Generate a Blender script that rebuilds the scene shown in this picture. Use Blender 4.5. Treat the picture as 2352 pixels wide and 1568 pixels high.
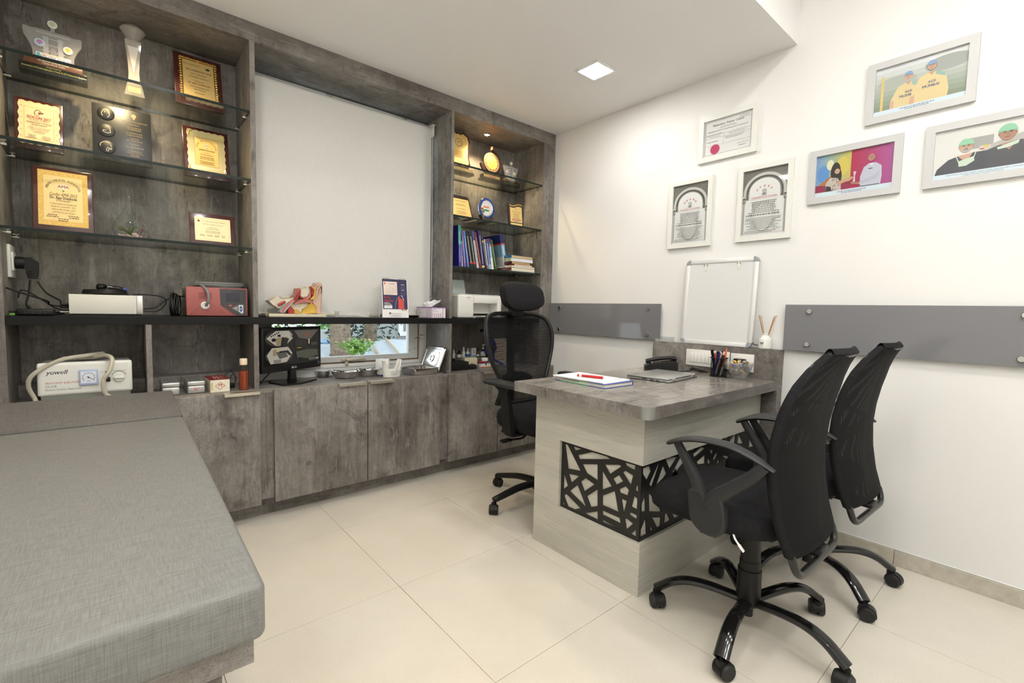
import bpy, bmesh, math, random
from mathutils import Vector, Matrix, geometry

for _o in list(bpy.data.objects):
    bpy.data.objects.remove(_o)
SC = bpy.context.scene
COL = SC.collection
PI = math.pi
random.seed(7)

# ------------------------------------------------------------------ camera
FPX, CX, CY, CZ = 1068.6368, -2.5757, -2.5610, 1.0792
YAW, PIT, ROLL = 0.7062, -0.0689, 0.0226
_f = Vector((math.sin(YAW)*math.cos(PIT), math.cos(YAW)*math.cos(PIT), math.sin(PIT)))
_r0 = Vector((math.cos(YAW), -math.sin(YAW), 0))
_u0 = _r0.cross(_f)
_r = _r0*math.cos(ROLL) + _u0*math.sin(ROLL)
_u = -_r0*math.sin(ROLL) + _u0*math.cos(ROLL)
CAM = Vector((CX, CY, CZ))
cam = bpy.data.cameras.new('camera')
cam.sensor_width = 36.0
cam.lens = FPX/2352*36.0
cam.clip_start = 0.02
cam_o = bpy.data.objects.new('camera', cam)
COL.objects.link(cam_o)
m3 = Matrix((_r, _u, -_f)).transposed()
cam_o.matrix_world = Matrix.Translation(CAM) @ m3.to_4x4()
SC.camera = cam_o

# ------------------------------------------------------------------ world, exposure
W = bpy.data.worlds.new('sky')
SC.world = W
W.use_nodes = True
W.node_tree.nodes['Background'].inputs[0].default_value = (0.86, 0.94, 1.0, 1)
W.node_tree.nodes['Background'].inputs[1].default_value = 2.6
SC.view_settings.view_transform = 'Standard'
SC.view_settings.look = 'None'
SC.view_settings.gamma = 1
SC.view_settings.use_curve_mapping = False
SC.view_settings.exposure = 0.0
PANEL_STRENGTH = 135.0      # square ceiling panels
SPOT_WATTS = 34.0           # warm shelf downlights

# ------------------------------------------------------------------ pixel -> plane
def ray(a, b):
    return _f + _r*((a-1176)/FPX) - _u*((b-784)/FPX)
def PX(x, a, b):
    d = ray(a, b); return CAM + d*((x-CX)/d.x)
def PY(y, a, b):
    d = ray(a, b); return CAM + d*((y-CY)/d.y)
def PZ(z, a, b):
    d = ray(a, b); return CAM + d*((z-CZ)/d.z)

# ------------------------------------------------------------------ materials
def s2l(c):
    c = c/255.0
    return c/12.92 if c <= 0.04045 else ((c+0.055)/1.055)**2.4
def S(r, g, b):
    return (s2l(r), s2l(g), s2l(b), 1.0)
MATS = {}
def pmat(name, color, rough=0.5, metal=0.0, spec=0.5, alpha=None, emit=None, estr=0.0, coat=0.0, sheen=0.0):
    if name in MATS: return MATS[name]
    m = bpy.data.materials.new(name); m.use_nodes = True
    p = m.node_tree.nodes['Principled BSDF']
    if len(color) == 3: color = S(*color)
    p.inputs['Base Color'].default_value = color
    p.inputs['Roughness'].default_value = rough
    p.inputs['Metallic'].default_value = metal
    p.inputs['Specular IOR Level'].default_value = spec
    p.inputs['Coat Weight'].default_value = coat
    p.inputs['Sheen Weight'].default_value = sheen
    if emit is not None:
        p.inputs['Emission Color'].default_value = emit if len(emit) == 4 else S(*emit)
        p.inputs['Emission Strength'].default_value = estr
    MATS[name] = m
    return m
def C(r, g, b, rough=0.55):
    """plain printed / plastic colour, cached"""
    return pmat('paint_%d_%d_%d_%d' % (r, g, b, int(rough*100)), (r, g, b), rough)
def nodes(name):
    m = bpy.data.materials.new(name); m.use_nodes = True
    nt = m.node_tree
    MATS[name] = m
    return m, nt, nt.nodes['Principled BSDF']
def N(nt, t, **kw):
    n = nt.nodes.new(t)
    for k, v in kw.items():
        if k.startswith('_'): setattr(n, k[1:], v)
        else:
            key = int(k[1:]) if k[0] == 'i' and k[1:].isdigit() else k.replace('__', ' ')
            n.inputs[key].default_value = v
    return n
def ramp(nt, stops):
    r = nt.nodes.new('ShaderNodeValToRGB')
    e = r.color_ramp.elements
    e[0].position, e[0].color = stops[0]
    e[1].position, e[1].color = stops[-1]
    for p, c in stops[1:-1]:
        x = e.new(p); x.color = c
    return r
def coords(nt, scale=(1, 1, 1), rot=(0, 0, 0)):
    tc = nt.nodes.new('ShaderNodeTexCoord'); mp = nt.nodes.new('ShaderNodeMapping')
    mp.inputs['Scale'].default_value = scale; mp.inputs['Rotation'].default_value = rot
    nt.links.new(tc.outputs['Object'], mp.inputs['Vector'])
    return mp
def mixc(nt, mode, fac, a, b):
    x = nt.nodes.new('ShaderNodeMix'); x.data_type = 'RGBA'; x.blend_type = mode
    for sock, v in ((x.inputs[0], fac), (x.inputs[6], a), (x.inputs[7], b)):
        if hasattr(v, 'links'): nt.links.new(v, sock)
        else: sock.default_value = v
    return x.outputs[2]

def laminate(name, dark, mid, light, streak, rough):
    """concrete-look laminate with streaks, cloudy patches, dark pits and pale scratches"""
    m, nt, p = nodes(name)
    L = nt.links.new
    big = N(nt, 'ShaderNodeTexNoise', Scale=3.2, Detail=7.0, Roughness=0.62, Distortion=0.6)
    L(coords(nt, tuple(0.55 if s else 1.0 for s in streak)).outputs[0], big.inputs['Vector'])
    r1 = ramp(nt, [(0.34, dark), (0.50, mid), (0.66, light)])
    L(big.outputs['Fac'], r1.inputs[0])
    st = N(nt, 'ShaderNodeTexNoise', Scale=1.0, Detail=5.0, Roughness=0.7)
    L(coords(nt, tuple(3.0 if s else 55.0 for s in streak)).outputs[0], st.inputs['Vector'])
    r2 = ramp(nt, [(0.25, (0.62, 0.61, 0.60, 1)), (0.75, (1.28, 1.28, 1.27, 1))])
    L(st.outputs['Fac'], r2.inputs[0])
    c = mixc(nt, 'MULTIPLY', 0.68, r1.outputs[0], r2.outputs[0])
    fine = N(nt, 'ShaderNodeTexNoise', Scale=260.0, Detail=3.0, Roughness=0.7)
    L(coords(nt).outputs[0], fine.inputs['Vector'])
    rf = ramp(nt, [(0.3, (0.72, 0.72, 0.72, 1)), (0.7, (1.22, 1.22, 1.22, 1))])
    L(fine.outputs['Fac'], rf.inputs[0])
    c = mixc(nt, 'MULTIPLY', 0.7, c, rf.outputs[0])
    mot = N(nt, 'ShaderNodeTexNoise', Scale=17.0, Detail=8.0, Roughness=0.72, Distortion=0.9)
    L(coords(nt).outputs[0], mot.inputs['Vector'])
    rm = ramp(nt, [(0.32, (0.70, 0.69, 0.68, 1)), (0.5, (1, 1, 1, 1)), (0.70, (1.26, 1.26, 1.25, 1))])
    L(mot.outputs['Fac'], rm.inputs[0])
    c = mixc(nt, 'MULTIPLY', 0.8, c, rm.outputs[0])
    # dark blotches, knots and short scuffs
    for sc_, stv, lo, hi, k_ in ((8.0, (1, 1, 1), 0.56, 0.68, 0.6), (1.0, tuple(5.0 if q else 48.0 for q in streak), 0.57, 0.68, 0.5), (1.0, (30.0, 30.0, 9.0), 0.61, 0.67, 0.7)):
        nn = N(nt, 'ShaderNodeTexNoise', Scale=sc_, Detail=6.0, Roughness=0.66, Distortion=0.8)
        L(coords(nt, stv, (0.25, 0.2, 0.1) if stv[0] == 30.0 else (0, 0, 0)).outputs[0], nn.inputs['Vector'])
        rk = ramp(nt, [(lo, (0, 0, 0, 1)), (hi, (k_, k_, k_, 1))]); L(nn.outputs['Fac'], rk.inputs[0])
        c = mixc(nt, 'MIX', rk.outputs[0], c, tuple(v*0.5 for v in dark[:3])+(1,))
    nn = N(nt, 'ShaderNodeTexNoise', Scale=1.0, Detail=6.0, Roughness=0.7, Distortion=0.5)
    L(coords(nt, tuple(7.0 if q else 36.0 for q in streak)).outputs[0], nn.inputs['Vector'])
    rk = ramp(nt, [(0.57, (0, 0, 0, 1)), (0.68, (0.55, 0.55, 0.55, 1))]); L(nn.outputs['Fac'], rk.inputs[0])
    c = mixc(nt, 'MIX', rk.outputs[0], c, tuple(v*1.15 for v in light[:3])+(1,))
    # dark pits, gathered in clusters
    clus = N(nt, 'ShaderNodeTexNoise', Scale=6.0, Detail=3.0)
    L(coords(nt, (1.3, 1.3, 1.3)).outputs[0], clus.inputs['Vector'])
    dst = N(nt, 'ShaderNodeTexNoise', Scale=90.0, Detail=2.0); L(coords(nt).outputs[0], dst.inputs['Vector'])
    for vs, size, thr in ((120.0, 0.18, 0.46), (280.0, 0.26, 0.40)):
        vo = N(nt, 'ShaderNodeTexVoronoi', Scale=vs)
        va = N(nt, 'ShaderNodeVectorMath', _operation='MULTIPLY_ADD'); va.inputs[1].default_value = (0.012, 0.012, 0.012)
        L(dst.outputs['Color'], va.inputs[0]); L(coords(nt, tuple(0.7 if q else 1.0 for q in streak)).outputs[0], va.inputs[2]); L(va.outputs[0], vo.inputs['Vector'])
        lt = N(nt, 'ShaderNodeMath', _operation='LESS_THAN'); lt.inputs[1].default_value = size; L(vo.outputs['Distance'], lt.inputs[0])
        sep = nt.nodes.new('ShaderNodeSeparateColor'); L(vo.outputs['Color'], sep.inputs[0])
        mu = N(nt, 'ShaderNodeMath', _operation='MULTIPLY'); L(sep.outputs[0], mu.inputs[0]); L(clus.outputs['Fac'], mu.inputs[1])
        gt = N(nt, 'ShaderNodeMath', _operation='GREATER_THAN'); gt.inputs[1].default_value = thr; L(mu.outputs[0], gt.inputs[0])
        m2 = N(nt, 'ShaderNodeMath', _operation='MULTIPLY'); L(lt.outputs[0], m2.inputs[0]); L(gt.outputs[0], m2.inputs[1])
        m3_ = N(nt, 'ShaderNodeMath', _operation='MULTIPLY'); m3_.inputs[1].default_value = 0.7; L(m2.outputs[0], m3_.inputs[0])
        c = mixc(nt, 'MIX', m3_.outputs[0], c, tuple(v*0.33 for v in dark[:3])+(1,))
    L(c, p.inputs['Base Color'])
    p.inputs['Roughness'].default_value = rough
    p.inputs['Specular IOR Level'].default_value = 0.4
    return m
LD, LM, LL = (0.128, 0.114, 0.102, 1), (0.212, 0.194, 0.177, 1), (0.322, 0.300, 0.279, 1)
LAM = laminate('concrete_laminate', LD, LM, LL, (0, 0, 1), 0.48)
LAMH = laminate('concrete_laminate_horizontal', LD, LM, LL, (1, 0, 0), 0.45)
LAMTOP = laminate('concrete_laminate_polished', (0.205, 0.19, 0.17, 1), (0.29, 0.27, 0.245, 1), (0.36, 0.34, 0.31, 1), (1, 0, 0), 0.16)

def whitewood():
    m, nt, p = nodes('bleached_wood')
    L = nt.links.new
    st = N(nt, 'ShaderNodeTexNoise', Scale=1.0, Detail=6.0, Roughness=0.75, Distortion=0.25)
    L(coords(nt, (7.0, 7.0, 190.0)).outputs[0], st.inputs['Vector'])
    r1 = ramp(nt, [(0.25, (0.27, 0.26, 0.225, 1)), (0.42, (0.53, 0.515, 0.45, 1)), (0.7, (0.61, 0.595, 0.52, 1))])
    L(st.outputs['Fac'], r1.inputs[0])
    big = N(nt, 'ShaderNodeTexNoise', Scale=2.0, Detail=3.0)
    L(coords(nt, (1, 1, 6)).outputs[0], big.inputs['Vector'])
    r2 = ramp(nt, [(0.3, (0.86, 0.86, 0.86, 1)), (0.7, (1.05, 1.05, 1.05, 1))])
    L(big.outputs['Fac'], r2.inputs[0])
    L(mixc(nt, 'MULTIPLY', 1.0, r1.outputs[0], r2.outputs[0]), p.inputs['Base Color'])
    p.inputs['Roughness'].default_value = 0.5
    return m
WWOOD = whitewood()

def tilemat():
    m, nt, p = nodes('floor_tile')
    L = nt.links.new
    n1 = N(nt, 'ShaderNodeTexNoise', Scale=2.2, Detail=5.0, Roughness=0.6)
    L(coords(nt).outputs[0], n1.inputs['Vector'])
    r1 = ramp(nt, [(0.3, (0.61, 0.565, 0.485, 1)), (0.7, (0.68, 0.64, 0.56, 1))])
    L(n1.outputs['Fac'], r1.inputs[0])
    n2 = N(nt, 'ShaderNodeTexNoise', Scale=240.0, Detail=2.0)
    L(coords(nt).outputs[0], n2.inputs['Vector'])
    r2 = ramp(nt, [(0.3, (0.94, 0.94, 0.94, 1)), (0.7, (1.04, 1.04, 1.04, 1))])
    L(n2.outputs['Fac'], r2.inputs[0])
    L(mixc(nt, 'MULTIPLY', 1.0, r1.outputs[0], r2.outputs[0]), p.inputs['Base Color'])
    p.inputs['Roughness'].default_value = 0.2
    p.inputs['Specular IOR Level'].default_value = 0.42
    return m
TILE = tilemat()
def skirtmat():
    m, nt, p = nodes('skirting_tile')
    n1 = N(nt, 'ShaderNodeTexNoise', Scale=30.0, Detail=5.0, Roughness=0.7)
    nt.links.new(coords(nt).outputs[0], n1.inputs['Vector'])
    r1 = ramp(nt, [(0.3, (0.42, 0.385, 0.32, 1)), (0.7, (0.58, 0.54, 0.46, 1))])
    nt.links.new(n1.outputs['Fac'], r1.inputs[0]); nt.links.new(r1.outputs[0], p.inputs['Base Color'])
    p.inputs['Roughness'].default_value = 0.35
    return m
SKIRT = skirtmat()
def paintmat(name, col, bump=0.015):
    m, nt, p = nodes(name)
    n1 = N(nt, 'ShaderNodeTexNoise', Scale=180.0, Detail=3.0)
    nt.links.new(coords(nt).outputs[0], n1.inputs['Vector'])
    b = N(nt, 'ShaderNodeBump', Strength=bump, Distance=0.002)
    nt.links.new(n1.outputs['Fac'], b.inputs['Height']); nt.links.new(b.outputs[0], p.inputs['Normal'])
    p.inputs['Base Color'].default_value = col
    p.inputs['Roughness'].default_value = 0.55
    p.inputs['Specular IOR Level'].default_value = 0.3
    return m
WALL = paintmat('wall_paint', (0.805, 0.80, 0.78, 1))
CEIL = paintmat('ceiling_paint', (0.88, 0.875, 0.86, 1))
def weave(name, dark, light, sx, sy, rough=0.6, spec=0.35, sheen=0.0, bump=0.25):
    m, nt, p = nodes(name)
    L = nt.links.new
    a = N(nt, 'ShaderNodeTexNoise', Scale=1.0, Detail=3.0, Roughness=0.6)
    L(coords(nt, (sx, 26.0, 26.0)).outputs[0], a.inputs['Vector'])
    b = N(nt, 'ShaderNodeTexNoise', Scale=1.0, Detail=3.0, Roughness=0.6)
    L(coords(nt, (26.0, sy, sy)).outputs[0], b.inputs['Vector'])
    s = N(nt, 'ShaderNodeMath', _operation='ADD'); L(a.outputs['Fac'], s.inputs[0]); L(b.outputs['Fac'], s.inputs[1])
    h = N(nt, 'ShaderNodeMath', _operation='MULTIPLY'); h.inputs[1].default_value = 0.5; L(s.outputs[0], h.inputs[0])
    r1 = ramp(nt, [(0.36, dark), (0.64, light)]); L(h.outputs[0], r1.inputs[0])
    L(r1.outputs[0], p.inputs['Base Color'])
    bp = N(nt, 'ShaderNodeBump', Strength=bump, Distance=0.001)
    L(h.outputs[0], bp.inputs['Height']); L(bp.outputs[0], p.inputs['Normal'])
    p.inputs['Roughness'].default_value = rough
    p.inputs['Specular IOR Level'].default_value = spec
    p.inputs['Sheen Weight'].default_value = sheen
    return m
VINYL = weave('grey_vinyl_weave', (0.150, 0.150, 0.143, 1), (0.245, 0.245, 0.236, 1), 620.0, 620.0, 0.5)
VINYL_SHADE = weave('shaded_grey_vinyl_weave', (0.088, 0.086, 0.083, 1), (0.150, 0.147, 0.142, 1), 620.0, 620.0, 0.55)  # same vinyl darkened: shade on the tilted headrest put into its colour
FABRIC = weave('black_fabric', (0.008, 0.008, 0.009, 1), (0.022, 0.022, 0.024, 1), 900.0, 900.0, 0.85, 0.12, bump=0.02)
BLIND = weave('blind_fabric', (0.73, 0.725, 0.695, 1), (0.78, 0.775, 0.745, 1), 300.0, 300.0, 0.8, 0.2)

def meshcloth(name, stripe, hole):
    """woven chair net: black threads with real gaps between them"""
    m, nt, p = nodes(name)
    L = nt.links.new
    p.inputs['Base Color'].default_value = (0.006, 0.006, 0.0065, 1)
    p.inputs['Roughness'].default_value = 0.7
    p.inputs['Specular IOR Level'].default_value = 0.12
    out = nt.nodes['Material Output']
    tr = nt.nodes.new('ShaderNodeBsdfTransparent'); mx = nt.nodes.new('ShaderNodeMixShader')
    def saw(axis, freq, width):
        sep = nt.nodes.new('ShaderNodeSeparateXYZ'); L(coords(nt).outputs[0], sep.inputs[0])
        a = N(nt, 'ShaderNodeMath', _operation='MULTIPLY'); a.inputs[1].default_value = freq; L(sep.outputs[axis], a.inputs[0])
        f = N(nt, 'ShaderNodeMath', _operation='FRACT'); L(a.outputs[0], f.inputs[0])
        g = N(nt, 'ShaderNodeMath', _operation='LESS_THAN'); g.inputs[1].default_value = width; L(f.outputs[0], g.inputs[0])
        return g.outputs[0]
    g = saw(2, stripe, hole)
    if name == 'visitor_net':
        g2 = saw(0, stripe, 0.38)
        mu = N(nt, 'ShaderNodeMath', _operation='MULTIPLY'); L(g, mu.inputs[0]); L(g2, mu.inputs[1]); g = mu.outputs[0]
    L(g, mx.inputs[0]); L(p.outputs[0], mx.inputs[1]); L(tr.outputs[0], mx.inputs[2]); L(mx.outputs[0], out.inputs['Surface'])
    return m
NETV = meshcloth('visitor_net', 330.0, 0.22)
NETE = meshcloth('executive_net', 178.0, 0.26)

def thinglass(name, tint, gloss=0.06, rough=0.02):
    m, nt, p = nodes(name)
    L = nt.links.new
    nt.nodes.remove(p)
    out = nt.nodes['Material Output']
    tr = nt.nodes.new('ShaderNodeBsdfTransparent'); tr.inputs[0].default_value = tint
    gl = nt.nodes.new('ShaderNodeBsdfGlossy'); gl.inputs['Roughness'].default_value = rough
    lw = nt.nodes.new('ShaderNodeLayerWeight'); lw.inputs[0].default_value = 0.5
    pw = N(nt, 'ShaderNodeMath', _operation='POWER'); pw.inputs[1].default_value = 4.0; L(lw.outputs['Facing'], pw.inputs[0])
    ad = N(nt, 'ShaderNodeMath', _operation='MULTIPLY_ADD'); ad.inputs[1].default_value = 0.8; ad.inputs[2].default_value = 0.03+gloss; L(pw.outputs[0], ad.inputs[0])
    mx = nt.nodes.new('ShaderNodeMixShader')
    L(ad.outputs[0], mx.inputs[0]); L(tr.outputs[0], mx.inputs[1]); L(gl.outputs[0], mx.inputs[2]); L(mx.outputs[0], out.inputs['Surface'])
    return m
GLASS = thinglass('clear_glass', (0.95, 0.97, 0.96, 1), 0.0)
SHELFG = thinglass('shelf_glass', (0.87, 0.90, 0.87, 1), 0.0)
def milky(name, fac, col):
    m = thinglass(name, (0.95, 0.96, 0.96, 1), 0.06, 0.05)
    nt = m.node_tree; out = nt.nodes['Material Output']; src = out.inputs['Surface'].links[0].from_socket
    df = nt.nodes.new('ShaderNodeBsdfDiffuse'); df.inputs[0].default_value = col
    mx = nt.nodes.new('ShaderNodeMixShader'); mx.inputs[0].default_value = fac
    nt.links.new(src, mx.inputs[1]); nt.links.new(df.outputs[0], mx.inputs[2]); nt.links.new(mx.outputs[0], out.inputs['Surface'])
    return m
ACRYL = milky('acrylic', 0.22, (0.75, 0.76, 0.76, 1))
PICG = thinglass('picture_glass', (0.97, 0.97, 0.97, 1), 0.0, 0.03)
EDGEG = pmat('glass_edge', (0.010, 0.018, 0.015, 1), 0.2, spec=0.25)
CRYST = milky('crystal', 0.20, (1.0, 0.96, 0.88, 1))

BLACKP = pmat('black_plastic', (0.010, 0.010, 0.010, 1), 0.42, spec=0.3)
BLACKG = pmat('black_gloss', (0.008, 0.008, 0.008, 1), 0.12)
BLACKL = pmat('black_laminate', (0.009, 0.009, 0.009, 1), 0.4, spec=0.2)
GREYP = pmat('dark_grey_plastic', (0.024, 0.0245, 0.0255, 1), 0.5, spec=0.35)
STEEL = pmat('steel', (0.60, 0.59, 0.57, 1), 0.16, 1.0)
CHROME = pmat('chrome', (0.78, 0.78, 0.77, 1), 0.10, 1.0)
ALU = pmat('brushed_aluminium', (0.66, 0.65, 0.62, 1), 0.38, 1.0)
HANDLE = pmat('champagne_aluminium', (0.55, 0.51, 0.43, 1), 0.35, 0.85)
GOLD = pmat('gold_foil', (0.86, 0.60, 0.20, 1), 0.24, 1.0)
GOLDP = pmat('gold_plate', (0.84, 0.61, 0.24, 1), 0.42, 0.55)
GOLDL = pmat('pale_gold', (0.90, 0.74, 0.38, 1), 0.28, 0.9)
CREAMP = pmat('pale_gold_plate', (0.88, 0.72, 0.42, 1), 0.45, 0.3)
MAHOG = pmat('mahogany', (0.060, 0.014, 0.012, 1), 0.22, coat=0.4)
DWOOD = pmat('dark_wood', (0.040, 0.022, 0.018, 1), 0.30)
BWOOD = pmat('brown_wood', (0.16, 0.06, 0.03, 1), 0.4)
PWHITE = pmat('white_plastic', (0.80, 0.79, 0.75, 1), 0.35)
PAPER = pmat('white_paper', (0.84, 0.84, 0.83, 1), 0.7)
FRAMEW = pmat('white_frame', (0.76, 0.76, 0.71, 1), 0.4)
FRAMES = pmat('silver_frame', (0.54, 0.54, 0.535, 1), 0.42)
GPANEL = pmat('grey_back_painted_glass', (0.195, 0.195, 0.205, 1), 0.07, coat=0.0)
RUBBER = pmat('rubber', (0.010, 0.010, 0.010, 1), 0.6)

# ------------------------------------------------------------------ mesh builder
class B:
    def __init__(s, *mats):
        s.bm = bmesh.new(); s.mats = list(mats); s.m = 0; s.lay = 0
    def mi(s, mat):
        if mat is None: return s.m
        if isinstance(mat, int): return mat
        if mat not in s.mats: s.mats.append(mat)
        return s.mats.index(mat)
    def face(s, vs, mat=None):
        try:
            f = s.bm.faces.new(vs); f.material_index = s.mi(mat); return f
        except ValueError:
            return None
    def box(s, x0, x1, y0, y1, z0, z1, mat=None, bev=0.0, seg=2, M=None):
        i = s.mi(mat)
        g = bmesh.ops.create_cube(s.bm, size=1.0)
        T = Matrix.Translation(((x0+x1)/2, (y0+y1)/2, (z0+z1)/2)) @ Matrix.Diagonal((x1-x0, y1-y0, z1-z0, 1))
        bmesh.ops.transform(s.bm, matrix=T, verts=g['verts'])
        fs = set(f for v in g['verts'] for f in v.link_faces)
        for f in fs: f.material_index = i
        vs = g['verts']
        if bev > 0:
            es = set(e for v in g['verts'] for e in v.link_edges)
            r = bmesh.ops.bevel(s.bm, geom=list(es), offset=bev, segments=seg, profile=0.5, affect='EDGES')
            vs = list(set(r['verts']) | set(v for v in vs if v.is_valid))
            for f in r['faces']: f.material_index = i
            vs = list(set(v for f in r['faces'] for v in f.verts) | set(v for v in vs if v.is_valid))
        if M is not None:
            bmesh.ops.transform(s.bm, matrix=M, verts=vs)
        return s
    def rings(s, rings, mat=None, cap0=True, cap1=True, closed=True):
        """skin a list of equally long point rings"""
        vr = [[s.bm.verts.new(p) for p in r] for r in rings]
        n = len(vr[0])
        for a, b in zip(vr, vr[1:]):
            for k in range(n if closed else n-1):
                s.face((a[k], a[(k+1) % n], b[(k+1) % n], b[k]), mat)
        if cap0 and closed: s.face(list(reversed(vr[0])), mat)
        if cap1 and closed: s.face(vr[-1], mat)
        return s
    def tube(s, pts, r, seg=8, mat=None, closed=False, flat=1.0, up=None):
        """sweep a round (or flattened) section; r may be a list, flat = height/width"""
        P = [Vector(p) for p in pts]
        n = len(P); rs = r if isinstance(r, (list, tuple)) else [r]*n
        out = []; ref = Vector(up) if up else None
        nrm = None
        for k in range(n):
            a = P[(k-1) % n] if (closed or k > 0) else P[k]
            b = P[(k+1) % n] if (closed or k < n-1) else P[k]
            t = (b-a).normalized()
            if ref is not None:
                nrm = (ref - t*ref.dot(t)).normalized()
            elif nrm is None:
                q = Vector((0, 0, 1)) if abs(t.z) < 0.9 else Vector((1, 0, 0))
                nrm = (q - t*q.dot(t)).normalized()
            else:
                nrm = (nrm - t*nrm.dot(t)).normalized()
            bi = t.cross(nrm)
            out.append([P[k] + bi*(math.cos(2*PI*j/seg)*rs[k]) + nrm*(math.sin(2*PI*j/seg)*rs[k]*flat) for j in range(seg)])
        if closed: out.append(out[0])
        if closed:
            vr = [[s.bm.verts.new(p) for p in rr] for rr in out[:-1]]
            for k in range(n):
                a, b = vr[k], vr[(k+1) % n]
                for j in range(seg): s.face((a[j], a[(j+1) % seg], b[(j+1) % seg], b[j]), mat)
        else:
            s.rings(out, mat)
        return s
    def cyl(s, p0, p1, r0, r1=None, seg=20, mat=None):
        return s.tube([p0, p1], [r0, r1 if r1 is not None else r0], seg, mat)
    def lathe(s, prof, c=(0, 0, 0), seg=28, mat=None, sx=1.0, sy=1.0, rib=0.0, nrib=0, M=None, cap=True):
        """profile = [(radius, z)...] turned about z"""
        rr = []
        for r, z in prof:
            ring = []
            for k in range(seg):
                a = 2*PI*k/seg
                q = r*(1+rib*math.cos(nrib*a)) if nrib else r
                v = Vector((c[0]+q*math.cos(a)*sx, c[1]+q*math.sin(a)*sy, c[2]+z))
                ring.append(M @ v if M is not None else v)
            rr.append(ring)
        return s.rings(rr, mat, cap0=cap, cap1=cap)
    def prism(s, poly, fn, t0, t1, mat=None, holes=()):
        """extrude a 2-D polygon (with holes); fn(u, v, t) -> 3-D point"""
        loops = [list(poly)] + [list(h) for h in holes]
        tri = geometry.tessellate_polygon([[Vector((u, v, 0)) for u, v in l] for l in loops])
        flat = [p for l in loops for p in l]
        A = [s.bm.verts.new(fn(u, v, t0)) for u, v in flat]
        Bv = [s.bm.verts.new(fn(u, v, t1)) for u, v in flat]
        for t in tri:
            s.face([A[k] for k in t], mat); s.face([Bv[k] for k in reversed(t)], mat)
        o = 0
        for l in loops:
            n = len(l)
            for k in range(n):
                s.face((A[o+k], A[o+(k+1) % n], Bv[o+(k+1) % n], Bv[o+k]), mat)
            o += n
        return s
    def grid(s, fn, nu, nv, mat=None):
        V = [[s.bm.verts.new(fn(i/nu, j/nv)) for j in range(nv+1)] for i in range(nu+1)]
        for i in range(nu):
            for j in range(nv):
                s.face((V[i][j], V[i+1][j], V[i+1][j+1], V[i][j+1]), mat)
        return s
    def build(s, name, parent=None, smooth=True, fixn=True, angle=38):
        if fixn: bmesh.ops.recalc_face_normals(s.bm, faces=s.bm.faces[:])
        me = bpy.data.meshes.new(name); s.bm.to_mesh(me); s.bm.free()
        for m in s.mats: me.materials.append(m)
        if smooth:
            me.polygons.foreach_set('use_smooth', [True]*len(me.polygons))
            me.set_sharp_from_angle(angle=math.radians(angle))
        o = bpy.data.objects.new(name, me); COL.objects.link(o)
        if parent is not None: o.parent = parent
        return o

_tc = {}
def text_tris(body, bold=False):
    key = (body, bold)
    if key in _tc: return _tc[key]
    cu = bpy.data.curves.new('t', 'FONT'); cu.body = body; cu.size = 1.0
    cu.resolution_u = 2; cu.align_x = 'CENTER'; cu.align_y = 'CENTER'
    ob = bpy.data.objects.new('t', cu)
    me = ob.to_mesh()
    vs = [(v.co.x, v.co.y) for v in me.vertices]
    fs = [tuple(p.vertices) for p in me.polygons]
    xs = [v[0] for v in vs] or [0, 1]
    ob.to_mesh_clear(); bpy.data.objects.remove(ob); bpy.data.curves.remove(cu)
    _tc[key] = (vs, fs, min(xs), max(xs))
    return _tc[key]

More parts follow.
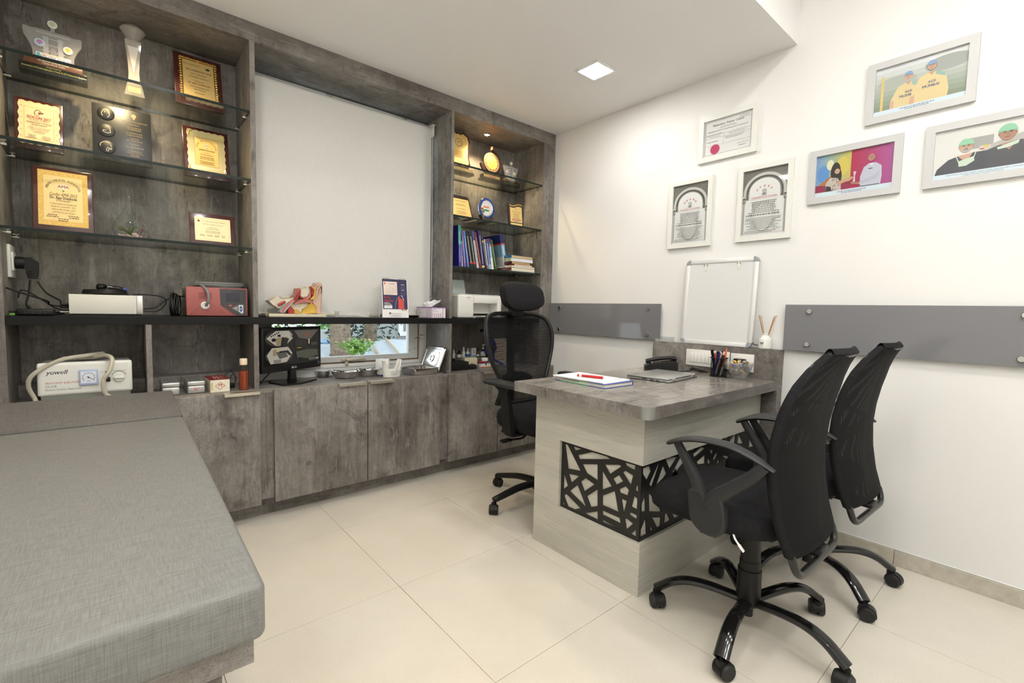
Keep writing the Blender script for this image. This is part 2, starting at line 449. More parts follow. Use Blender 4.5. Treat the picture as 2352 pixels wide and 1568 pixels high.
class Print(B):
    """flat print: layered ink on a surface. M maps (u, v, height) to local space"""
    def __init__(s, M, step=0.00012):
        super().__init__(); s.M = M; s.step = step; s.lay = 1
    def P(s, u, v): return s.M @ Vector((u, v, s.lay*s.step))
    def poly(s, pts, mat):
        tri = geometry.tessellate_polygon([[Vector((u, v, 0)) for u, v in pts]])
        V = [s.bm.verts.new(s.P(u, v)) for u, v in pts]
        for t in tri: s.face([V[k] for k in t], mat)
        s.lay += 1; return s
    def rect(s, u0, v0, u1, v1, mat): return s.poly([(u0, v0), (u1, v0), (u1, v1), (u0, v1)], mat)
    def ell(s, u, v, ru, rv, mat, n=20, a0=0, a1=2*PI):
        return s.poly([(u+ru*math.cos(a0+(a1-a0)*k/n), v+rv*math.sin(a0+(a1-a0)*k/n)) for k in range(n if a1-a0 > 6.2 else n+1)], mat)
    def line(s, pts, w, mat, closed=False):
        n = len(pts)
        for k in range(n if closed else n-1):
            a = Vector(pts[k]); b = Vector(pts[(k+1) % n]); d = (b-a)
            if d.length < 1e-9: continue
            q = Vector((-d.y, d.x)).normalized()*w/2; e = d.normalized()*w*0.3
            V = [s.bm.verts.new(s.P(*p)) for p in (a-q-e, b-q+e, b+q+e, a+q-e)]
            s.face(V, mat)
        s.lay += 1; return s
    def frame(s, u0, v0, u1, v1, w, mat): return s.line([(u0, v0), (u1, v0), (u1, v1), (u0, v1)], w, mat, True)
    def text(s, body, u, v, size, mat, width=None, align=0, bold=False, rot=0.0, shear=0.0):
        vs, fs, a, b = text_tris(body, bold)
        if not vs: return s
        k = size; kx = size if width is None else width/(b-a)
        off = 0 if align == 0 else (-a*kx if align < 0 else -b*kx)
        c, sn = math.cos(rot), math.sin(rot)
        V = []
        for x, y in vs:
            X, Y = x*kx+off+shear*y*k, y*k
            V.append(s.bm.verts.new(s.P(u+X*c-Y*sn, v+X*sn+Y*c)))
        for f in fs: s.face([V[i] for i in f], mat)
        s.lay += 1
        if bold: return s.text(body, u+0.03*size*c, v+0.03*size*sn, size, mat, width, align, False, rot, shear)
        return s
    def arc(s, body, u, v, ru, rv, a0, a1, size, mat):
        n = len(body)
        for k, ch in enumerate(body):
            if ch == ' ': continue
            a = a0+(a1-a0)*(k+0.5)/n
            s.text(ch, u+ru*math.cos(a), v+rv*math.sin(a), size, mat, rot=a-PI/2)
            s.lay -= 1
        s.lay += 1; return s
    def lines(s, u0, u1, v, n, dv, h, mat, center=True, seed=1):
        """rows of tiny word-like dashes for lettering too small to read"""
        R = random.Random(seed)
        for k in range(n):
            w = (u1-u0)*R.uniform(0.62, 1.0); a = (u0+u1-w)/2 if center else u0; x = a
            while x < a+w-h:
                l = min(R.uniform(2, 6)*h*0.6, a+w-x)
                V = [s.bm.verts.new(s.P(*p)) for p in ((x, v-k*dv-h/2), (x+l, v-k*dv-h/2), (x+l, v-k*dv+h/2), (x, v-k*dv+h/2))]
                s.face(V, mat); x += l+h*0.7
        s.lay += 1; return s
    def done(s, name, parent): return s.build(name, parent, smooth=False, fixn=False)

FRONT = Matrix(((1, 0, 0, 0), (0, 0, -1, 0), (0, 1, 0, 0), (0, 0, 0, 1)))     # u->x, v->z, out->-y
def front(y, x=0.0, z=0.0): return Matrix.Translation((x, y, z)) @ FRONT
TOPM = Matrix.Identity(4)
def topside(z, x=0.0, y=0.0, rot=0.0): return Matrix.Translation((x, y, z)) @ Matrix.Rotation(rot, 4, 'Z')
LEFTM = Matrix(((0, 0, -1, 0), (-1, 0, 0, 0), (0, 1, 0, 0), (0, 0, 0, 1)))    # u->-y, v->z, out->-x
def leftside(x, y=0.0, z=0.0): return Matrix.Translation((x, y, z)) @ LEFTM

# ------------------------------------------------------------------ scene objects
def tag(o, label=None, cat=None, group=None, kind=None):
    if label: o['label'] = label
    if cat: o['category'] = cat
    if group: o['group'] = group
    if kind: o['kind'] = kind
    return o
def thing(name, label, cat, loc=(0, 0, 0), rotz=0.0, group=None, rot=None):
    o = bpy.data.objects.new(name, None); COL.objects.link(o)
    o.empty_display_size = 0.05
    o.location = loc; o.rotation_euler = rot if rot else (0, 0, rotz)
    return tag(o, label, cat, group)
def struct(o): o['kind'] = 'structure'; return o
def sbox(name, x0, x1, y0, y1, z0, z1, mat, parent=None, bev=0.0):
    return B(mat).box(x0, x1, y0, y1, z0, z1, bev=bev).build(name, parent)
def smoothpath(pts, n=6, closed=False):
    """Catmull-Rom through points"""
    P = [Vector(p) for p in pts]; out = []; L = len(P)
    rng = range(L if closed else L-1)
    for i in rng:
        p0 = P[(i-1) % L] if (closed or i > 0) else P[i]
        p1, p2 = P[i], P[(i+1) % L]
        p3 = P[(i+2) % L] if (closed or i < L-2) else P[(i+1) % L]
        for k in range(n):
            t = k/n
            out.append(0.5*((2*p1) + (-p0+p2)*t + (2*p0-5*p1+4*p2-p3)*t*t + (-p0+3*p1-3*p2+p3)*t**3))
    if not closed: out.append(P[-1])
    return out
# ================================================================== SETTING
H, SOF, DD = 2.402, 2.317, 0.335
XL, XL1, XA, XB, XC, XD, XE = -2.97, -2.893, -2.061, -2.039, -0.930, -0.910, -0.121
ZC, ZS0, ZS1 = 0.657, 0.977, 1.013
YB, YF, YS, HU = 0.345, -3.90, -1.641, 2.80
TP, TX, TY = 0.597, -1.170, -0.379

GROUT = pmat('grout', (0.30, 0.24, 0.17, 1), 0.8)
floor = struct(sbox('floor', XL, 0.0, YF, YB, -0.06, -0.0025, GROUT))
_k = 0
xs = [x for x in [TX+TP*k for k in range(-5, 4)]]
ys = [y for y in [TY+TP*k for k in range(-8, 4)]]
for a in xs:
    for b in ys:
        x0, x1 = max(a, XL), min(a+TP, 0.0); y0, y1 = max(b, YF), min(b+TP, 0.3)
        if x1-x0 < 0.02 or y1-y0 < 0.02: continue
        B(TILE).box(x0+0.0007, x1-0.0007, y0+0.0007, y1-0.0007, -0.0024, 0.0, bev=0.0004, seg=1).build('tile', floor)

struct(sbox('wall_right', 0.0, 0.12, YF-0.1, 0.5, -0.06, HU+0.06, WALL))
struct(sbox('wall_left', XL-0.12, XL, YF-0.1, 0.5, -0.06, HU+0.06, WALL))
struct(sbox('wall_front', XL, 0.0, YF-0.12, YF, -0.06, HU+0.06, WALL))
wb = B(WALL)
wb.box(XL, XB-0.002, YB, 0.5, -0.06, HU); wb.box(XC+0.002, 0.0, YB, 0.5, -0.06, HU)
wb.box(XB-0.002, XC+0.002, YB, 0.5, -0.06, 0.66); wb.box(XB-0.002, XC+0.002, YB, 0.5, 2.31, HU)
struct(wb.build('wall_back'))
struct(sbox('ceiling', XL, 0.0, YS, YB, H, H+0.05, CEIL))
struct(sbox('ceiling', XL, 0.0, YF, YS, HU, HU+0.05, CEIL))
struct(sbox('trim_1', XL, 0.0, YS, YS+0.03, H+0.05, HU, CEIL))
# skirting on the right wall, one tile after another, with its plaster lip
sk = thing('baseboard_right', None, None); sk['kind'] = 'structure'
yb = -1.668
cuts = [-1.668, -2.160, -2.757, -3.354, YF]
for a, b in zip(cuts, cuts[1:]):
    B(SKIRT).box(-0.010, 0.0, b+0.0007, a-0.0007, 0.0, 0.068, bev=0.001, seg=1).build('skirting_tile', sk)
B(WALL).box(-0.006, 0.0, YF, -1.668, 0.068, 0.073, bev=0.002, seg=1).build('plaster_lip', sk)
cuts = [-0.953, -0.379, 0.018]
for a, b in zip(cuts[1:], cuts):
    B(SKIRT).box(-0.010, 0.0, b+0.0007, a-0.0007, 0.0, 0.068, bev=0.001, seg=1).build('skirting_tile', sk)

# window behind the blind
def oldpaint():
    m, nt, p = nodes('chipped_window_paint')
    n = N(nt, 'ShaderNodeTexNoise', Scale=9.0, Detail=6.0, Roughness=0.7)
    nt.links.new(coords(nt, (1.2, 3.0, 3.0)).outputs[0], n.inputs['Vector'])
    r = ramp(nt, [(0.60, (0.70, 0.71, 0.69, 1)), (0.66, (0.30, 0.19, 0.10, 1))])
    nt.links.new(n.outputs['Fac'], r.inputs[0]); nt.links.new(r.outputs[0], p.inputs['Base Color'])
    p.inputs['Roughness'].default_value = 0.6
    return m
OLDW = oldpaint()
GROOVE = pmat('bare_wood_joint', (0.20, 0.115, 0.06, 1), 0.8)
win = thing('window_1', None, None); win['kind'] = 'structure'
fb = B(OLDW)
fb.box(XC-0.055, XC-0.001, 0.285, 0.345, 0.70, 2.305, bev=0.003); fb.box(XB+0.001, XB+0.055, 0.285, 0.345, 0.70, 2.305, bev=0.003)
fb.box(XB+0.055, XC-0.055, 0.285, 0.345, 0.70, 0.722, bev=0.003); fb.box(XB+0.055, XC-0.055, 0.285, 0.345, 2.25, 2.305, bev=0.003)
fb.build('frame', win)
jb = B(GROOVE)
jb.box(XC-0.064, XC-0.0555, 0.300, 0.33, 0.722, 2.25); jb.box(XB+0.0555, XC-0.064, 0.300, 0.33, 0.7225, 0.731)
jb.build('joint', win)
sx0, sx1, sz0, sz1 = XB+0.06, XC-0.066, 0.7315, 2.245
sb = B(OLDW)
sb.box(sx1-0.068, sx1, 0.292, 0.335, sz0, sz1, bev=0.003); sb.box(sx0, sx0+0.068, 0.292, 0.335, sz0, sz1, bev=0.003)
sb.box(sx0+0.068, sx1-0.068, 0.292, 0.335, sz0, sz0+0.034, bev=0.003); sb.box(sx0+0.068, sx1-0.068, 0.292, 0.335, sz1-0.05, sz1, bev=0.003)
sash = sb.build('sash', win)
B(GLASS).box(sx0+0.066, sx1-0.066, 0.312, 0.316, sz0+0.032, sz1-0.048).build('pane', sash)
BRASS = pmat('aged_latch_metal', (0.50, 0.46, 0.36, 1), 0.4, 0.8)
lt = B(BRASS)
q = PY(0.285, 796, 826)
lt.box(q.x-0.028, q.x+0.030, 0.283, 0.292, q.z-0.012, q.z+0.010, bev=0.001)
lt.cyl((q.x, 0.288, q.z), (q.x, 0.268, q.z), 0.008, seg=14)
lt.box(q.x-0.004, q.x+0.115, 0.266, 0.274, q.z-0.006, q.z+0.008, bev=0.002)
lt.box(q.x-0.010, q.x+0.010, 0.281, 0.286, q.z-0.040, q.z-0.012, bev=0.002)
lt.build('latch', sash)
SILL = pmat('sill_paint', (0.62, 0.62, 0.60, 1), 0.5)
sbox('sill', XB+0.001, XC-0.001, 0.243, 0.345, ZC+0.0005, 0.6995, SILL, win, bev=0.003)

# ================================================================== BUILT-IN CABINETS
def shelf_row(parent, x0, x1, z, t=0.012):
    b = B(SHELFG, EDGEG)
    b.box(x0+0.001, x1-0.001, 0.006, DD-0.001, z-t, z)
    for f in b.bm.faces:
        if abs(f.normal.z) < 0.5: f.material_index = 1
    sh = b.build('glass_shelf', parent)
    for px, s in ((x0, 1), (x1, -1)):
        for py in (0.06, 0.26):
            p = B(CHROME)
            p.cyl((px, py, z-t-0.007), (px+s*0.022, py, z-t-0.007), 0.0055, seg=10)
            p.cyl((px+s*0.012, py, z-t-0.0045), (px+s*0.012, py, z-t-0.0003), 0.004, seg=8)
            p.build('shelf_support', sh)
    return sh
lc = thing('display_cabinet', 'tall grey concrete-look display cabinet left of the window with three glass shelves', 'cabinet')
sbox('side_panel', XL+0.001, XL1, 0.0, DD, ZC+0.0005, SOF, LAM, lc)
sbox('side_panel', XA, XB, 0.0, DD, ZS1, SOF, LAM, lc)
sbox('side_panel', XA, XB, 0.0, DD, ZC+0.0005, ZS0, LAM, lc)
sbox('back_panel', XL1, XB, DD, YB-0.001, ZC, SOF, LAM, lc)
sbox('top_panel', XL+0.001, XB, 0.0, YB-0.001, SOF, H-0.001, LAMH, lc)
sbox('partition', -2.478, -2.458, 0.0, DD, ZC+0.0005, ZS0, LAM, lc)
sbox('ledge', XL1, -2.478, 0.235, DD, ZC+0.0005, 0.715, LAMH, lc)
sbox('ledge', -2.458, XA, 0.235, DD, ZC+0.0005, 0.715, LAMH, lc)
for z in (1.996, 1.677, 1.349): shelf_row(lc, XL1, XA, z)
rc = thing('display_cabinet', 'grey concrete-look display cabinet right of the window with books on a glass shelf', 'cabinet')
sbox('side_panel', XC, XD, 0.0, DD, ZS1, SOF, LAM, rc)
sbox('side_panel', XC, XD, 0.0, DD, ZC+0.0005, ZS0, LAM, rc)
sbox('side_panel', XE, -0.001, 0.0, DD, ZC+0.0005, SOF, LAM, rc)
sbox('back_panel', XC, XE, DD, YB-0.001, ZC, SOF, LAM, rc)
sbox('top_panel', XC, -0.001, 0.0, YB-0.001, SOF, H-0.001, LAMH, rc)
sbox('ledge', XD, XE, 0.235, DD, ZC+0.0005, 0.715, LAMH, rc)
for z in (2.010, 1.681, 1.353): shelf_row(rc, XD, XE, z)
wp = tag(sbox('window_header', XB+0.0005, XC-0.0005, 0.0, YB-0.001, SOF, H-0.001, LAMH), 'grey concrete-look header panel above the roller blind', 'panel')
bs = tag(B(BLACKL).box(XL1+0.001, XE-0.001, -0.001, DD-0.001, ZS0+0.0005, ZS1-0.0005, bev=0.001, seg=1).build('ledge_shelf'),
         'long black laminate shelf running across both cabinets and the window', 'shelf')
ct = tag(sbox('countertop', XL+0.001, -0.001, -0.0455, YB-0.002, 0.6405, ZC, LAMH), 'grey concrete-look counter above the low cupboards below the window', 'countertop')

def base_cabinet(label, x0, x1, doors, handles):
    t = thing('base_cabinet', label, 'cabinet')
    sbox('carcass', x0+0.0005, x1-0.0005, -0.046, YB-0.002, 0.105, 0.640, LAM, t)
    sbox('plinth', x0+0.0005, x1-0.0005, 0.02, YB-0.002, 0.0005, 0.105, LAMH, t)
    for (a, b), (h0, h1) in zip(doors, handles):
        d = B(LAM).box(a, b, -0.066, -0.0465, 0.086, 0.655, bev=0.0008, seg=1).build('door', t)
        if h1 is None: continue
        p0, p1 = PY(-0.088, h0, 880).x, PY(-0.088, h1, 880).x
        hb = B(HANDLE)
        hb.box(p0, p1, -0.090, -0.048, 0.6552, 0.6575, bev=0.0005, seg=1)
        hb.box(p0, p1, -0.091, -0.0885, 0.643, 0.6575, bev=0.0005, seg=1)
        hb.build('handle', d)
    return t
base_cabinet('low grey two-door cupboard at the head of the couch', XL+0.001, -2.020, ((-2.89, -2.474), (-2.470, -2.0505)), ((0, None), (515, 597)))
base_cabinet('low grey two-door cupboard below the computer monitor and steel dishes', -2.020, -0.998, ((-1.988, -1.5075), (-1.503, -1.0295)), ((780, 843), (851, 906)))
base_cabinet('low grey two-door cupboard behind the mesh office chair', -0.998, -0.001, ((-0.967, -0.5625), (-0.558, -0.135)), ((1111, 1148), (0, None)))

# roller blind
rb = thing('roller_blind', 'pale grey roller blind pulled down over the window', 'blind', (0, 0, 0))
bx1 = -0.968
B(pmat('blind_white', (0.74, 0.73, 0.70, 1), 0.4)).cyl((XB+0.004, 0.205, 2.236), (bx1+0.012, 0.205, 2.236), 0.022, seg=24).build('roller_tube', rb)
B(BLIND).box(XB+0.012, bx1, 0.1835, 0.1850, 1.034, 2.236).build('fabric', rb)
B(pmat('blind_bar', (0.72, 0.68, 0.55, 1), 0.45)).box(XB+0.012, bx1, 0.178, 0.190, 1.018, 1.034, bev=0.003).build('bottom_bar', rb)
bb = B(PWHITE)
bb.box(bx1+0.012, bx1+0.018, 0.175, 0.240, 2.200, 2.275, bev=0.002); bb.box(bx1+0.006, bx1+0.030, 0.18, 0.235, 2.270, 2.277, bev=0.001)
bb.cyl((bx1+0.012, 0.205, 2.236), (bx1+0.003, 0.205, 2.236), 0.027, seg=20)
bb.build('bracket', rb)
ch = B(PWHITE)
for yy in (0.180, 0.214):
    n = 150
    for k in range(n):
        z = 2.215-(2.215-1.150)*k/n
        r = 0.0026 if k % 2 else 0.0013
        if k == 0: pts, rs = [], []
        pts.append((bx1+0.008, yy+0.004*math.sin(k*0.05), z)); rs.append(r)
    ch.tube(pts, rs, 5)
ch.tube([(bx1+0.008, 0.197+0.019*math.cos(a), 1.152-0.02*math.sin(a)) for a in [PI*k/8 for k in range(9)]], 0.0022, 5)
ch.build('bead_chain', rb)

# ------------------------------------------------------------------ lamps
EM = pmat('light_diffuser', (1, 1, 1, 1), 0.5, emit=(1.0, 0.975, 0.93, 1), estr=PANEL_STRENGTH)
def ceiling_light(label, x, y, z, s=0.165):
    t = thing('ceiling_light', label, 'ceiling light', (x, y, z), group='square ceiling lights')
    f = B(pmat('light_rim', (0.85, 0.85, 0.84, 1), 0.4)); h = s/2; i = h-0.016
    for a in ((-h, h, -h, -i), (-h, h, i, h), (-h, -i, -i, i), (i, h, -i, i)):
        f.box(*a, -0.007, -0.0005, bev=0.0015)
    f.build('rim', t)
    B(EM).box(-i, i, -i, i, -0.006, -0.001).build('diffuser', t)
    return t
ceiling_light('square white ceiling light above the desk', -0.525, -0.815, H)
ceiling_light('added square white ceiling light above the left display cabinet, beyond the top of the picture', -2.35, -0.815, H)  # unseen panel, added to brighten the room
for x, nx in ((-1.0, 'right wall'), (-1.75, 'middle of the room'), (-2.5, 'left wall')):  # unseen grid: lamps up there inferred, their number raised to brighten the room
    for y, ny in ((-2.15, 'first row'), (-2.85, 'second row'), (-3.5, 'last row')):
        ceiling_light('unseen, added square white ceiling light in the raised ceiling, %s, nearest the %s' % (ny, nx), x, y, HU)

WARM = pmat('warm_lamp', (1, 1, 1, 1), 0.5, emit=(1.0, 0.72, 0.40, 1), estr=45.0)
def downlight(label, x, y):
    t = thing('shelf_downlight', label, 'spotlight', (x, y, SOF))
    B(CHROME).lathe([(0.018, -0.0005), (0.030, -0.0005), (0.031, -0.003), (0.026, -0.006), (0.020, -0.005), (0.018, -0.0005)], seg=28, cap=False).build('rim', t)
    B(WARM).lathe([(0.0, -0.002), (0.012, -0.003), (0.0178, -0.0015), (0.0178, -0.0008), (0.0, -0.0008)], seg=20, cap=False).build('bulb', t)
    li = bpy.data.lights.new('lamp', 'SPOT'); li.energy = SPOT_WATTS; li.color = (1.0, 0.74, 0.44)
    li.spot_size = math.radians(125); li.spot_blend = 0.7; li.shadow_soft_size = 0.018
    lo = bpy.data.objects.new('lamp', li); COL.objects.link(lo); lo.parent = t; lo.location = (0, 0, -0.012)
downlight('round warm downlight glowing above the shield plaque', -0.523, 0.17)
q = PZ(SOF, 262, -16); downlight('round warm downlight above the crystal trophy', q.x, q.y)

# ================================================================== DESK
dk = thing('office_desk', 'desk with polished grey concrete-look top and bleached wood body with black lattice', 'desk')
X0, Y0, Y1 = -1.184, -1.668, -0.953
R_ = 0.030
arc = [(X0+R_-R_*math.sin(a), Y0+R_-R_*math.cos(a)) for a in [PI/2*k/6 for k in range(7)]]
pl = [(-0.066, Y0)] + arc + [(X0, Y1), (-0.066, Y1)]
tb = B(LAMTOP, LAMH)
tb.prism(pl, lambda u, v, t: Vector((u, v, t)), 0.7055, 0.75, 0)
for f in tb.bm.faces:
    if abs(f.calc_center_median().z-0.75) > 1e-4: f.material_index = 1
tb.build('desktop', dk)
cg = B(pmat('edge_guard', (0.26, 0.26, 0.24, 1), 0.35, 0.1))
a2 = [(X0+R_-(R_+0.0008)*math.sin(a), Y0+R_-(R_+0.0008)*math.cos(a)) for a in [PI/2*k/6 for k in range(-1, 8)]]
cg.prism(a2+[(x+0.003, y+0.003) for x, y in reversed(a2)], lambda u, v, t: Vector((u, v, t)), 0.705, 0.7495)
cg.build('corner_guard', dk)
sbox('back_panel', -0.065, -0.0005, Y0, Y1, 0.0005, 0.906, LAMH, dk)
bx, by0, by1, zo0, zo1 = -1.0995, -1.5954, -1.015, 0.208, 0.509
sbox('end_panel_top', bx, bx+0.04, by0, by1, zo1, 0.705, WWOOD, dk)
sbox('end_panel_bottom', bx, bx+0.04, by0, by1, 0.0005, zo0, WWOOD, dk)
sbox('end_panel_stile', bx, bx+0.04, -1.172, by1, zo0, zo1, WWOOD, dk)
sbox('end_panel_backing', bx+0.0175, bx+0.05, by0+0.0505, -1.172, zo0, zo1, WWOOD, dk)
fx1 = -0.066
sbox('front_panel_top', bx+0.04, fx1, by0, by0+0.04, zo1, 0.705, WWOOD, dk)
sbox('front_panel_bottom', bx+0.04, fx1, by0, by0+0.04, 0.0005, zo0, WWOOD, dk)
sbox('front_panel_stile', -0.142, fx1, by0, by0+0.04, zo0, zo1, WWOOD, dk)
sbox('front_panel_backing', bx+0.0175, -0.142, by0+0.0175, by0+0.05, zo0, zo1, WWOOD, dk)
LATB = pmat('lattice_black', (0.010, 0.0095, 0.009, 1), 0.45)
def zp(o, k, pts): return [(o[0]+x*k, o[1]+y*k) for x, y in pts]
HL = [[(168,115),(203,128),(385,492),(210,457)],[(280,150),(395,185),(308,207)],[(342,270),(545,230),(745,290),(795,328),(368,325)],[(408,396),(617,398),(617,622),(468,522)],
 [(716,403),(922,405),(945,428),(790,532)],[(993,372),(1142,415),(1130,480),(1018,420)],[(684,482),(812,702),(684,747)],[(832,600),(915,548),(970,633),(878,678)],
 [(968,512),(1003,488),(1110,550),(1078,683)],[(152,515),(207,692),(146,742)],[(218,528),(365,560),(255,652)],[(385,638),(453,587),(578,675),(435,772)],
 [(232,768),(340,683),(462,998)],[(468,842),(617,745),(617,975),(525,988)],[(686,832),(855,770),(906,1057),(686,962)],[(920,742),(1010,703),(1050,755),(1032,832),(930,790)],
 [(1145,757),(1155,705),(1176,692),(1176,783)],[(152,835),(185,807),(382,1005),(300,1022),(210,982)],[(140,900),(167,963),(135,950)],[(945,870),(1020,905),(980,1075)],
 [(1088,985),(1125,837),(1168,873),(1162,1023)],[(435,1075),(618,1050),(618,1165)],[(686,1035),(922,1140),(936,1217),(686,1092)],[(686,1165),(935,1302),(686,1195)],
 [(997,1160),(1022,1150),(1110,1218),(1017,1297)],[(1060,1095),(1070,1060),(1160,1103),(1155,1158)],[(1080,1360),(1146,1308),(1146,1398)]]
XLAT = -1.0865
holes = []
for h in HL:
    holes.append([(lambda p: (p.y, p.z))(PX(XLAT, *q)) for q in zp((1270, 1000), 240/1447, h)])
lb = B(LATB)
lb.prism([(-1.5825, zo0+0.0005), (-1.1725, zo0+0.0005), (-1.1725, zo1-0.0005), (-1.5825, zo1-0.0005)], lambda u, v, t: Vector((t, u, v)), XLAT, XLAT+0.003, 0, holes)
lb.build('lattice_panel', dk)
HR = [[(90,600),(165,570),(187,635),(135,742),(90,670)],[(297,518),(268,560),(165,792),(192,828)],[(332,562),(373,662),(335,720),(245,810)],[(362,495),(405,470),(503,462),(410,610)],
 [(545,460),(570,475),(570,540),(495,635),(440,652)],[(612,540),(640,590),(615,592)],[(668,378),(740,342),(685,405)],[(790,345),(838,362),(705,470),(690,430)],
 [(735,525),(832,435),(832,545),(750,555)],[(867,462),(905,540),(865,545)],[(888,380),(935,385),(915,440)],[(930,485),(965,415),(985,430),(945,510)],
 [(1000,480),(1005,535),(972,540)],[(1060,440),(1150,465),(1145,515),(1050,460)],[(1000,258),(1050,240),(1045,280)],[(1085,228),(1125,212),(1080,295)],
 [(1180,194),(1212,184),(1180,340),(1115,300)],[(1240,178),(1300,305),(1222,300)],[(75,1030),(113,930),(120,1120),(72,1120)],[(160,898),(210,950),(315,1125),(165,1120)],
 [(305,992),(352,995),(335,1035)],[(385,1018),(460,1045),(365,1082)],[(435,1122),(545,1085),(565,1150),(465,1205)],[(120,1192),(130,1390),(60,1425),(62,1345)],
 [(175,1275),(207,1342),(180,1360)],[(200,1193),(305,1193),(300,1290),(262,1315)],[(355,1150),(380,1145),(415,1225),(345,1265)]]
YLAT = -1.5825
holes = []
for h in HR:
    holes.append([(lambda p: (p.x, min(max(p.z, zo0+0.008), zo1-0.008)))(PY(YLAT, *q)) for q in zp((1460, 960), 300/1568, h)])
# openings hidden behind the chairs carry the pattern on
for (u, v, s) in ((-0.62, 0.30, 0.05), (-0.50, 0.26, 0.04), (-0.36, 0.33, 0.05), (-0.24, 0.27, 0.045), (-0.74, 0.34, 0.045), (-0.85, 0.42, 0.03), (-0.30, 0.235, 0.02)):
    holes.append([(u-s, v-s*0.6), (u+s*0.9, v-s*0.3), (u+s*0.2, v+s*0.8)])
lb = B(LATB)
lb.prism([(XLAT+0.0002, zo0+0.0005), (-0.1425, zo0+0.0005), (-0.1425, zo1-0.0005), (XLAT+0.0002, zo1-0.0005)], lambda u, v, t: Vector((u, t, v)), YLAT, YLAT+0.003, 0, holes)
lb.build('lattice_panel', dk)

# ================================================================== COUCH
co = thing('examination_couch', 'examination couch with grey woven vinyl mattress and raised headrest in the foreground', 'couch')
Msh = Matrix(((1, 0.0135, 0, 0.0135*1.738), (0, 1, 0, 0), (0, 0, 1, 0), (0, 0, 0, 1)))
B(VINYL).box(-2.955, -2.397, -1.738, -0.284, 0.520, 0.620, bev=0.016, seg=4, M=Msh).build('mattress', co)
hb = B(VINYL_SHADE)
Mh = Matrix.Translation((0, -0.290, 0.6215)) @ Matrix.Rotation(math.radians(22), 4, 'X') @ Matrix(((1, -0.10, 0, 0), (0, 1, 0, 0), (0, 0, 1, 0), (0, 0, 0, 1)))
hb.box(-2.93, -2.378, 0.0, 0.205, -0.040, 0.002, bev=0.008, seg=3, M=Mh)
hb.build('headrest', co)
sbox('apron', -2.945, -2.412, -1.712, -0.12, 0.470, 0.5195, LAMH, co, bev=0.001)
for x0, x1, y0, y1 in ((-2.93, -2.456, -1.69, -1.66), (-2.93, -2.456, -0.30, -0.27)):
    sbox('end_support', x0, x1, y0, y1, 0.0005, 0.470, LAM, co)
sbox('side_support', -2.48, -2.456, -1.66, -0.30, 0.0005, 0.470, LAM, co)
sbox('side_support', -2.93, -2.906, -1.66, -0.30, 0.0005, 0.470, LAM, co)

# ================================================================== CHAIRS
def swivel(name, t, R, ang, leg_mat, w0, w1, plastic=False):
    """five-star base with twin-wheel castors"""
    for k in range(5):
        a = ang+2*PI*k/5; c, s = math.cos(a), math.sin(a)
        if plastic:
            prof = [(0.025, 0.105), (0.09, 0.108), (0.16, 0.104), (0.23, 0.090), (0.285, 0.078), (R, 0.072)]
        else:
            prof = [(0.02, 0.100), (0.08, 0.112), (0.15, 0.121), (0.205, 0.118), (0.25, 0.102), (0.282, 0.080), (R+0.004, 0.064)]
        pts = smoothpath([(r*c, r*s, z) for r, z in prof], 4)
        n = len(pts)
        rs = [w0+(w1-w0)*i/(n-1) for i in range(n)]
        B(leg_mat).tube(pts, rs, 10, flat=0.62, up=(0, 0, 1)).build('base_leg', t)
        ca = a+(0.9, -0.7, 2.0, 2.6, -1.5)[k]
        M = Matrix.Translation((R*c, R*s, 0)) @ Matrix.Rotation(ca, 4, 'Z')
        cb = B(RUBBER, BLACKP)
        for sgn in (-1, 1):
            y0, y1 = sgn*0.005, sgn*0.024
            cb.rings([[M @ Vector((0.012+rr*math.cos(2*PI*j/20), yy, 0.0255+rr*math.sin(2*PI*j/20))) for j in range(20)]
                      for yy, rr in ((y0, 0.0235), (y0, 0.0255), (y1*0.8, 0.0255), (y1, 0.0225))], 0)
        cb.rings([[M @ Vector((0.012+0.0285*math.cos(q), yy, 0.0255+0.0285*math.sin(q))) for q in [PI*(-0.08+1.16*j/14) for j in range(15)]] +
                  [M @ Vector((0.012+0.020*math.cos(q), yy, 0.0255+0.020*math.sin(q))) for q in [PI*(1.08-1.16*j/14) for j in range(15)]] for yy in (-0.0155, 0.0155)], 1)
        cb.rings([[M @ Vector((rr*math.cos(2*PI*j/12), rr*math.sin(2*PI*j/12), zz)) for j in range(12)] for zz, rr in ((0.040, 0.014), (0.058, 0.014), (0.060, 0.006), (0.074, 0.006))], 1)
        cb.build('castor', t)

def cushion(b, w, y0, y1, z0, z1, n=3.4, crown=0.006, seg=44, droop=0.0, mat=None):
    def ring(s, z):
        out = []
        for k in range(seg):
            a = 2*PI*k/seg; c, sn = math.cos(a), math.sin(a)
            x = w*s*math.copysign(abs(c)**(2/n), c); y = (y1-y0)/2*s*math.copysign(abs(sn)**(2/n), sn)
            yy = (y0+y1)/2+y
            dz = -droop*max(0, (yy-(y0+0.62*(y1-y0)))/(0.38*(y1-y0)))**2 if droop else 0
            out.append((x, yy, z+dz))
        return out
    t = z1-z0
    L = [(0.80, z0), (0.94, z0+0.04*t), (0.985, z0+0.18*t), (1.0, z0+0.42*t), (0.99, z0+0.66*t), (0.955, z0+0.84*t), (0.88, z0+0.95*t), (0.70, z1), (0.4, z1+crown*0.7), (0.12, z1+crown)]
    b.rings([ring(s, z) for s, z in L], mat)
    return b

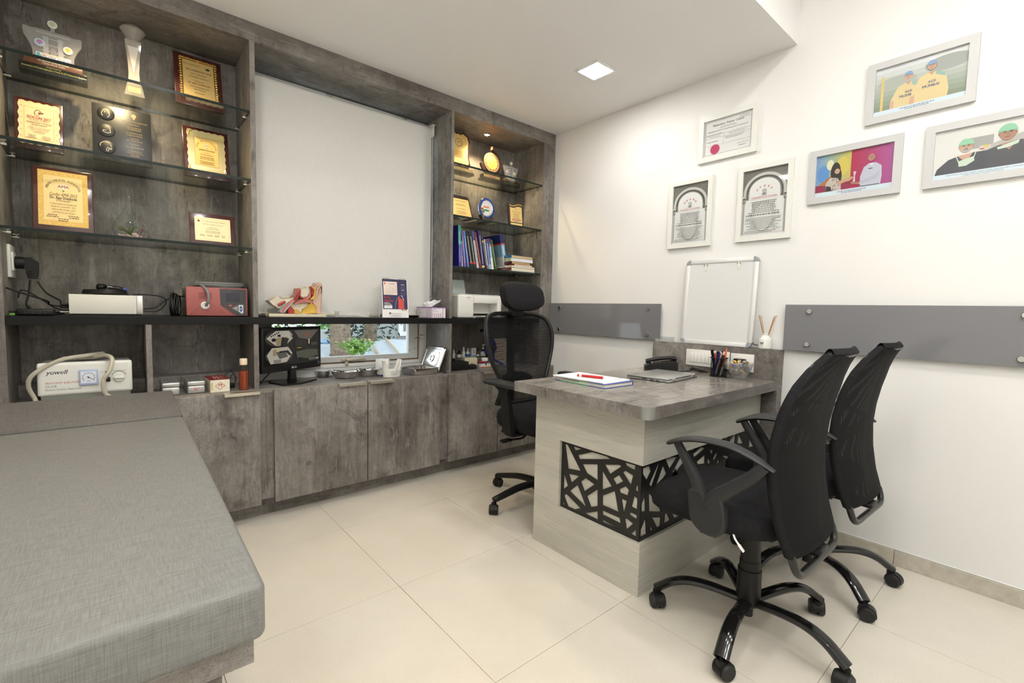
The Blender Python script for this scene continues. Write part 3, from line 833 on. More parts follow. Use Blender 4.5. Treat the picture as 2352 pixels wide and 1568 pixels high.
def visitor_chair(label, loc, rotz, ang):
    t = thing('visitor_chair', label, 'chair', loc, rotz, group='black mesh visitor chairs')
    swivel('v', t, 0.300, ang, BLACKG, 0.021, 0.023)
    g = B(BLACKP)
    g.lathe([(0.018, 0.048), (0.018, 0.092)], seg=18); g.lathe([(0.034, 0.088), (0.040, 0.094), (0.0385, 0.130), (0.0375, 0.212), (0.035, 0.214)], seg=28)
    g.lathe([(0.034, 0.205), (0.033, 0.243), (0.031, 0.245), (0.030, 0.375)], seg=28)
    g.build('gas_column', t)
    m = B(BLACKP); m.box(-0.09, 0.09, -0.10, 0.16, 0.365, 0.398, bev=0.008); m.box(-0.035, 0.035, -0.215, -0.08, 0.355, 0.375, bev=0.006)
    m.build('mechanism', t)
    cushion(B(FABRIC), 0.232, -0.155, 0.318, 0.398, 0.478, 3.2, 0.006, droop=0.028).build('seat', t)
    prof = smoothpath([(-0.188, 0.395), (-0.166, 0.46), (-0.148, 0.55), (-0.142, 0.64), (-0.150, 0.75), (-0.176, 0.86), (-0.214, 0.94), (-0.236, 0.972)], 4) if False else None
    py = [(0.395, -0.186), (0.46, -0.164), (0.55, -0.146), (0.64, -0.139), (0.72, -0.145), (0.80, -0.160), (0.88, -0.184), (0.94, -0.212), (0.972, -0.236)]
    def yof(z):
        for (z0, a), (z1, b) in zip(py, py[1:]):
            if z <= z1: return a+(b-a)*(z-z0)/(z1-z0)
        return py[-1][1]
    def wof(z):
        k = (z-0.395)/0.577
        w = 0.178+0.034*math.sin(PI*min(1, k*0.9))
        if k > 0.72: w *= 1-0.42*((k-0.72)/0.28)**2
        return w
    # tubular frame, a U below and a rolled top
    left = [(-wof(z), yof(z)+0.014, z) for z in [0.395+0.577*k/14 for k in range(15)]]
    bot = [tuple(p_) for p_ in smoothpath([(-0.178, -0.182, 0.382), (-0.175, -0.190, 0.356), (-0.160, -0.195, 0.337), (-0.130, -0.197, 0.330), (-0.06, -0.197, 0.330)], 4)]
    loop = [(-x, y, z) for x, y, z in reversed(bot)]
    path = list(reversed(left)) + bot + loop + [(-x, y, z) for x, y, z in left]
    wt = wof(0.972); top = [(q_*wt, -0.222-0.020*(1-q_*q_), 0.973) for q_ in (0.75, 0.5, 0.25, 0.0, -0.25, -0.5, -0.75)]
    B(pmat('black_tube', (0.016, 0.016, 0.016, 1), 0.28)).tube(path+top, 0.0115, 10, closed=True).build('back_frame', t)
    nb = B(NETV, FABRIC)
    def surf(u, v, off):
        z = 0.385+(0.974-0.385)*v; w = wof(min(z, 0.972))+0.010; x = (2*u-1)*w
        bow = 0.020*(1-(2*u-1)**2)
        return Vector((x, yof(min(z, 0.972))+0.014-bow+off, z))
    nb.grid(lambda u, v: surf(u, v, -0.013), 14, 26); nb.grid(lambda u, v: surf(u, v, 0.013), 14, 26)
    for e in (0.0, 1.0):
        nb.grid(lambda u, v, e=e: surf(e, v, 0.013-0.026*u)+Vector(((1 if e else -1)*0.007*math.sin(PI*u), 0, 0)), 5, 26, 1)
    nb.grid(lambda u, v: surf(v, 1.0, 0.013-0.026*u)+Vector((0, 0, 0.016*math.sin(PI*u))), 5, 14, 1)
    nb.grid(lambda u, v: surf(v, 0.0, 0.013-0.026*u), 2, 14, 1)
    nb.build('mesh_back', t)
    for s in (-1, 1):
        x = s*0.247
        ab = B(GREYP)
        pad = smoothpath([(x+s*0.004, 0.176, 0.652), (x+s*0.006, 0.135, 0.672), (x+s*0.004, 0.07, 0.687), (x, -0.02, 0.687), (x-s*0.006, -0.09, 0.666), (x-s*0.010, -0.142, 0.640)], 4)
        n = len(pad); rs = [0.011+0.0155*math.sin(PI*min(1, 0.12+0.9*k/(n-1)))**0.6 for k in range(n)]
        ab.tube(pad, rs, 10, flat=0.36, up=(0, 0, 1))
        arm = ab.build('armrest', t)
        sb_ = B(GREYP)
        fr = smoothpath([(x, 0.152, 0.660), (x, 0.118, 0.610), (x, 0.082, 0.555), (x, 0.062, 0.505), (x, 0.050, 0.470)], 4)
        sb_.tube(fr, [0.014+0.011*k/(len(fr)-1) for k in range(len(fr))], 10, flat=0.72, up=(1, 0, 0))
        rr = smoothpath([(x, -0.118, 0.650), (x, -0.080, 0.604), (x, -0.028, 0.556), (x, 0.012, 0.518), (x, 0.036, 0.480)], 4)
        sb_.tube(rr, [0.016+0.013*k/(len(rr)-1) for k in range(len(rr))], 10, flat=0.72, up=(1, 0, 0))
        pl_ = [(p_.x, p_.y) for p_ in smoothpath([(0.100, 0.520, 0), (0.097, 0.470, 0), (0.088, 0.428, 0), (0.062, 0.402, 0), (0.026, 0.394, 0), (-0.006, 0.404, 0), (-0.020, 0.436, 0), (-0.018, 0.480, 0), (-0.006, 0.524, 0), (0.022, 0.520, 0), (0.046, 0.500, 0), (0.068, 0.530, 0)], 3, True)]
        ctr = (0.04, 0.455)
        for e0, e1, k0, k1 in ((-0.017, -0.011, 0.90, 1.0), (-0.011, 0.011, 1.0, 1.0), (0.011, 0.017, 1.0, 0.90)):
            sb_.rings([[Vector((x+e, ctr[0]+(u-ctr[0])*k, ctr[1]+(v-ctr[1])*k)) for u, v in pl_] for e, k in ((e0, k0), (e1, k1))])
        sb_.box(min(x, x-s*0.14), max(x, x-s*0.14), 0.01, 0.06, 0.390, 0.3975)
        sb_.build('arm_bracket', t)
    return t
vc1 = visitor_chair('black mesh visitor chair nearest the viewer, in front of the desk lattice', (-0.940, -1.929, 0), 0.0, math.radians(-26.5))
B(PAPER).tube(smoothpath([(-0.216, -0.030, 0.412), (-0.226, -0.040, 0.402), (-0.222, -0.052, 0.385), (-0.212, -0.062, 0.366)], 4), [0.003]*8+[0.0045]*5, 6, flat=0.3).build('cable_tie', vc1)
visitor_chair('black mesh visitor chair closer to the right wall, partly behind the other', (-0.376, -1.937, 0), math.radians(-2), math.radians(-128+2))

ex = thing('office_chair', 'black high-back mesh office chair with headrest behind the desk', 'chair', (-0.765, -0.715, 0), PI)
swivel('e', ex, 0.314, math.radians(175-180), BLACKP, 0.030, 0.021, True)
g = B(BLACKP); g.lathe([(0.045, 0.070), (0.048, 0.080), (0.040, 0.125), (0.030, 0.128), (0.028, 0.25), (0.022, 0.252), (0.020, 0.43)], seg=24); g.build('gas_column', ex)
m_ = B(BLACKP); m_.box(-0.10, 0.10, -0.16, 0.12, 0.405, 0.440, bev=0.01); m_.build('mechanism', ex)
lv = B(BLACKP); lv.tube(smoothpath([(0.05, 0.05, 0.425), (0.16, 0.06, 0.425), (0.20, 0.055, 0.405), (0.255, 0.03, 0.400)], 4), 0.006, 8); lv.box(0.25, 0.315, 0.008, 0.042, 0.392, 0.406, bev=0.005); lv.build('tilt_lever', ex)
cushion(B(FABRIC), 0.255, -0.20, 0.27, 0.440, 0.538, 3.2, 0.008, droop=0.02).build('seat', ex)
wz = [(0.545, 0.182), (0.60, 0.168), (0.66, 0.172), (0.72, 0.196), (0.78, 0.224), (0.85, 0.246), (0.92, 0.255), (0.97, 0.251), (1.01, 0.238), (1.035, 0.212), (1.052, 0.15)]
def exw(z):
    for (a, p), (b, q) in zip(wz, wz[1:]):
        if z <= b: return p+(q-p)*(z-a)/(b-a)
    return wz[-1][1]
def exy(z, x=0.0): return -0.222+0.045*math.exp(-((z-0.66)/0.12)**2) - 0.05*max(0, (z-0.85)/0.2)**2 + 0.55*x*x
side = smoothpath([(-w, exy(z, w), z) for z, w in wz], 3)
path = side + [(0, exy(1.058), 1.058)] + [(-p.x, p.y, p.z) for p in reversed(side)] + [(0.09, exy(0.535), 0.533), (-0.09, exy(0.535), 0.533)]
B(BLACKP).tube(path, 0.0125, 10, closed=True).build('back_frame', ex)
B(NETE).grid(lambda u, v: Vector(((2*u-1)*exw(0.545+0.51*v), exy(0.545+0.51*v, (2*u-1)*exw(0.545+0.51*v)), 0.545+0.51*v)), 18, 40).build('mesh_back', ex)
lu = B(BLACKP)
lu.rings([[(0.135*s*math.cos(2*PI*k/24), -0.232-0.5*0+dy+0.5*(0.135*s*math.cos(2*PI*k/24))**2, 0.655+0.055*s*math.sin(2*PI*k/24)) for k in range(24)] for s, dy in ((0.85, 0.0), (1.0, -0.006), (1.0, -0.016), (0.85, -0.022))])
lu.build('lumbar_pad', ex)
spn = B(BLACKP); spn.tube(smoothpath([(0, -0.10, 0.42), (0, -0.22, 0.43), (0, -0.272, 0.50), (0, -0.280, 0.66), (0, -0.290, 0.85), (0, -0.300, 1.02), (0, -0.262, 1.09)], 5), [0.03]*31, 10, flat=0.4, up=(0, 1, 0)); spn.build('spine', ex)
hd_ = B(FABRIC)
def hring(s, dy):
    o = []
    for k in range(40):
        a = 2*PI*k/40; c, sn = math.cos(a), math.sin(a)
        x = 0.156*s*math.copysign(abs(c)**0.6, c); z = 0.086*s*math.copysign(abs(sn)**0.62, sn)
        z *= 1-0.14*(x/0.156)**2 if sn < 0 else 1-0.06*(x/0.156)**2
        o.append((x, -0.205+dy+1.1*x*x-0.25*z, 1.156+z))
    return o
hd_.rings([hring(0.55, -0.046), hring(0.9, -0.042), hring(1.0, -0.022), hring(1.0, 0.0), hring(0.93, 0.022), hring(0.75, 0.033), hring(0.35, 0.038)])
hd_.build('headrest', ex)
hs = B(BLACKP); hs.box(-0.045, 0.045, -0.270, -0.225, 1.040, 1.092, bev=0.006); hs.box(-0.06, 0.06, -0.262, -0.232, 1.052, 1.066, bev=0.003); hs.build('headrest_stem', ex)
for s in (-1, 1):
    x = s*0.285
    a_ = B(GREYP); a_.box(x-0.040, x+0.040, -0.135, 0.135, 0.678, 0.706, bev=0.012, seg=3); a_.build('armrest', ex)
    a_ = B(BLACKP)
    a_.rings([[(x+dx, y+dy, z) for dx, dy in ((-0.014, -w), (0.014, -w), (0.014, w), (-0.014, w))] for z, y, w in ((0.680, 0.0, 0.075), (0.655, 0.01, 0.034), (0.56, 0.03, 0.030), (0.47, 0.045, 0.032), (0.452, 0.045, 0.038), (0.442, 0.040, 0.036))])
    a_.box(min(x, x-s*0.20), max(x, x-s*0.20), 0.01, 0.08, 0.425, 0.4405, bev=0.004)
    a_.build('arm_post', ex)
# ================================================================== RIGHT WALL
def wallthing(name, label, cat, y, z, group=None): return thing(name, label, cat, (-0.0005, y, z), -PI/2, group)
def glass_panel(label, y0, y1, studs):
    t = thing('wall_panel', label, 'panel', (0, 0, 0), group='grey glass wall panels')
    B(GPANEL).box(-0.024, -0.018, y0, y1, 0.9085, 1.1337, bev=0.0006, seg=1).build('glass_sheet', t)
    for y, z in studs:
        s = B(STEEL)
        s.cyl((-0.0005, y, z), (-0.018, y, z), 0.007, seg=14)
        s.tube([(-0.024, y, z), (-0.031, y, z), (-0.034, y, z)], [0.0125, 0.0125, 0.0105], 22)
        s.build('standoff', t)
    return t
glass_panel('shorter grey glass wall panel between the cabinet and the whiteboard', -0.9705, -0.003, [(-0.118, 1.101), (-0.882, 1.102), (-0.118, 0.940), (-0.882, 0.940)])
glass_panel('long grey glass wall panel behind the visitor chairs', -3.05, -1.669, [(-1.778, 1.102), (-1.776, 0.943), (-2.48, 1.10), (-2.48, 0.938), (-2.95, 1.10), (-2.95, 0.938)])

def picture(label, y0, y1, z0, z1, fm, fw, draw, cat='picture', group=None):
    w, h = y1-y0, z1-z0
    t = wallthing('picture_frame' if cat == 'picture' else 'framed_certificate', label, cat, (y0+y1)/2, (z0+z1)/2, group)
    f = B(fm); X, Z = w/2, h/2
    o = [(-X, -Z), (X, -Z), (X, Z), (-X, Z)]; i = [(-X+fw, -Z+fw), (X-fw, -Z+fw), (X-fw, Z-fw), (-X+fw, Z-fw)]
    for k in range(4):     # four mitred rails
        j = (k+1) % 4
        prof = lambda a, b, y: Vector((a, y, b))
        q = [o[k], o[j], i[j], i[k]]
        f.prism(q, lambda u, v, s: Vector((u, s, v)), 0.0, -0.016)
    fo = f.build('frame', t)
    B(C(60, 58, 55)).box(-X+fw-0.001, X-fw+0.001, -0.005, -0.001, -Z+fw-0.001, Z-fw+0.001).build('backing', t)
    p = Print(front(-0.0052), 0.00010)
    draw(p, X-fw, Z-fw)
    p.done('print', t)
    B(PICG).box(-X+fw-0.0005, X-fw+0.0005, -0.0112, -0.0102, -Z+fw-0.0005, Z-fw+0.0005).build('glass', t)
    return t
K = C(52, 50, 50); KG = C(120, 120, 120); INK = C(92, 90, 92)
def draw_council(p, X, Z):
    p.rect(-X, -Z, X, Z, PAPER); p.frame(-X+.010, -Z+.010, X-.010, Z-.008, .0012, K)
    p.text('Maharashtra  Medical  Council', 0, Z-.030, .0165, K, width=X*1.25, bold=True)
    p.lines(-.055, .055, Z-.044, 2, .006, .0020, KG, seed=3)
    p.text('REGISTRATION CERTIFICATE FOR ADDITIONAL MEDICAL QUALIFICATION', 0, Z-.062, .0078, K, width=X*1.62)
    p.lines(X-.075, X-.014, Z-.014, 2, .009, .0022, KG, seed=5); p.lines(-X+.016, -.02, Z-.078, 1, .01, .0022, KG, False, 6)
    p.line([(-X+.010, Z-.082), (X-.010, Z-.082)], .0008, K); p.line([(-X+.010, Z-.098), (X-.010, Z-.098)], .0006, K); p.line([(-X+.010, Z-.138), (X-.010, Z-.138)], .0006, K)
    p.line([(-.02, Z-.082), (-.02, Z-.138)], .0006, K)
    p.lines(-X+.02, -.03, Z-.090, 1, .01, .0020, KG, seed=7); p.lines(-.01, X-.02, Z-.090, 1, .01, .0020, KG, seed=8)
    p.lines(-X+.02, -.035, Z-.116, 1, .01, .0026, K, False, 9); p.lines(-.012, X-.022, Z-.106, 2, .008, .0022, KG, False, 10)
    p.ell(-X*.50, -Z+.037, .0265, .0265, C(196, 52, 104), 36); p.ell(-X*.50, -Z+.037, .016, .016, C(188, 44, 96), 30)
    p.line([(X*.42+.006*k, -Z+.040+.005*math.sin(k*2.3)) for k in range(11)], .0009, KG); p.lines(X*.45, X*.8, -Z+.028, 1, .01, .002, KG, seed=11)
picture('white framed certificate with a round pink seal', -1.480, -1.160, 1.930, 2.180, FRAMEW, 0.027, draw_council, 'certificate')
GRM = C(122, 120, 112); GRD = C(92, 90, 84)
def draw_diploma(p, X, Z):
    p.rect(-X, -Z, X, Z, C(236, 238, 236))
    p.rect(-X, Z-.135, X, Z, GRM)
    R = random.Random(4)
    for k in range(190):                       # engraved stone texture of the spandrels
        u, v = R.uniform(-X+.003, X-.003), R.uniform(Z-.130, Z-.003); l = R.uniform(.004, .010)
        p.line([(u, v), (u+l, v+R.uniform(-.001, .001))], .0010, GRD if k % 2 else C(158, 156, 148)); p.lay -= 1
    p.lay += 1
    def arch(r, v0):
        pts = [(-r, v0)]
        for k in range(25):
            a = PI-PI*k/24; pts.append((r*math.cos(a), v0+.030+r*0.96*math.sin(a)**0.9))
        return pts+[(r, v0)]
    v0 = Z-.150
    p.rect(-X+.001, Z-.165, X-.001, Z-.128, C(236, 238, 236))
    for r, m in ((X-.004, C(232, 232, 226)), (X-.007, GRM), (X-.0085, C(236, 236, 230)), (X-.013, GRD), (X-.0145, C(226, 226, 220)), (X-.018, C(84, 84, 80))):
        p.poly(arch(r, v0), m)
    n = 27; pts = []
    for k in range(n*2+1):
        a = PI-PI*k/(n*2); r = (X-.032) if k % 2 else (X-.024)
        pts.append((r*math.cos(a), v0+.030+r*.96*math.sin(a)**.9))
    p.poly([(-(X-.027), v0)]+pts+[((X-.027), v0)], C(150, 149, 143)); p.poly(arch(X-.033, v0), C(238, 240, 238))
    for s in (-1, 1):
        p.rect(s*(X-.008)-.004, -Z+.010, s*(X-.008)+.004, v0-.012, C(196, 196, 190)); p.line([(s*(X-.011), -Z+.01), (s*(X-.011), v0)], .0012, GRD); p.line([(s*(X-.004), -Z+.01), (s*(X-.004), v0)], .0012, GRD)
        p.rect(s*(X-.0085)-.007, v0-.016, s*(X-.0085)+.007, v0+.012, GRD); p.rect(s*(X-.0085)-.0035, v0-.012, s*(X-.0085)+.0035, v0+.004, C(190, 190, 184))
    RD = C(206, 74, 72)
    for k in range(5):
        a = math.radians(152-31*k); u, v = .040*math.cos(a), v0+.030+.030*math.sin(a)
        p.line([(u-.004, v+.005), (u+.004, v+.005)], .0016, RD); p.line([(u+.001, v+.005), (u+.001, v-.004)], .0014, RD); p.line([(u-.003, v+.003), (u-.003, v-.002), (u+.001, v)], .0013, RD)
    p.poly([(-.009, v0+.044), (.009, v0+.044), (.008, v0+.026), (0, v0+.021), (-.008, v0+.026)], KG); p.rect(-.006, v0+.027, .006, v0+.041, C(226, 228, 226)); p.line([(0, v0+.028), (0, v0+.039)], .002, KG)
    p.line([(-.011, v0+.020), (0, v0+.017), (.011, v0+.020)], .003, KG)
    p.text('UNIVERSITY OF MUMBAI', 0, v0+.006, .0105, RD, width=X*1.15)
    p.ell(0, -.075, X*.42, .070, C(228, 230, 226), 30)
    p.lines(-X+.020, X-.020, v0-.016, 7, .0092, .0034, INK, seed=21); p.lines(-X+.022, X-.030, v0-.083, 1, .01, .0042, K, seed=22)
    p.lines(-X+.020, X-.020, v0-.100, 8, .0078, .0026, INK, seed=23); p.lines(-X+.020, X-.026, v0-.166, 2, .008, .0026, INK, False, 24)
    p.line([(X-.055+.004*k, -Z+.024+.004*math.sin(k*1.9)+.001*k) for k in range(10)], .0010, K); p.line([(X-.06, -Z+.016), (X-.014, -Z+.017)], .0008, RD)
    p.line([(-X+.012, -Z+.010), (X-.012, -Z+.010)], .0008, KG)
picture('white framed university diploma nearer the cabinet, above the whiteboard', -1.255, -0.988, 1.464, 1.855, FRAMEW, 0.0255, draw_diploma, 'certificate', 'framed diplomas with arch print')
picture('white framed university diploma farther from the cabinet, beside the pink-backed photo', -1.665, -1.396, 1.467, 1.858, FRAMEW, 0.0255, draw_diploma, 'certificate', 'framed diplomas with arch print')

def grade(p, u0, v0, u1, v1, c0, c1, n=14):
    for k in range(n):
        t = (k+.5)/n; c = [int(a+(b-a)*t) for a, b in zip(c0, c1)]
        p.rect(u0+(u1-u0)*k/n, v0, u0+(u1-u0)*(k+1)/n, v1, C(*c, .35)); p.lay -= 1
    p.lay += 1
def head(p, u, v, r, skin, hair=None, cap=None, beard=None, glasses=False):
    p.ell(u, v, r*.80, r, C(*skin), 24)
    for s in (-1, 1): p.ell(u+s*r*.80, v-.05*r, r*.13, r*.22, C(*[int(c*.93) for c in skin]), 10)
    if beard: p.ell(u, v-r*.55, r*.55, r*.42, C(*beard), 18); p.ell(u, v-r*.42, r*.28, r*.10, C(*[int(c*.8) for c in skin]), 12)
    if hair: p.ell(u, v+r*.62, r*.74, r*.42, C(*hair), 18, 0, PI)
    if cap: p.ell(u, v+r*.28, r*.92, r*.95, C(*cap), 22, 0, PI); p.rect(u-r*.92, v+r*.20, u+r*.92, v+r*.34, C(*[int(c*.9) for c in cap]))
    dk = C(*[int(c*.45) for c in skin])
    for s in (-1, 1): p.ell(u+s*r*.30, v+r*.06, r*.13, r*.055, dk, 10); p.line([(u+s*r*.16, v+r*.20), (u+s*r*.46, v+r*.21)], r*.06, dk)
    p.poly([(u-.05*r, v+.02*r), (u+.05*r, v+.02*r), (u+.15*r, v-.26*r), (u-.13*r, v-.26*r)], C(*[int(c*.88) for c in skin]))
    p.line([(u-r*.25, v-r*.50), (u, v-r*.54), (u+r*.25, v-r*.50)], r*.07, C(*[int(c*.62) for c in skin]))
    if glasses:
        for s in (-1, 1): p.line([(u+s*r*.3+.16*r*math.cos(a), v+.05*r+.12*r*math.sin(a)) for a in [2*PI*k/10 for k in range(10)]], r*.03, dk, True)
def caption(p, X, Z, h, a, b):
    p.rect(-X, -Z, X, -Z+h, C(214, 230, 240)); ci = C(96, 108, 122)
    if a: p.text(a, 0, -Z+h*.64, .0075, ci, width=X*1.45); p.text(b, 0, -Z+h*.30, .0075, ci, width=X*.75)
    else: p.lines(-X*.62, X*.62, -Z+h*.62, 1, .01, .0028, ci, seed=31); p.lines(-X*.42, X*.42, -Z+h*.30, 1, .01, .0028, ci, seed=32)
def draw_award(p, X, Z):
    grade(p, -X, -Z, -X*.06, Z, (120, 164, 214), (206, 196, 96)); grade(p, -X*.06, -Z, X, Z, (176, 34, 74), (176, 88, 158))
    p.ell(-X*.80, Z*.1, X*.16, Z*.42, C(92, 150, 214), 20); p.ell(-X*.62, Z*.5, X*.10, Z*.25, C(232, 228, 190), 16); p.ell(-X*.28, Z*.35, X*.18, Z*.45, C(216, 200, 92), 18)
    p.poly([(-X, -Z*.5), (-X*.62, -Z*.05), (-X*.15, -Z*.4), (-X*.15, -Z), (-X, -Z)], C(176, 122, 70)); p.poly([(-X, -Z*.42), (-X*.55, -Z*.5), (-X*.05, -Z*.4), (-X*.05, -Z), (-X, -Z)], C(150, 40, 76))
    # woman in patterned top handing over the trophy
    p.ell(-X*.46, Z*.12, X*.135, Z*.46, C(44, 32, 30), 24); p.ell(-X*.36, -Z*.10, X*.07, Z*.32, C(48, 34, 32), 18)
    p.poly([(-X*.70, -Z), (-X*.72, -Z*.40), (-X*.60, -Z*.12), (-X*.40, -Z*.18), (-X*.30, -Z*.45), (-X*.28, -Z)], C(204, 192, 182))
    p.poly([(-X*.72, -Z), (-X*.70, -Z*.50), (-X*.58, -Z*.55), (-X*.48, -Z)], C(54, 50, 52))
    R = random.Random(2)
    for k in range(26): p.ell(R.uniform(-X*.64, -X*.34), R.uniform(-Z*.95, -Z*.2), X*.018, Z*.022, C(110, 100, 98), 8); p.lay -= 1
    p.lay += 1
    p.poly([(-X*.44, -Z*.38), (-X*.36, -Z*.52), (0, -Z*.34), (X*.03, -Z*.26), (-X*.02, -Z*.22)], C(206, 166, 138))
    head(p, -X*.415, Z*.14, X*.082, (216, 178, 152), glasses=True)
    # man in pale blue shirt receiving it
    p.poly([(X*.22, -Z), (X*.20, -Z*.30), (X*.28, Z*.10), (X*.40, Z*.24), (X*.58, Z*.24), (X*.72, Z*.06), (X*.74, -Z*.40), (X*.70, -Z)], C(198, 202, 218))
    p.poly([(X*.22, -Z), (X*.22, -Z*.74), (X*.70, -Z*.74), (X*.70, -Z)], C(46, 42, 46))
    p.poly([(X*.72, -Z*.15), (X*.62, -Z*.48), (X*.18, -Z*.66), (X*.15, -Z*.56), (X*.50, -Z*.36)], C(186, 190, 208)); p.poly([(X*.20, -Z*.66), (-X*.02, -Z*.58), (-X*.05, -Z*.48), (X*.18, -Z*.54)], C(178, 132, 106))
    p.rect(X*.40, -Z*.02, X*.50, Z*.02, K); p.poly([(X*.40, Z*.24), (X*.47, Z*.12), (X*.54, Z*.24)], C(232, 234, 240))
    head(p, X*.46, Z*.50, X*.105, (186, 142, 116))
    p.poly([(X*.02, -Z*.50), (X*.08, -Z*.50), (X*.07, -Z*.22), (X*.10, -Z*.02), (X*.02, -Z*.02), (X*.04, -Z*.22)], C(220, 208, 216))
    caption(p, X, Z, Z*.22, None, None)
picture('silver framed photo of a woman handing a trophy to a man on a pink backdrop', -2.082, -1.733, 1.614, 1.863, FRAMES, 0.029, draw_award)
def draw_cricket(p, X, Z):
    for k in range(10):
        t = k/9; c = [int(a+(b-a)*t) for a, b in zip((122, 138, 112), (222, 226, 228))]
        p.rect(-X, -Z+2*Z*k/10, X, -Z+2*Z*(k+1)/10, C(*c, .35)); p.lay -= 1
    p.lay += 1
    p.ell(X*.6, Z*.55, X*.5, Z*.30, C(170, 176, 170), 20); p.ell(-X*.5, Z*.30, X*.45, Z*.25, C(178, 184, 176), 20); p.rect(-X*.86, -Z, -X*.80, Z*.66, C(226, 200, 120))
    Y = (226, 208, 156)
    for u, v, s in ((-X*.26, 0, .94), (X*.24, Z*.14, 1.06)):
        p.poly([(u-X*.40*s, -Z), (u-X*.38*s, -Z*.45), (u-X*.22*s, v+Z*.06), (u-X*.06*s, v+Z*.16), (u+X*.12*s, v+Z*.16), (u+X*.30*s, v+Z*.02), (u+X*.38*s, -Z*.5), (u+X*.34*s, -Z)], C(*Y))
        p.poly([(u+X*.12*s, v+Z*.16), (u+X*.30*s, v+Z*.02), (u+X*.30*s, v-Z*.12), (u+X*.10*s, v+Z*.04)], C(150, 188, 176)); p.poly([(u-X*.40*s, -Z), (u-X*.39*s, -Z*.5), (u-X*.30*s, -Z*.46), (u-X*.30*s, -Z)], C(214, 172, 146))
        p.poly([(u-X*.05*s, v+Z*.18), (u+X*.10*s, v+Z*.18), (u+X*.03*s, v+Z*.04)], C(204, 160, 134))
        head(p, u+X*.02, v+Z*.42, X*.112*s, (206, 164, 138), cap=(138, 168, 204))
        p.text('AOI', u+X*.04, v-Z*.22, .014, C(92, 98, 150), bold=True); p.text('MUMBAI', u+X*.02, v-Z*.38, .0145, C(92, 98, 150), bold=True)
    caption(p, X, Z, Z*.20, None, None)
picture('silver framed photo of two men in yellow cricket shirts, highest on the wall', -2.292, -1.941, 1.927, 2.184, FRAMES, 0.029, draw_cricket)
def draw_surgeons(p, X, Z):
    p.rect(-X, -Z, X, Z, C(226, 226, 222)); p.rect(-X*.45, Z*.06, X*.15, Z*.52, C(168, 168, 166)); p.poly([(X*.0, Z*.1), (X, Z*.55), (X, -Z*.2), (-X*.1, -Z*.2)], C(186, 184, 178)); p.rect(-X*.1, -Z*.02, X*.1, Z*.14, C(212, 206, 196))
    p.ell(X*.02, Z*.10, X*.05, Z*.06, C(214, 190, 92), 12); p.ell(-X*.06, Z*.02, X*.05, Z*.03, C(196, 96, 84), 12)
    NV = C(66, 68, 78)
    p.poly([(-X, -Z), (-X*.92, -Z*.55), (-X*.70, -Z*.22), (-X*.50, -Z*.12), (-X*.20, -Z*.06), (X*.1, -Z*.08), (X*.1, -Z)], NV)
    p.poly([(X*.0, -Z), (X*.06, -Z*.06), (X*.25, Z*.04), (X*.62, Z*.14), (X*.85, Z*.06), (X, -Z*.1), (X, -Z)], C(72, 72, 80))
    p.poly([(-X*.52, -Z*.12), (-X*.22, -Z*.06), (-X*.34, -Z*.42)], C(206, 166, 144)); p.poly([(X*.28, Z*.06), (X*.58, Z*.14), (X*.45, -Z*.20)], C(176, 134, 110))
    MK = C(206, 224, 206)
    p.poly([(-X*.50, -Z*.34), (-X*.20, -Z*.22), (-X*.18, -Z*.40), (-X*.34, -Z*.56), (-X*.48, -Z*.56)], MK); p.line([(-X*.56, -Z*.08), (-X*.46, -Z*.5)], .003, MK); p.line([(-X*.16, -Z*.02), (-X*.20, -Z*.28)], .003, MK)
    p.poly([(X*.22, -Z*.04), (X*.62, Z*.14), (X*.60, Z*.0), (X*.40, -Z*.10), (X*.24, -Z*.12)], MK)
    head(p, -X*.36, Z*.22, X*.165, (204, 162, 138), cap=(150, 208, 172), beard=(186, 178, 170)); head(p, X*.40, Z*.46, X*.185, (176, 132, 108), cap=(146, 204, 168))
    caption(p, X, Z, Z*.20, "With World's Top most Cochlear Implant Surgeon (Germany) after a challenging", 'surgery during a Surgical Workshop')
picture('silver framed photo of two surgeons in green caps at the right edge', -2.506, -2.155, 1.613, 1.863, FRAMES, 0.029, draw_surgeons)

# whiteboard leaning on the desk ledge
wbd = thing('whiteboard', 'small blank whiteboard with grey corner caps leaning on the desk ledge', 'whiteboard', (-0.052, -1.331, 0.9066), rot=(-math.atan2(0.036, 0.475), 0, -PI/2))
WW, WH = 0.200, 0.478
B(pmat('board_face', (0.71, 0.71, 0.70, 1), 0.25)).box(-WW+0.01, WW-0.01, -0.006, 0.004, 0.01, WH-0.01).build('board', wbd)
fr = B(pmat('board_frame', (0.80, 0.80, 0.79, 1), 0.3, 0.2)); fw = 0.022
fr.box(-WW+0.02, WW-0.02, -0.011, 0.006, 0.0, fw, bev=0.003); fr.box(-WW+0.02, WW-0.02, -0.011, 0.006, WH-fw, WH, bev=0.003)
fr.box(-WW, -WW+fw, -0.011, 0.006, 0.02, WH-0.02, bev=0.003); fr.box(WW-fw, WW, -0.011, 0.006, 0.02, WH-0.02, bev=0.003)
fr.build('frame', wbd)
for sx in (-1, 1):
    for sz in (0, 1):
        c = B(C(150, 156, 162, .4)); zc = 0.026 if sz == 0 else WH-0.026; sg = -1 if sz == 0 else 1
        xc = sx*(WW-0.026)
        pts = [(xc+sx*0.027*math.cos(a), zc+sg*0.027*math.sin(a)) for a in [PI/2*k/8 for k in range(9)]]
        inn = [(xc+sx*0.004*math.cos(a), zc+sg*0.004*math.sin(a)) for a in [PI/2*k/4 for k in range(5)]]
        c.prism(pts+list(reversed(inn)), lambda u, v, s: Vector((u, s, v)), -0.0125, 0.0065)
        c.build('corner_cap', wbd)
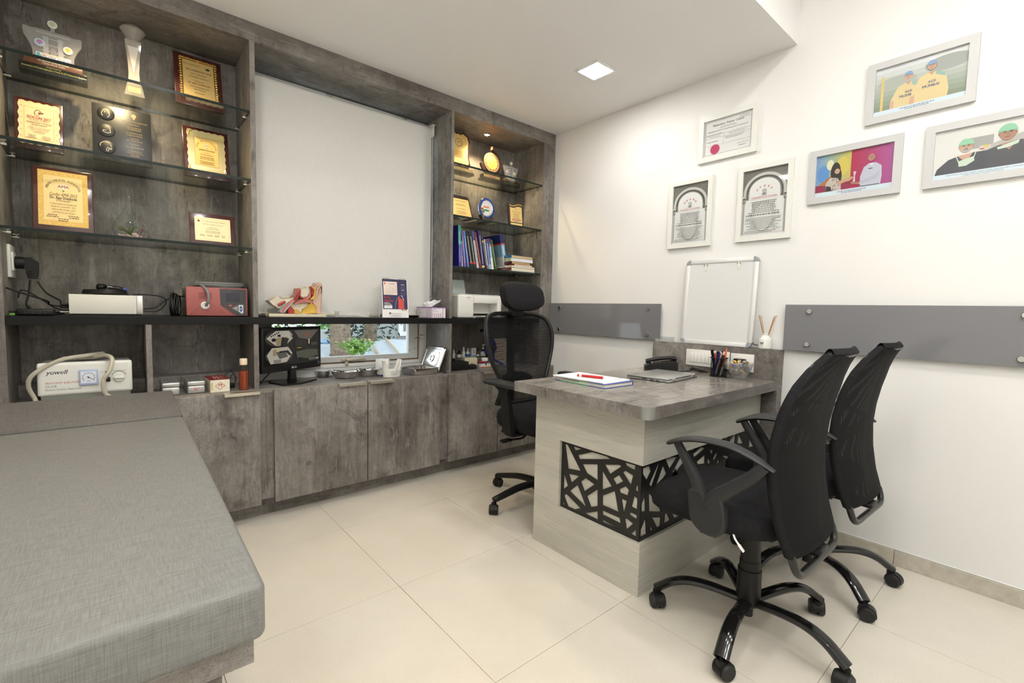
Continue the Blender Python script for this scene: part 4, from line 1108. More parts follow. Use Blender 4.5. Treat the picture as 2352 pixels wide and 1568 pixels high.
for x in (-0.085, 0.098):
    h_ = B(C(226, 224, 214, .4)); h_.box(x-0.014, x+0.014, -0.0085, -0.0062, WH-0.034, WH-0.024, bev=0.001); h_.box(x-0.005, x+0.005, -0.0095, -0.0062, WH-0.064, WH-0.034, bev=0.002)
    for dx in (-0.008, 0.008): h_.cyl((x+dx, -0.0085, WH-0.029), (x+dx, -0.0105, WH-0.029), 0.003, seg=10, mat=STEEL)
    h_.build('hook', wbd)

# reed diffuser
rd = thing('reed_diffuser', 'small white reed diffuser bottle on the desk ledge beside the whiteboard', 'diffuser', (-0.034, -1.588, 0.9065))
CER = pmat('ceramic', (0.76, 0.75, 0.70, 1), 0.25)
B(CER).lathe([(0.0285, 0.0), (0.0315, 0.003), (0.0320, 0.046), (0.030, 0.052), (0.016, 0.066), (0.0135, 0.070), (0.0145, 0.078), (0.0130, 0.079), (0.0105, 0.076)], seg=32).build('bottle', rd)
pm = Print(Matrix.Translation((-0.0322, 0.004, 0.028)) @ LEFTM)
for s in (-1, 1):
    pm.poly([(0, 0.0015), (s*0.0085, 0.0085), (s*0.0075, 0.001)], K); pm.poly([(0, 0.0005), (s*0.0060, -0.001), (s*0.0045, -0.0050)], K)
pm.line([(0, 0.006), (0, -0.004)], 0.0014, K); pm.lines(-.006, .006, -.0095, 1, .01, .0012, KG)
pm.done('printed_mark', rd)
for (dx, dy, z) in ((0.004, 0.040, 0.168), (0.000, 0.034, 0.172), (0.006, 0.028, 0.170), (0.004, -0.034, 0.166), (-0.004, -0.042, 0.170), (0.0, -0.047, 0.172)):
    B(C(176, 122, 58)).cyl((dx*0.4, dy*-0.12, 0.012), (dx, dy, z), 0.0014, seg=6).build('reed', rd)
cb_ = tag(B(BLACKP).tube(smoothpath([PX(-0.012, 1727, 764), PX(-0.012, 1726, 780), PX(-0.02, 1731, 790), PX(-0.03, 1740, 792.5)], 5), 0.0022, 8).build('cable'), 'short black cable hanging beside the whiteboard corner', 'cable')
ah = thing('acrylic_holder', 'clear acrylic card holder at the left end of the desk ledge', 'holder', (-0.034, -1.01, 0.9065))
a_ = B(ACRYL); a_.box(-0.030, 0.028, -0.050, 0.045, 0.0, 0.002); a_.box(-0.030, -0.028, -0.050, 0.045, 0.002, 0.016); a_.box(0.026, 0.028, -0.050, 0.045, 0.002, 0.028); a_.build('tray', ah)
# sockets on the desk upstand
sw = thing('switch_plate', 'wide white switch plate on the desk upstand behind the phone', 'switch', (-0.0655, -1.3025, 0.830), -PI/2)
B(PWHITE).box(-0.1245, 0.1245, -0.008, 0.0, -0.046, 0.046, bev=0.002).build('plate', sw)
for k in range(6):
    B(PWHITE).box(-0.098+0.022*k, -0.098+0.022*(k+1)-0.0012, -0.0115, -0.008, -0.026, 0.026, bev=0.001).build('rocker', sw)
B(C(150, 60, 50)).box(-0.002, 0.003, -0.0122, -0.0115, -0.024, -0.021).build('indicator', sw)
B(C(60, 58, 56)).box(0.052, 0.094, -0.0088, -0.008, -0.022, 0.022, bev=0.0006).build('socket', sw)
so = thing('socket_plate', 'white socket plate with a black plug adapter behind the candy bowl', 'socket', (-0.0655, -1.493, 0.827), -PI/2)
B(PWHITE).box(-0.0595, 0.0595, -0.008, 0.0, -0.046, 0.046, bev=0.002).build('plate', so)
B(PWHITE).box(-0.036, 0.036, -0.011, -0.008, -0.030, 0.030, bev=0.001).build('socket', so)
ad = tag(B(BLACKP).box(-0.107, -0.0768, -1.518, -1.462, 0.802, 0.848, bev=0.004).build('plug_adapter'), 'square black charger plugged into the socket on the desk upstand', 'charger')

# ================================================================== ON THE DESK
ZD = 0.7504
nb_ = thing('hardback_notebook', 'blue and green hardback notebook at the near left of the desk', 'notebook', (-0.896, -1.178, ZD), math.radians(-1))
nc = B(C(40, 74, 168, .35)); nc.box(-0.100, 0.100, -0.150, 0.150, 0.0, 0.0022, bev=0.0006, seg=1); nc.box(-0.100, 0.100, -0.150, 0.150, 0.0155, 0.0177, bev=0.0006, seg=1); nc.box(0.0975, 0.100, -0.150, 0.150, 0.002, 0.016)
nc.box(-0.1004, -0.096, -0.06, 0.12, -0.0001, 0.0023, C(60, 150, 120)); nc.box(-0.1004, -0.096, -0.06, 0.06, 0.0154, 0.0178, C(60, 150, 120)); nc.build('cover', nb_)
B(C(214, 210, 192)).box(-0.096, 0.0972, -0.147, 0.147, 0.0023, 0.0154).build('pages', nb_)
B(C(120, 108, 60)).box(-0.099, -0.02, 0.0, 0.10, 0.0105, 0.0112).build('bookmark', nb_)
pd = thing('paper_pad', 'white letterhead paper pad lying on the blue notebook', 'paper', (-0.900, -1.168, ZD+0.0181), math.radians(2))
for k, (dx, dy, r) in enumerate(((0, 0, 0), (0.003, 0.002, 0.01), (-0.002, 0.004, -0.012))):
    B(PAPER).box(-0.098+dx, 0.098+dx, -0.146+dy, 0.146+dy, k*0.0016, k*0.0016+0.0015, M=Matrix.Rotation(r, 4, 'Z')).build('sheet', pd)
pt = Print(topside(0.0048, 0.052, -0.112, 0)); pt.lines(-.04, .03, 0, 1, .01, .005, C(90, 120, 190)); pt.ell(0.035, 0.012, .006, .006, C(70, 120, 200), 14); pt.lines(-.05, .03, -.012, 2, .006, .0018, KG); pt.done('letterhead', pd)
q0, q1 = PZ(ZD+0.0285, 1326, 862), PZ(ZD+0.0285, 1385, 868)
mk = thing('marker_pen', 'red marker pen lying on the white paper pad', 'pen', ((q0.x+q1.x)/2, (q0.y+q1.y)/2, ZD+0.0235+0.0065), math.atan2(q1.y-q0.y, q1.x-q0.x))
RED = C(186, 28, 34, .3)
L_ = (q1-q0).length/2
B(RED).tube([(-L_*.62, 0, 0), (L_*.98, 0, 0), (L_, 0, 0)], [0.006, 0.0062, 0.005], 14).build('barrel', mk)
B(RED).tube([(-L_, 0, 0), (-L_*.98, 0, 0), (-L_*.82, 0, 0)], [0.0045, 0.0058, 0.006], 14).build('cap', mk)
B(PAPER).tube([(-L_*.82, 0, 0), (-L_*.62, 0, 0)], [0.0062, 0.0062], 14).build('band', mk)

lp = thing('laptop', 'closed silver laptop lying on the desk', 'laptop', (-0.458, -1.268, ZD), math.radians(6))
SIL = pmat('silver_laptop', (0.50, 0.51, 0.50, 1), 0.32, 0.75)
lw, ld = 0.165, 0.113
bl = B(SIL); bl.box(-lw, lw, -ld, ld, 0.002, 0.0105, bev=0.003); bl.build('base', lp)
bl = B(SIL); bl.box(-lw, lw, -ld+0.006, ld, 0.0125, 0.0185, bev=0.0025); lid = bl.build('lid', lp)
pl_ = Print(topside(0.0186, 0, 0.0, 0.0)); pl_.ell(0, 0, .016, .010, C(120, 122, 124, .3), 24); pl_.text('hp', 0, 0, .014, C(200, 202, 204, .3), shear=.2); pl_.done('printed_logo', lid)
for x in (-0.115, 0.115):
    B(ALU).tube([(x-0.018, -ld+0.004, 0.0115), (x+0.018, -ld+0.004, 0.0115)], 0.006, 14).build('hinge', lp)
B(BLACKP).box(-lw+0.004, lw-0.004, -ld+0.006, ld-0.004, 0.0104, 0.0126).build('gap', lp)
for y0, y1, z in ((-0.090, -0.084, 0.0048), (-0.062, -0.046, 0.0046), (-0.036, -0.014, 0.0046), (0.000, 0.028, 0.0060)):
    B(BLACKP).box(-lw-0.0006, -lw+0.004, y0, y1, z-0.0005, z+0.0035, bev=0.0008, seg=1).build('port', lp)
for x in (-0.13, 0.13):
    for y in (-0.09, 0.09): B(RUBBER).box(x-0.01, x+0.01, y-0.004, y+0.004, 0.0, 0.002).build('foot', lp)

ph = thing('desk_phone', 'black corded desk phone against the desk upstand', 'phone', (-0.182, -1.082, ZD), math.radians(-55))
pb = B(BLACKP)   # local x runs from the user's end to the high end
pb.prism([(-0.090, 0.006), (-0.084, 0.0), (0.088, 0.0), (0.092, 0.006), (0.092, 0.046), (0.086, 0.052), (0.050, 0.052), (-0.080, 0.026), (-0.091, 0.018)], lambda u, v, s: Vector((u, s, v)), -0.062, 0.062)
pb.build('body', ph)
kb = B(GREYP)
for r in range(4):
    for c in range(3):
        x = -0.068+r*0.020; y = -0.046+c*0.022; z = 0.026+(x+0.080)*0.2
        kb.box(x-0.006, x+0.006, y-0.008, y+0.008, z+0.001, z+0.0055, bev=0.0012, seg=1)
kb.build('keypad', ph)
hs_ = B(BLACKP)
hp_ = smoothpath([(-0.080, 0.036, 0.042), (-0.050, 0.036, 0.052), (0.005, 0.036, 0.062), (0.055, 0.036, 0.068), (0.088, 0.036, 0.064)], 5)
hs_.tube(hp_, [0.022]*4+[0.019]*(len(hp_)-8)+[0.023]*4, 12, flat=0.55, up=(0, 0, 1))
hs_.box(-0.082, -0.050, 0.018, 0.054, 0.031, 0.052, bev=0.006); hs_.box(0.056, 0.092, 0.018, 0.054, 0.0525, 0.068, bev=0.006)
hs_.build('handset', ph)
cp = [PZ(ZD+0.003, 1556, 852), PZ(ZD+0.003, 1585, 851.5), PZ(ZD+0.012, 1597, 845), PZ(ZD+0.006, 1612, 852), PZ(ZD+0.005, 1632, 853), PZ(ZD+0.02, 1610, 842), PZ(ZD+0.014, 1596, 846), PZ(ZD+0.006, 1606, 853), PZ(ZD+0.006, 1626, 850)]
tag(B(BLACKP).tube([Vector((min(p.x, -0.072), p.y, max(p.z, ZD+0.003))) for p in smoothpath(cp, 6)], 0.0026, 8).build('phone_cord'), 'bundled black phone cord on the desk between phone and pen cup', 'cord')

pc = thing('pen_cup', 'black wire mesh pen cup on the desk', 'pen holder', (-0.158, -1.412, ZD))
NETC = meshcloth('cup_mesh', 420.0, 0.5)
cu_ = B(NETC); cu_.lathe([(0.040, 0.002), (0.040, 0.098)], seg=36, cap=False); cu_.build('mesh_wall', pc)
for z, r in ((0.0025, 0.041), (0.099, 0.0425)):
    B(BLACKP).tube([(r*math.cos(2*PI*k/32), r*math.sin(2*PI*k/32), z) for k in range(32)], 0.0025, 8, closed=True).build('rim', pc)
B(BLACKP).lathe([(0.040, 0.0002), (0.040, 0.0015)], seg=32).build('bottom', pc)
def pen(label, bot, top, r, barrel, cap=None, tip=None, name='pen', capk=0.72):
    b0, t0 = Vector(bot), Vector(top); d = (t0-b0)
    t = thing(name, label, 'pen', (-0.158+b0.x, -1.412+b0.y, ZD+b0.z), group='pens in the mesh cup')
    B(barrel).tube([d*0.06, d*0.10, d*capk], [r*0.5, r, r], 10).build('barrel', t)
    if cap: B(cap).tube([d*capk, d*(capk+0.01), d*0.985, d], [r, r*1.15, r*1.12, r*0.7], 10).build('cap', t)
    if cap:
        s_ = Vector((-1, 0.4, 0)).normalized()*r*1.35
        B(cap).tube([d*0.78+s_, d*0.96+s_], r*0.32, 6).build('clip', t)
    B(tip or STEEL).tube([d*0.0, d*0.07], [r*0.15, r*0.5], 8).build('tip', t)
pen('black capped marker leaning left in the mesh pen cup', (0.0079, 0.0201, 0.004), (-0.0219, 0.0296, 0.142), 0.0062, BLACKP, BLACKP)
pen('white and black ballpoint leaning left in the mesh pen cup', (0.0209, -0.0064, 0.004), (-0.0058, -0.0010, 0.132), 0.0045, C(222, 222, 224), BLACKP)
pen('grey ballpoint with orange ring in the mesh pen cup', (0.0234, 0.0176, 0.004), (-0.0039, 0.0209, 0.124), 0.0042, C(176, 176, 180), C(206, 96, 70))
pen('red ballpoint with black cap in the mesh pen cup', (0.0179, 0.0061, 0.004), (-0.0009, 0.0102, 0.134), 0.0046, C(180, 30, 36), BLACKP, capk=0.62)
pen('dark blue ballpoint in the mesh pen cup', (-0.0250, 0.0154, 0.004), (-0.0173, -0.0100, 0.126), 0.0052, C(26, 30, 110), C(26, 30, 110))
pen('black gel pen with light blue clip in the mesh pen cup', (0.0316, 0.0025, 0.004), (0.0062, -0.0125, 0.136), 0.0044, C(40, 90, 190), BLACKP)
pen('thick black marker standing low in the mesh pen cup', (-0.0148, -0.0043, 0.004), (-0.0105, -0.0274, 0.116), 0.0070, BLACKP, GREYP)
pen('pale pink pen leaning right in the mesh pen cup', (-0.0120, 0.0108, 0.004), (-0.0059, -0.0162, 0.128), 0.0045, C(206, 172, 168), C(206, 172, 168))
sp_ = thing('letter_opener', 'orange and white plastic letter opener in the mesh pen cup', 'letter opener', (-0.158, -1.412, ZD), group='pens in the mesh cup')
B(C(226, 118, 74, .3)).prism([(-0.006, 0.05), (0.006, 0.05), (0.0075, 0.11), (0.004, 0.148), (0.0, 0.156), (-0.008, 0.105)], lambda u, v, s: Vector((s, u-0.016-(v-0.05)*0.20, v)), 0.004, 0.0075).build('blade', sp_)
B(PAPER).prism([(-0.004, 0.004), (0.004, 0.004), (0.006, 0.05), (-0.006, 0.05)], lambda u, v, s: Vector((s, u-0.016-(v-0.05)*0.20, v)), 0.004, 0.0075).build('handle', sp_)

BC = Vector((-0.150, -1.516, ZD))
gb = thing('glass_bowl', 'ribbed glass bowl of wrapped candies on the desk', 'bowl', BC)
B(milky('cut_glass', 0.10, (0.9, 0.92, 0.92, 1))).lathe([(0.0, 0.002), (0.028, 0.0), (0.031, 0.004), (0.034, 0.014), (0.050, 0.045), (0.066, 0.078), (0.067, 0.083), (0.064, 0.084), (0.047, 0.047), (0.031, 0.016), (0.026, 0.008), (0.0, 0.007)], seg=160, rib=0.026, nrib=32, cap=False).build('bowl', gb)
CM = [pmat('candy_gold', (0.72, 0.46, 0.12, 1), 0.3, 0.7), pmat('candy_purple', (0.10, 0.05, 0.32, 1), 0.3, 0.4), pmat('candy_black', (0.02, 0.02, 0.02, 1), 0.3), pmat('candy_silver', (0.55, 0.54, 0.5, 1), 0.3, 0.7)]
CN = ['gold', 'purple', 'black', 'silver']
protos = {}
def candy_mesh(k):
    if k in protos: return protos[k]
    c = B(CM[k]); c.lathe([(0.0, -0.009), (0.004, -0.0075), (0.0064, -0.0035), (0.0064, 0.0035), (0.004, 0.0075), (0.0, 0.009)], seg=10, cap=False)
    d = B(CM[k])
    for s in (-1, 1):
        V = [d.bm.verts.new((0.007*math.cos(a)*(1 if j % 2 else .8), 0.007*math.sin(a)*0.4, s*(0.0135+0.0015*(j % 2)))) for j, a in enumerate([2*PI*j/10 for j in range(10)])]
        o_ = d.bm.verts.new((0, 0, s*0.008))
        for j in range(10): d.face((o_, V[j], V[(j+1) % 10]))
    oc, od = c.build('t1'), d.build('t2', smooth=False)
    protos[k] = (oc.data, od.data); bpy.data.objects.remove(oc); bpy.data.objects.remove(od)
    return protos[k]
R = random.Random(11)
lay = [(0.018, 0.012, 4), (0.031, 0.022, 7), (0.045, 0.030, 9), (0.060, 0.038, 12), (0.074, 0.040, 10), (0.085, 0.024, 6)]
for z, rr, n in lay:
    for j in range(n):
        a = 2*PI*(j+R.random()*.5)/n; q = rr*(1 if n < 8 or j % 3 else .45)
        k = R.choice([0, 0, 1, 2, 2, 3]); m1, m2 = candy_mesh(k)
        t = thing('wrapped_candy', '%s foil-wrapped candy heaped in the ribbed glass bowl' % CN[k], 'candy', (BC.x+q*math.cos(a), BC.y+q*math.sin(a), BC.z+z+R.uniform(-.002, .004)), group='candies in the glass bowl', rot=(R.uniform(0, 3), R.uniform(0, 3), R.uniform(0, 3)))
        for nm, me in (('sweet', m1), ('wrapper_twist', m2)):
            o = bpy.data.objects.new(nm, me); COL.objects.link(o); o.parent = t
# ================================================================== CABINET CONTENTS
E5 = 0.0006
def easel(name, label, cat, uv0, uv1, vt, y, z, lean, t=0.016, group=None):
    """a plaque standing on a shelf and leaning back; returns (empty, width, height); local front is y = 0"""
    xl, xr = PY(y, *uv0).x, PY(y, *uv1).x
    um = (uv0[0]+uv1[0])/2; h = 0.2
    for _ in range(8): h = (PY(y+h*math.sin(lean), um, vt).z-z)/math.cos(lean)
    o = thing(name, label, cat, ((xl+xr)/2, y, z+E5+t*math.sin(lean)), group=group, rot=(-lean, 0, 0))
    return o, xr-xl, h
def wavy(w, h, amp, n=6, notch=0.0):
    """scroll-edged rectangle outline centred on 0"""
    pts = []
    cs = [(-w, -h), (w, -h), (w, h), (-w, h)]
    for k in range(4):
        a, b = Vector(cs[k]), Vector(cs[(k+1) % 4]); d = b-a; q = Vector((d.y, -d.x)).normalized()
        for j in range(24):
            t = j/24; pts.append(tuple(a+d*t+q*amp*(math.sin(2*PI*n*t*0.5)**2*0.8-0.5+0.9*math.exp(-((t-0.5)/0.05)**2)*0)))
    return pts
DR = 'Dr. Ajay Doiphode'
RDK = C(150, 40, 40); BRN = C(96, 66, 30); NVY = C(40, 44, 96)
# ---- top shelf, left cabinet
def castle(label, x, y, z, k, name='acrylic_trophy'):
    t = thing(name, label, 'trophy', (x, y, z+E5))
    b = B(BLACKG); b.box(-0.102*k, 0.102*k, -0.028*k, 0.028*k, 0.0, 0.034*k, bev=0.002); b.build('base', t)
    b = B(BWOOD); b.box(-0.088*k, 0.088*k, -0.020*k, 0.022*k, 0.0342*k, 0.058*k, bev=0.002); b.build('plinth', t)
    out = [(-0.060, 0.058), (-0.063, 0.10), (-0.072, 0.125), (-0.086, 0.150), (-0.088, 0.178), (-0.084, 0.184), (-0.060, 0.180), (-0.05, 0.184), (0.05, 0.184), (0.060, 0.180), (0.084, 0.184), (0.088, 0.178), (0.086, 0.150), (0.072, 0.125), (0.063, 0.10), (0.060, 0.058)]
    b = B(ACRYL); b.prism([(u*k, v*k) for u, v in out], lambda u, v, s: Vector((u, s, v)), -0.006, 0.006); ac = b.build('acrylic_body', t)
    p = Print(front(-0.0062)); G = C(176, 178, 180, .4)
    for u in (-0.022, 0.022): p.rect((u-.008)*k, .085*k, (u+.008)*k, .160*k, G)
    for v in (.10, .125, .15): p.rect(-.034*k, v*k, .034*k, (v+.004)*k, G)
    p.ell(0, .10*k, .010*k, .018*k, C(150, 152, 154, .4)); p.rect(-.05*k, .168*k, .05*k, .173*k, G)
    p.rect(-.052*k, .062*k, .052*k, .090*k, PAPER); p.rect(-.050*k, .070*k, -.040*k, .088*k, C(70, 160, 200)); p.rect(-.044*k, .064*k, -.036*k, .078*k, C(110, 180, 90)); p.rect(-.034*k, .084*k, .040*k, .088*k, C(240, 190, 150))
    p.text('ORL-HNS Congress', .006*k, .079*k, .011*k, C(50, 80, 180), bold=True); p.lines(-.03*k, .034*k, .071*k, 2, .005*k, .0018*k, C(110, 150, 110)); p.ell(.044*k, .070*k, .005*k, .005*k, C(90, 150, 210))
    p.done('print', ac)
    for u, v, c, d in ((-.040, .128, (196, 120, 190), (150, 200, 230)), (.044, .124, (222, 196, 90), (236, 232, 214)), (0.0, .212, (214, 190, 150), (196, 226, 214))):
        m = B(PWHITE); m.cyl((u*k, -0.0064, v*k), (u*k, -0.010, v*k), 0.0150*k, seg=24)
        if v > .2: m.cyl((u*k, -0.006, v*k), (u*k, 0.002, v*k), 0.0150*k, seg=24, mat=ACRYL); m.box((u-.006)*k, (u+.006)*k, -0.006, 0.004, .182*k, .199*k, mat=ACRYL)
        mo = m.build('medallion', t)
        q = Print(front(-0.0101, u*k, v*k)); q.ell(0, 0, .0125*k, .0125*k, C(*d)); q.ell(0, .002*k, .008*k, .007*k, C(*c)); q.rect(-.002*k, -.009*k, .002*k, 0, C(*c)); q.done('print', mo)
    p = Print(front(-0.0202*k)); p.text('Hyderabad, India', 0, .046*k, .010*k, PAPER, bold=True); p.lines(-.07*k, .07*k, .054*k, 1, .01, .003*k, PAPER); p.done('lettering', t)
    p = Print(front(-0.0282*k)); p.text('Organized by:', 0, .029*k, .008*k, C(190, 190, 120)); p.text('Association of Otolaryngologists of India & AOI Hyderabad Branch', 0, .019*k, .010*k, C(196, 196, 120), width=.186*k); p.done('lettering', t)
    return t
castle('large clear acrylic gateway trophy with medallions at the left end of the top shelf', -2.742, 0.225, 1.996, 1.0)
cy = 0.232; q = PY(cy, 309, 222); ct_ = PY(cy, 308, 63).z
cr = thing('crystal_trophy', 'tall crystal trophy topped with a diamond shape on the top left shelf', 'trophy', (q.x, cy, 1.996+E5))
hc = ct_-1.996
def sq(s, z, r=0.0): return [(s*math.cos(PI/4+PI/2*k+r), s*math.sin(PI/4+PI/2*k+r), z) for k in range(4)]
B(CRYST).rings([sq(.050, 0), sq(.050, .004), sq(.038, hc*.16), sq(.030, hc*.20)]).build('base', cr, smooth=False)
B(CRYST).rings([sq(.030, hc*.201), sq(.026, hc*.34), sq(.031, hc*.55), sq(.040, hc*.74), sq(.040, hc*.775)]).build('body', cr, smooth=False)
B(C(236, 232, 224, .3)).prism([(-.020, hc*.72), (.020, hc*.72), (0, hc*.36)], lambda u, v, s: Vector((u, s, v)), -.003, .003).build('etched_core', cr)
dm = B(CRYST)
def oc(s, z, r=0): return [(s*math.cos(2*PI*k/10+r), s*math.sin(2*PI*k/10+r), z) for k in range(10)]
dm.rings([oc(.004, hc*.776), oc(.016, hc*.80), oc(.046, hc*.93), oc(.046, hc*.945), oc(.026, hc)]); dm.build('diamond', cr, smooth=False)
p = Print(front(-0.0352)); p.rect(-.022, .008, .022, .034, C(214, 180, 92)); p.text(DR, 0, .026, .0065, BRN); p.lines(-.016, .016, .018, 2, .005, .0016, BRN); pr_ = p.done('lettering', cr); pr_.rotation_euler = (math.radians(-14), 0, 0)
# ORL plaque
o, w, h = easel('award_plaque', 'mahogany plaque with ornate gold plate on the top left shelf', 'plaque', (404, 236), (515, 265), 136, 0.150, 1.996, math.radians(17), group='award plaques in the left cabinet')
B(MAHOG).box(-w/2, w/2, 0, .016, 0, h, bev=.003).build('board', o)
def ornate(o, w, h, u0, v0, gw, gh, plate, rim, beads=True):
    b = B(rim); b.prism([(u+u0, v+v0) for u, v in wavy(gw, gh, .005, 6)], lambda u, v, s: Vector((u, s, v)), -.0005, -.004)
    ro = b.build('gold_border', o)
    b = B(rim)
    if beads:
        for k in range(64):
            a = k/64*4; sd = int(a); t = a-sd
            cs = [(-1, -1), (1, -1), (1, 1), (-1, 1)]; p0, p1 = cs[sd], cs[(sd+1) % 4]
            u = (p0[0]+(p1[0]-p0[0])*t)*(gw-.006)+u0; v = (p0[1]+(p1[1]-p0[1])*t)*(gh-.006)+v0
            r = .0062 if abs(t-.5) < .02 else .0042
            b.lathe([(0, r*.8), (r*.75, r*.5), (r, 0)], (0, 0, 0), 8, M=Matrix.Translation((u, -.004, v)) @ Matrix.Rotation(PI/2, 4, 'X'), cap=False)
        b.build('beading', ro)
    else: b.bm.free()
    b = B(plate); b.box(u0-gw+.015, u0+gw-.015, -.0052, -.0041, v0-gh+.016, v0+gh-.016); return b.build('engraved_plate', o)
gw, gh = w*.40, h*.40
ornate(o, w, h, 0, h*.53, gw, gh, GOLDP, GOLD)
p = Print(front(-.0054, 0, h*.53)); KB = C(60, 46, 20)
p.text('ORL SYMPHONY', -gw*.35, gh*.66, .009, KB); p.ell(gw*.5, gh*.62, .009, .006, C(50, 70, 40)); p.text('ORL SYMPHONY 2018', 0, gh*.40, .0125, KB, width=gw*1.35, bold=True); p.text('"ENT - SIMPLIFIED"', 0, gh*.22, .0085, KB, width=gw*.85); p.text('LIVE SURGERY WORKSHOP', 0, gh*.08, .0085, KB, width=gw*1.05)
p.text('Chairperson', 0, -gh*.10, .008, KB); p.text('Dr. AJAY DOIPHODE', 0, -gh*.24, .0105, RDK, width=gw*1.15, bold=True); p.text('2nd & 3rd November 2018', 0, -gh*.40, .0085, KB, width=gw*1.0); p.text('Navi Mumbai', 0, -gh*.52, .0085, KB); p.lines(-gw*.4, gw*.4, -gh*.68, 1, .01, .002, KB); p.done('lettering', o)

# ---- second shelf
o, w, h = easel('award_plaque', 'mahogany plaque with scroll-edged pale gold sheet, left end of the second shelf', 'plaque', (33, 340), (147, 358), 233, 0.178, 1.677, math.radians(14), group='award plaques in the left cabinet')
B(MAHOG).box(-w/2, w/2, 0, .014, 0, h, bev=.003).build('board', o)
gw, gh = w*.42, h*.42
b = B(CREAMP); b.prism([(u, v+h*.52) for u, v in wavy(gw, gh, .005, 5)], lambda u, v, s: Vector((u, s, v)), -.0003, -.0012); b.build('gold_sheet', o)
p = Print(front(-.0014, 0, h*.52)); TN = C(206, 172, 104)
p.frame(-gw*.72, -gh*.74, gw*.72, gh*.74, .0015, TN)
for s in (-1, 1):
    for k in range(6): p.line([(s*gw*.86+.003*math.cos(a), -gh*.7+gh*.28*k+.006*math.sin(a)) for a in [PI*j/5 for j in range(6)]], .0012, TN)
p.line([(.010*math.cos(a)*(1-.3*math.sin(a))-.003, gh*.52+.013*math.sin(a)) for a in [2*PI*j/14 for j in range(12)]], .002, C(150, 96, 60)); p.ell(.002, gh*.50, .004, .004, RDK, 12); p.ell(.010, gh*.52, .004, .003, C(80, 90, 80), 10)
p.text('ISOCON 2017', 0, gh*.26, .0175, C(160, 60, 80), width=gw*1.15, bold=True); p.text('26th ANNUAL CONFERENCE', 0, gh*.14, .0075, BRN, width=gw*.95); p.text('THE INDIAN SOCIETY OF OTOLOGY', 0, gh*.02, .0085, BRN, width=gw*1.25, bold=True); p.lines(-gw*.55, gw*.55, -gh*.08, 1, .01, .0025, BRN)
p.text('GRATEFULLY ACKNOWLEDGES', 0, -gh*.22, .008, BRN, width=gw*1.05); p.text('YOUR CONTRIBUTION AS', 0, -gh*.32, .008, BRN, width=gw*.9); p.text('CHAIRPERSON', 0, -gh*.42, .008, BRN, width=gw*.55); p.lines(-gw*.6, -gw*.1, -gh*.58, 3, .006, .002, BRN, seed=3); p.lines(gw*.1, gw*.6, -gh*.58, 3, .006, .002, BRN, seed=4); p.done('lettering', o)
o, w, h = easel('award_plaque', 'black metal plaque with ear, nose and throat medallions on the second shelf', 'plaque', (214, 366), (351, 388), 252, 0.150, 1.677, math.radians(13), group='award plaques in the left cabinet')
B(pmat('black_anodised', (0.020, 0.021, 0.024, 1), 0.35)).box(-w/2, w/2, 0, .010, 0, h, bev=.001).build('board', o)
GT = C(168, 146, 100); CRM = C(206, 196, 172)
for k in range(3):
    v = h*(.84-.30*k); u = -w*.27; r = w*.145
    m = B(pmat('medallion_black', (0.012, 0.011, 0.011, 1), 0.45)); m.lathe([(0, .004), (r*.9, .004), (r, .002), (r, 0)], (0, 0, 0), 30, M=Matrix.Translation((u, 0, v)) @ Matrix.Rotation(PI/2, 4, 'X'), cap=False); mo = m.build('medallion', o)
    p = Print(front(-.0044, u, v))
    if k == 0:
        p.line([(r*.42*math.cos(a)-(r*.1 if a > 3 else 0), r*.62*math.sin(a)) for a in [-1.2+5.2*j/18 for j in range(19)]], .0022, CRM); p.line([(r*.22*math.cos(a)+.002, r*.30*math.sin(a)+.004) for a in [-.8+4.2*j/12 for j in range(13)]], .0018, CRM)
    elif k == 1:
        p.line([(r*.30, r*.62), (r*.42, 0), (r*.46, -r*.32), (r*.2, -r*.46), (-r*.2, -r*.42), (-r*.42, -r*.22), (-r*.30, -r*.05), (-r*.05, -r*.1)], .0022, CRM)
    else:
        p.line([(r*.62*math.cos(a)-.004, r*.55*math.sin(a)+r*.15) for a in [-.1+3.6*j/16 for j in range(17)]], .0022, CRM); p.line([(r*.5, -.1*r), (r*.55, -r*.25), (r*.1, -r*.1), (-r*.05, -r*.3), (-r*.05, -r*.7)], .0018, CRM); p.line([(r*.5, -.4*r), (r*.2, -.3*r), (r*.1, -r*.75)], .0018, CRM)
    p.done('print', mo)
p = Print(front(-.0003)); cx_ = w*.20
p.ell(cx_, h*.90, .009, .009, GT, 16); p.poly([(cx_-.007, h*.89), (cx_+.007, h*.89), (cx_+.002, h*.83), (cx_-.002, h*.83)], GT)
for v, s_, tx, wd in ((.79, .0066, 'The Association of Otolaryngologists of India', .46), (.735, .0060, '(Mumbai Branch)', .17), (.675, .0072, 'KEY CONCEPTS IN', .24), (.64, .0072, 'OTOLARYNGOLOGY', .24), (.575, .0070, '9th September 2018,', .28), (.535, .0070, 'Holiday Inn, Mumbai', .28), (.475, .0062, 'Organised by', .16), (.435, .0072, 'AOI, Mumbai Branch', .28), (.375, .0066, 'Presented to', .16), (.315, .0080, DR, .30), (.245, .0066, 'In Appreciation of', .22), (.21, .0066, 'Active Participation as', .28), (.165, .0105, 'Faculty', .15)):
    p.text(tx, cx_, h*v, s_*1.25, GT, width=w*wd)
for u in (-.30, .02, .34): p.lines(w*(u-.11), w*(u+.11), h*.075, 2, .007, .0022, GT, seed=int(u*100)+40)
p.done('lettering', o)
o, w, h = easel('award_plaque', 'mahogany plaque with pale gold scroll frame, right end of the second shelf', 'plaque', (424, 405), (530, 422), 301, 0.178, 1.677, math.radians(14), group='award plaques in the left cabinet')
B(MAHOG).box(-w/2, w/2, 0, .014, 0, h, bev=.003).build('board', o)
gw, gh = w*.41, h*.42
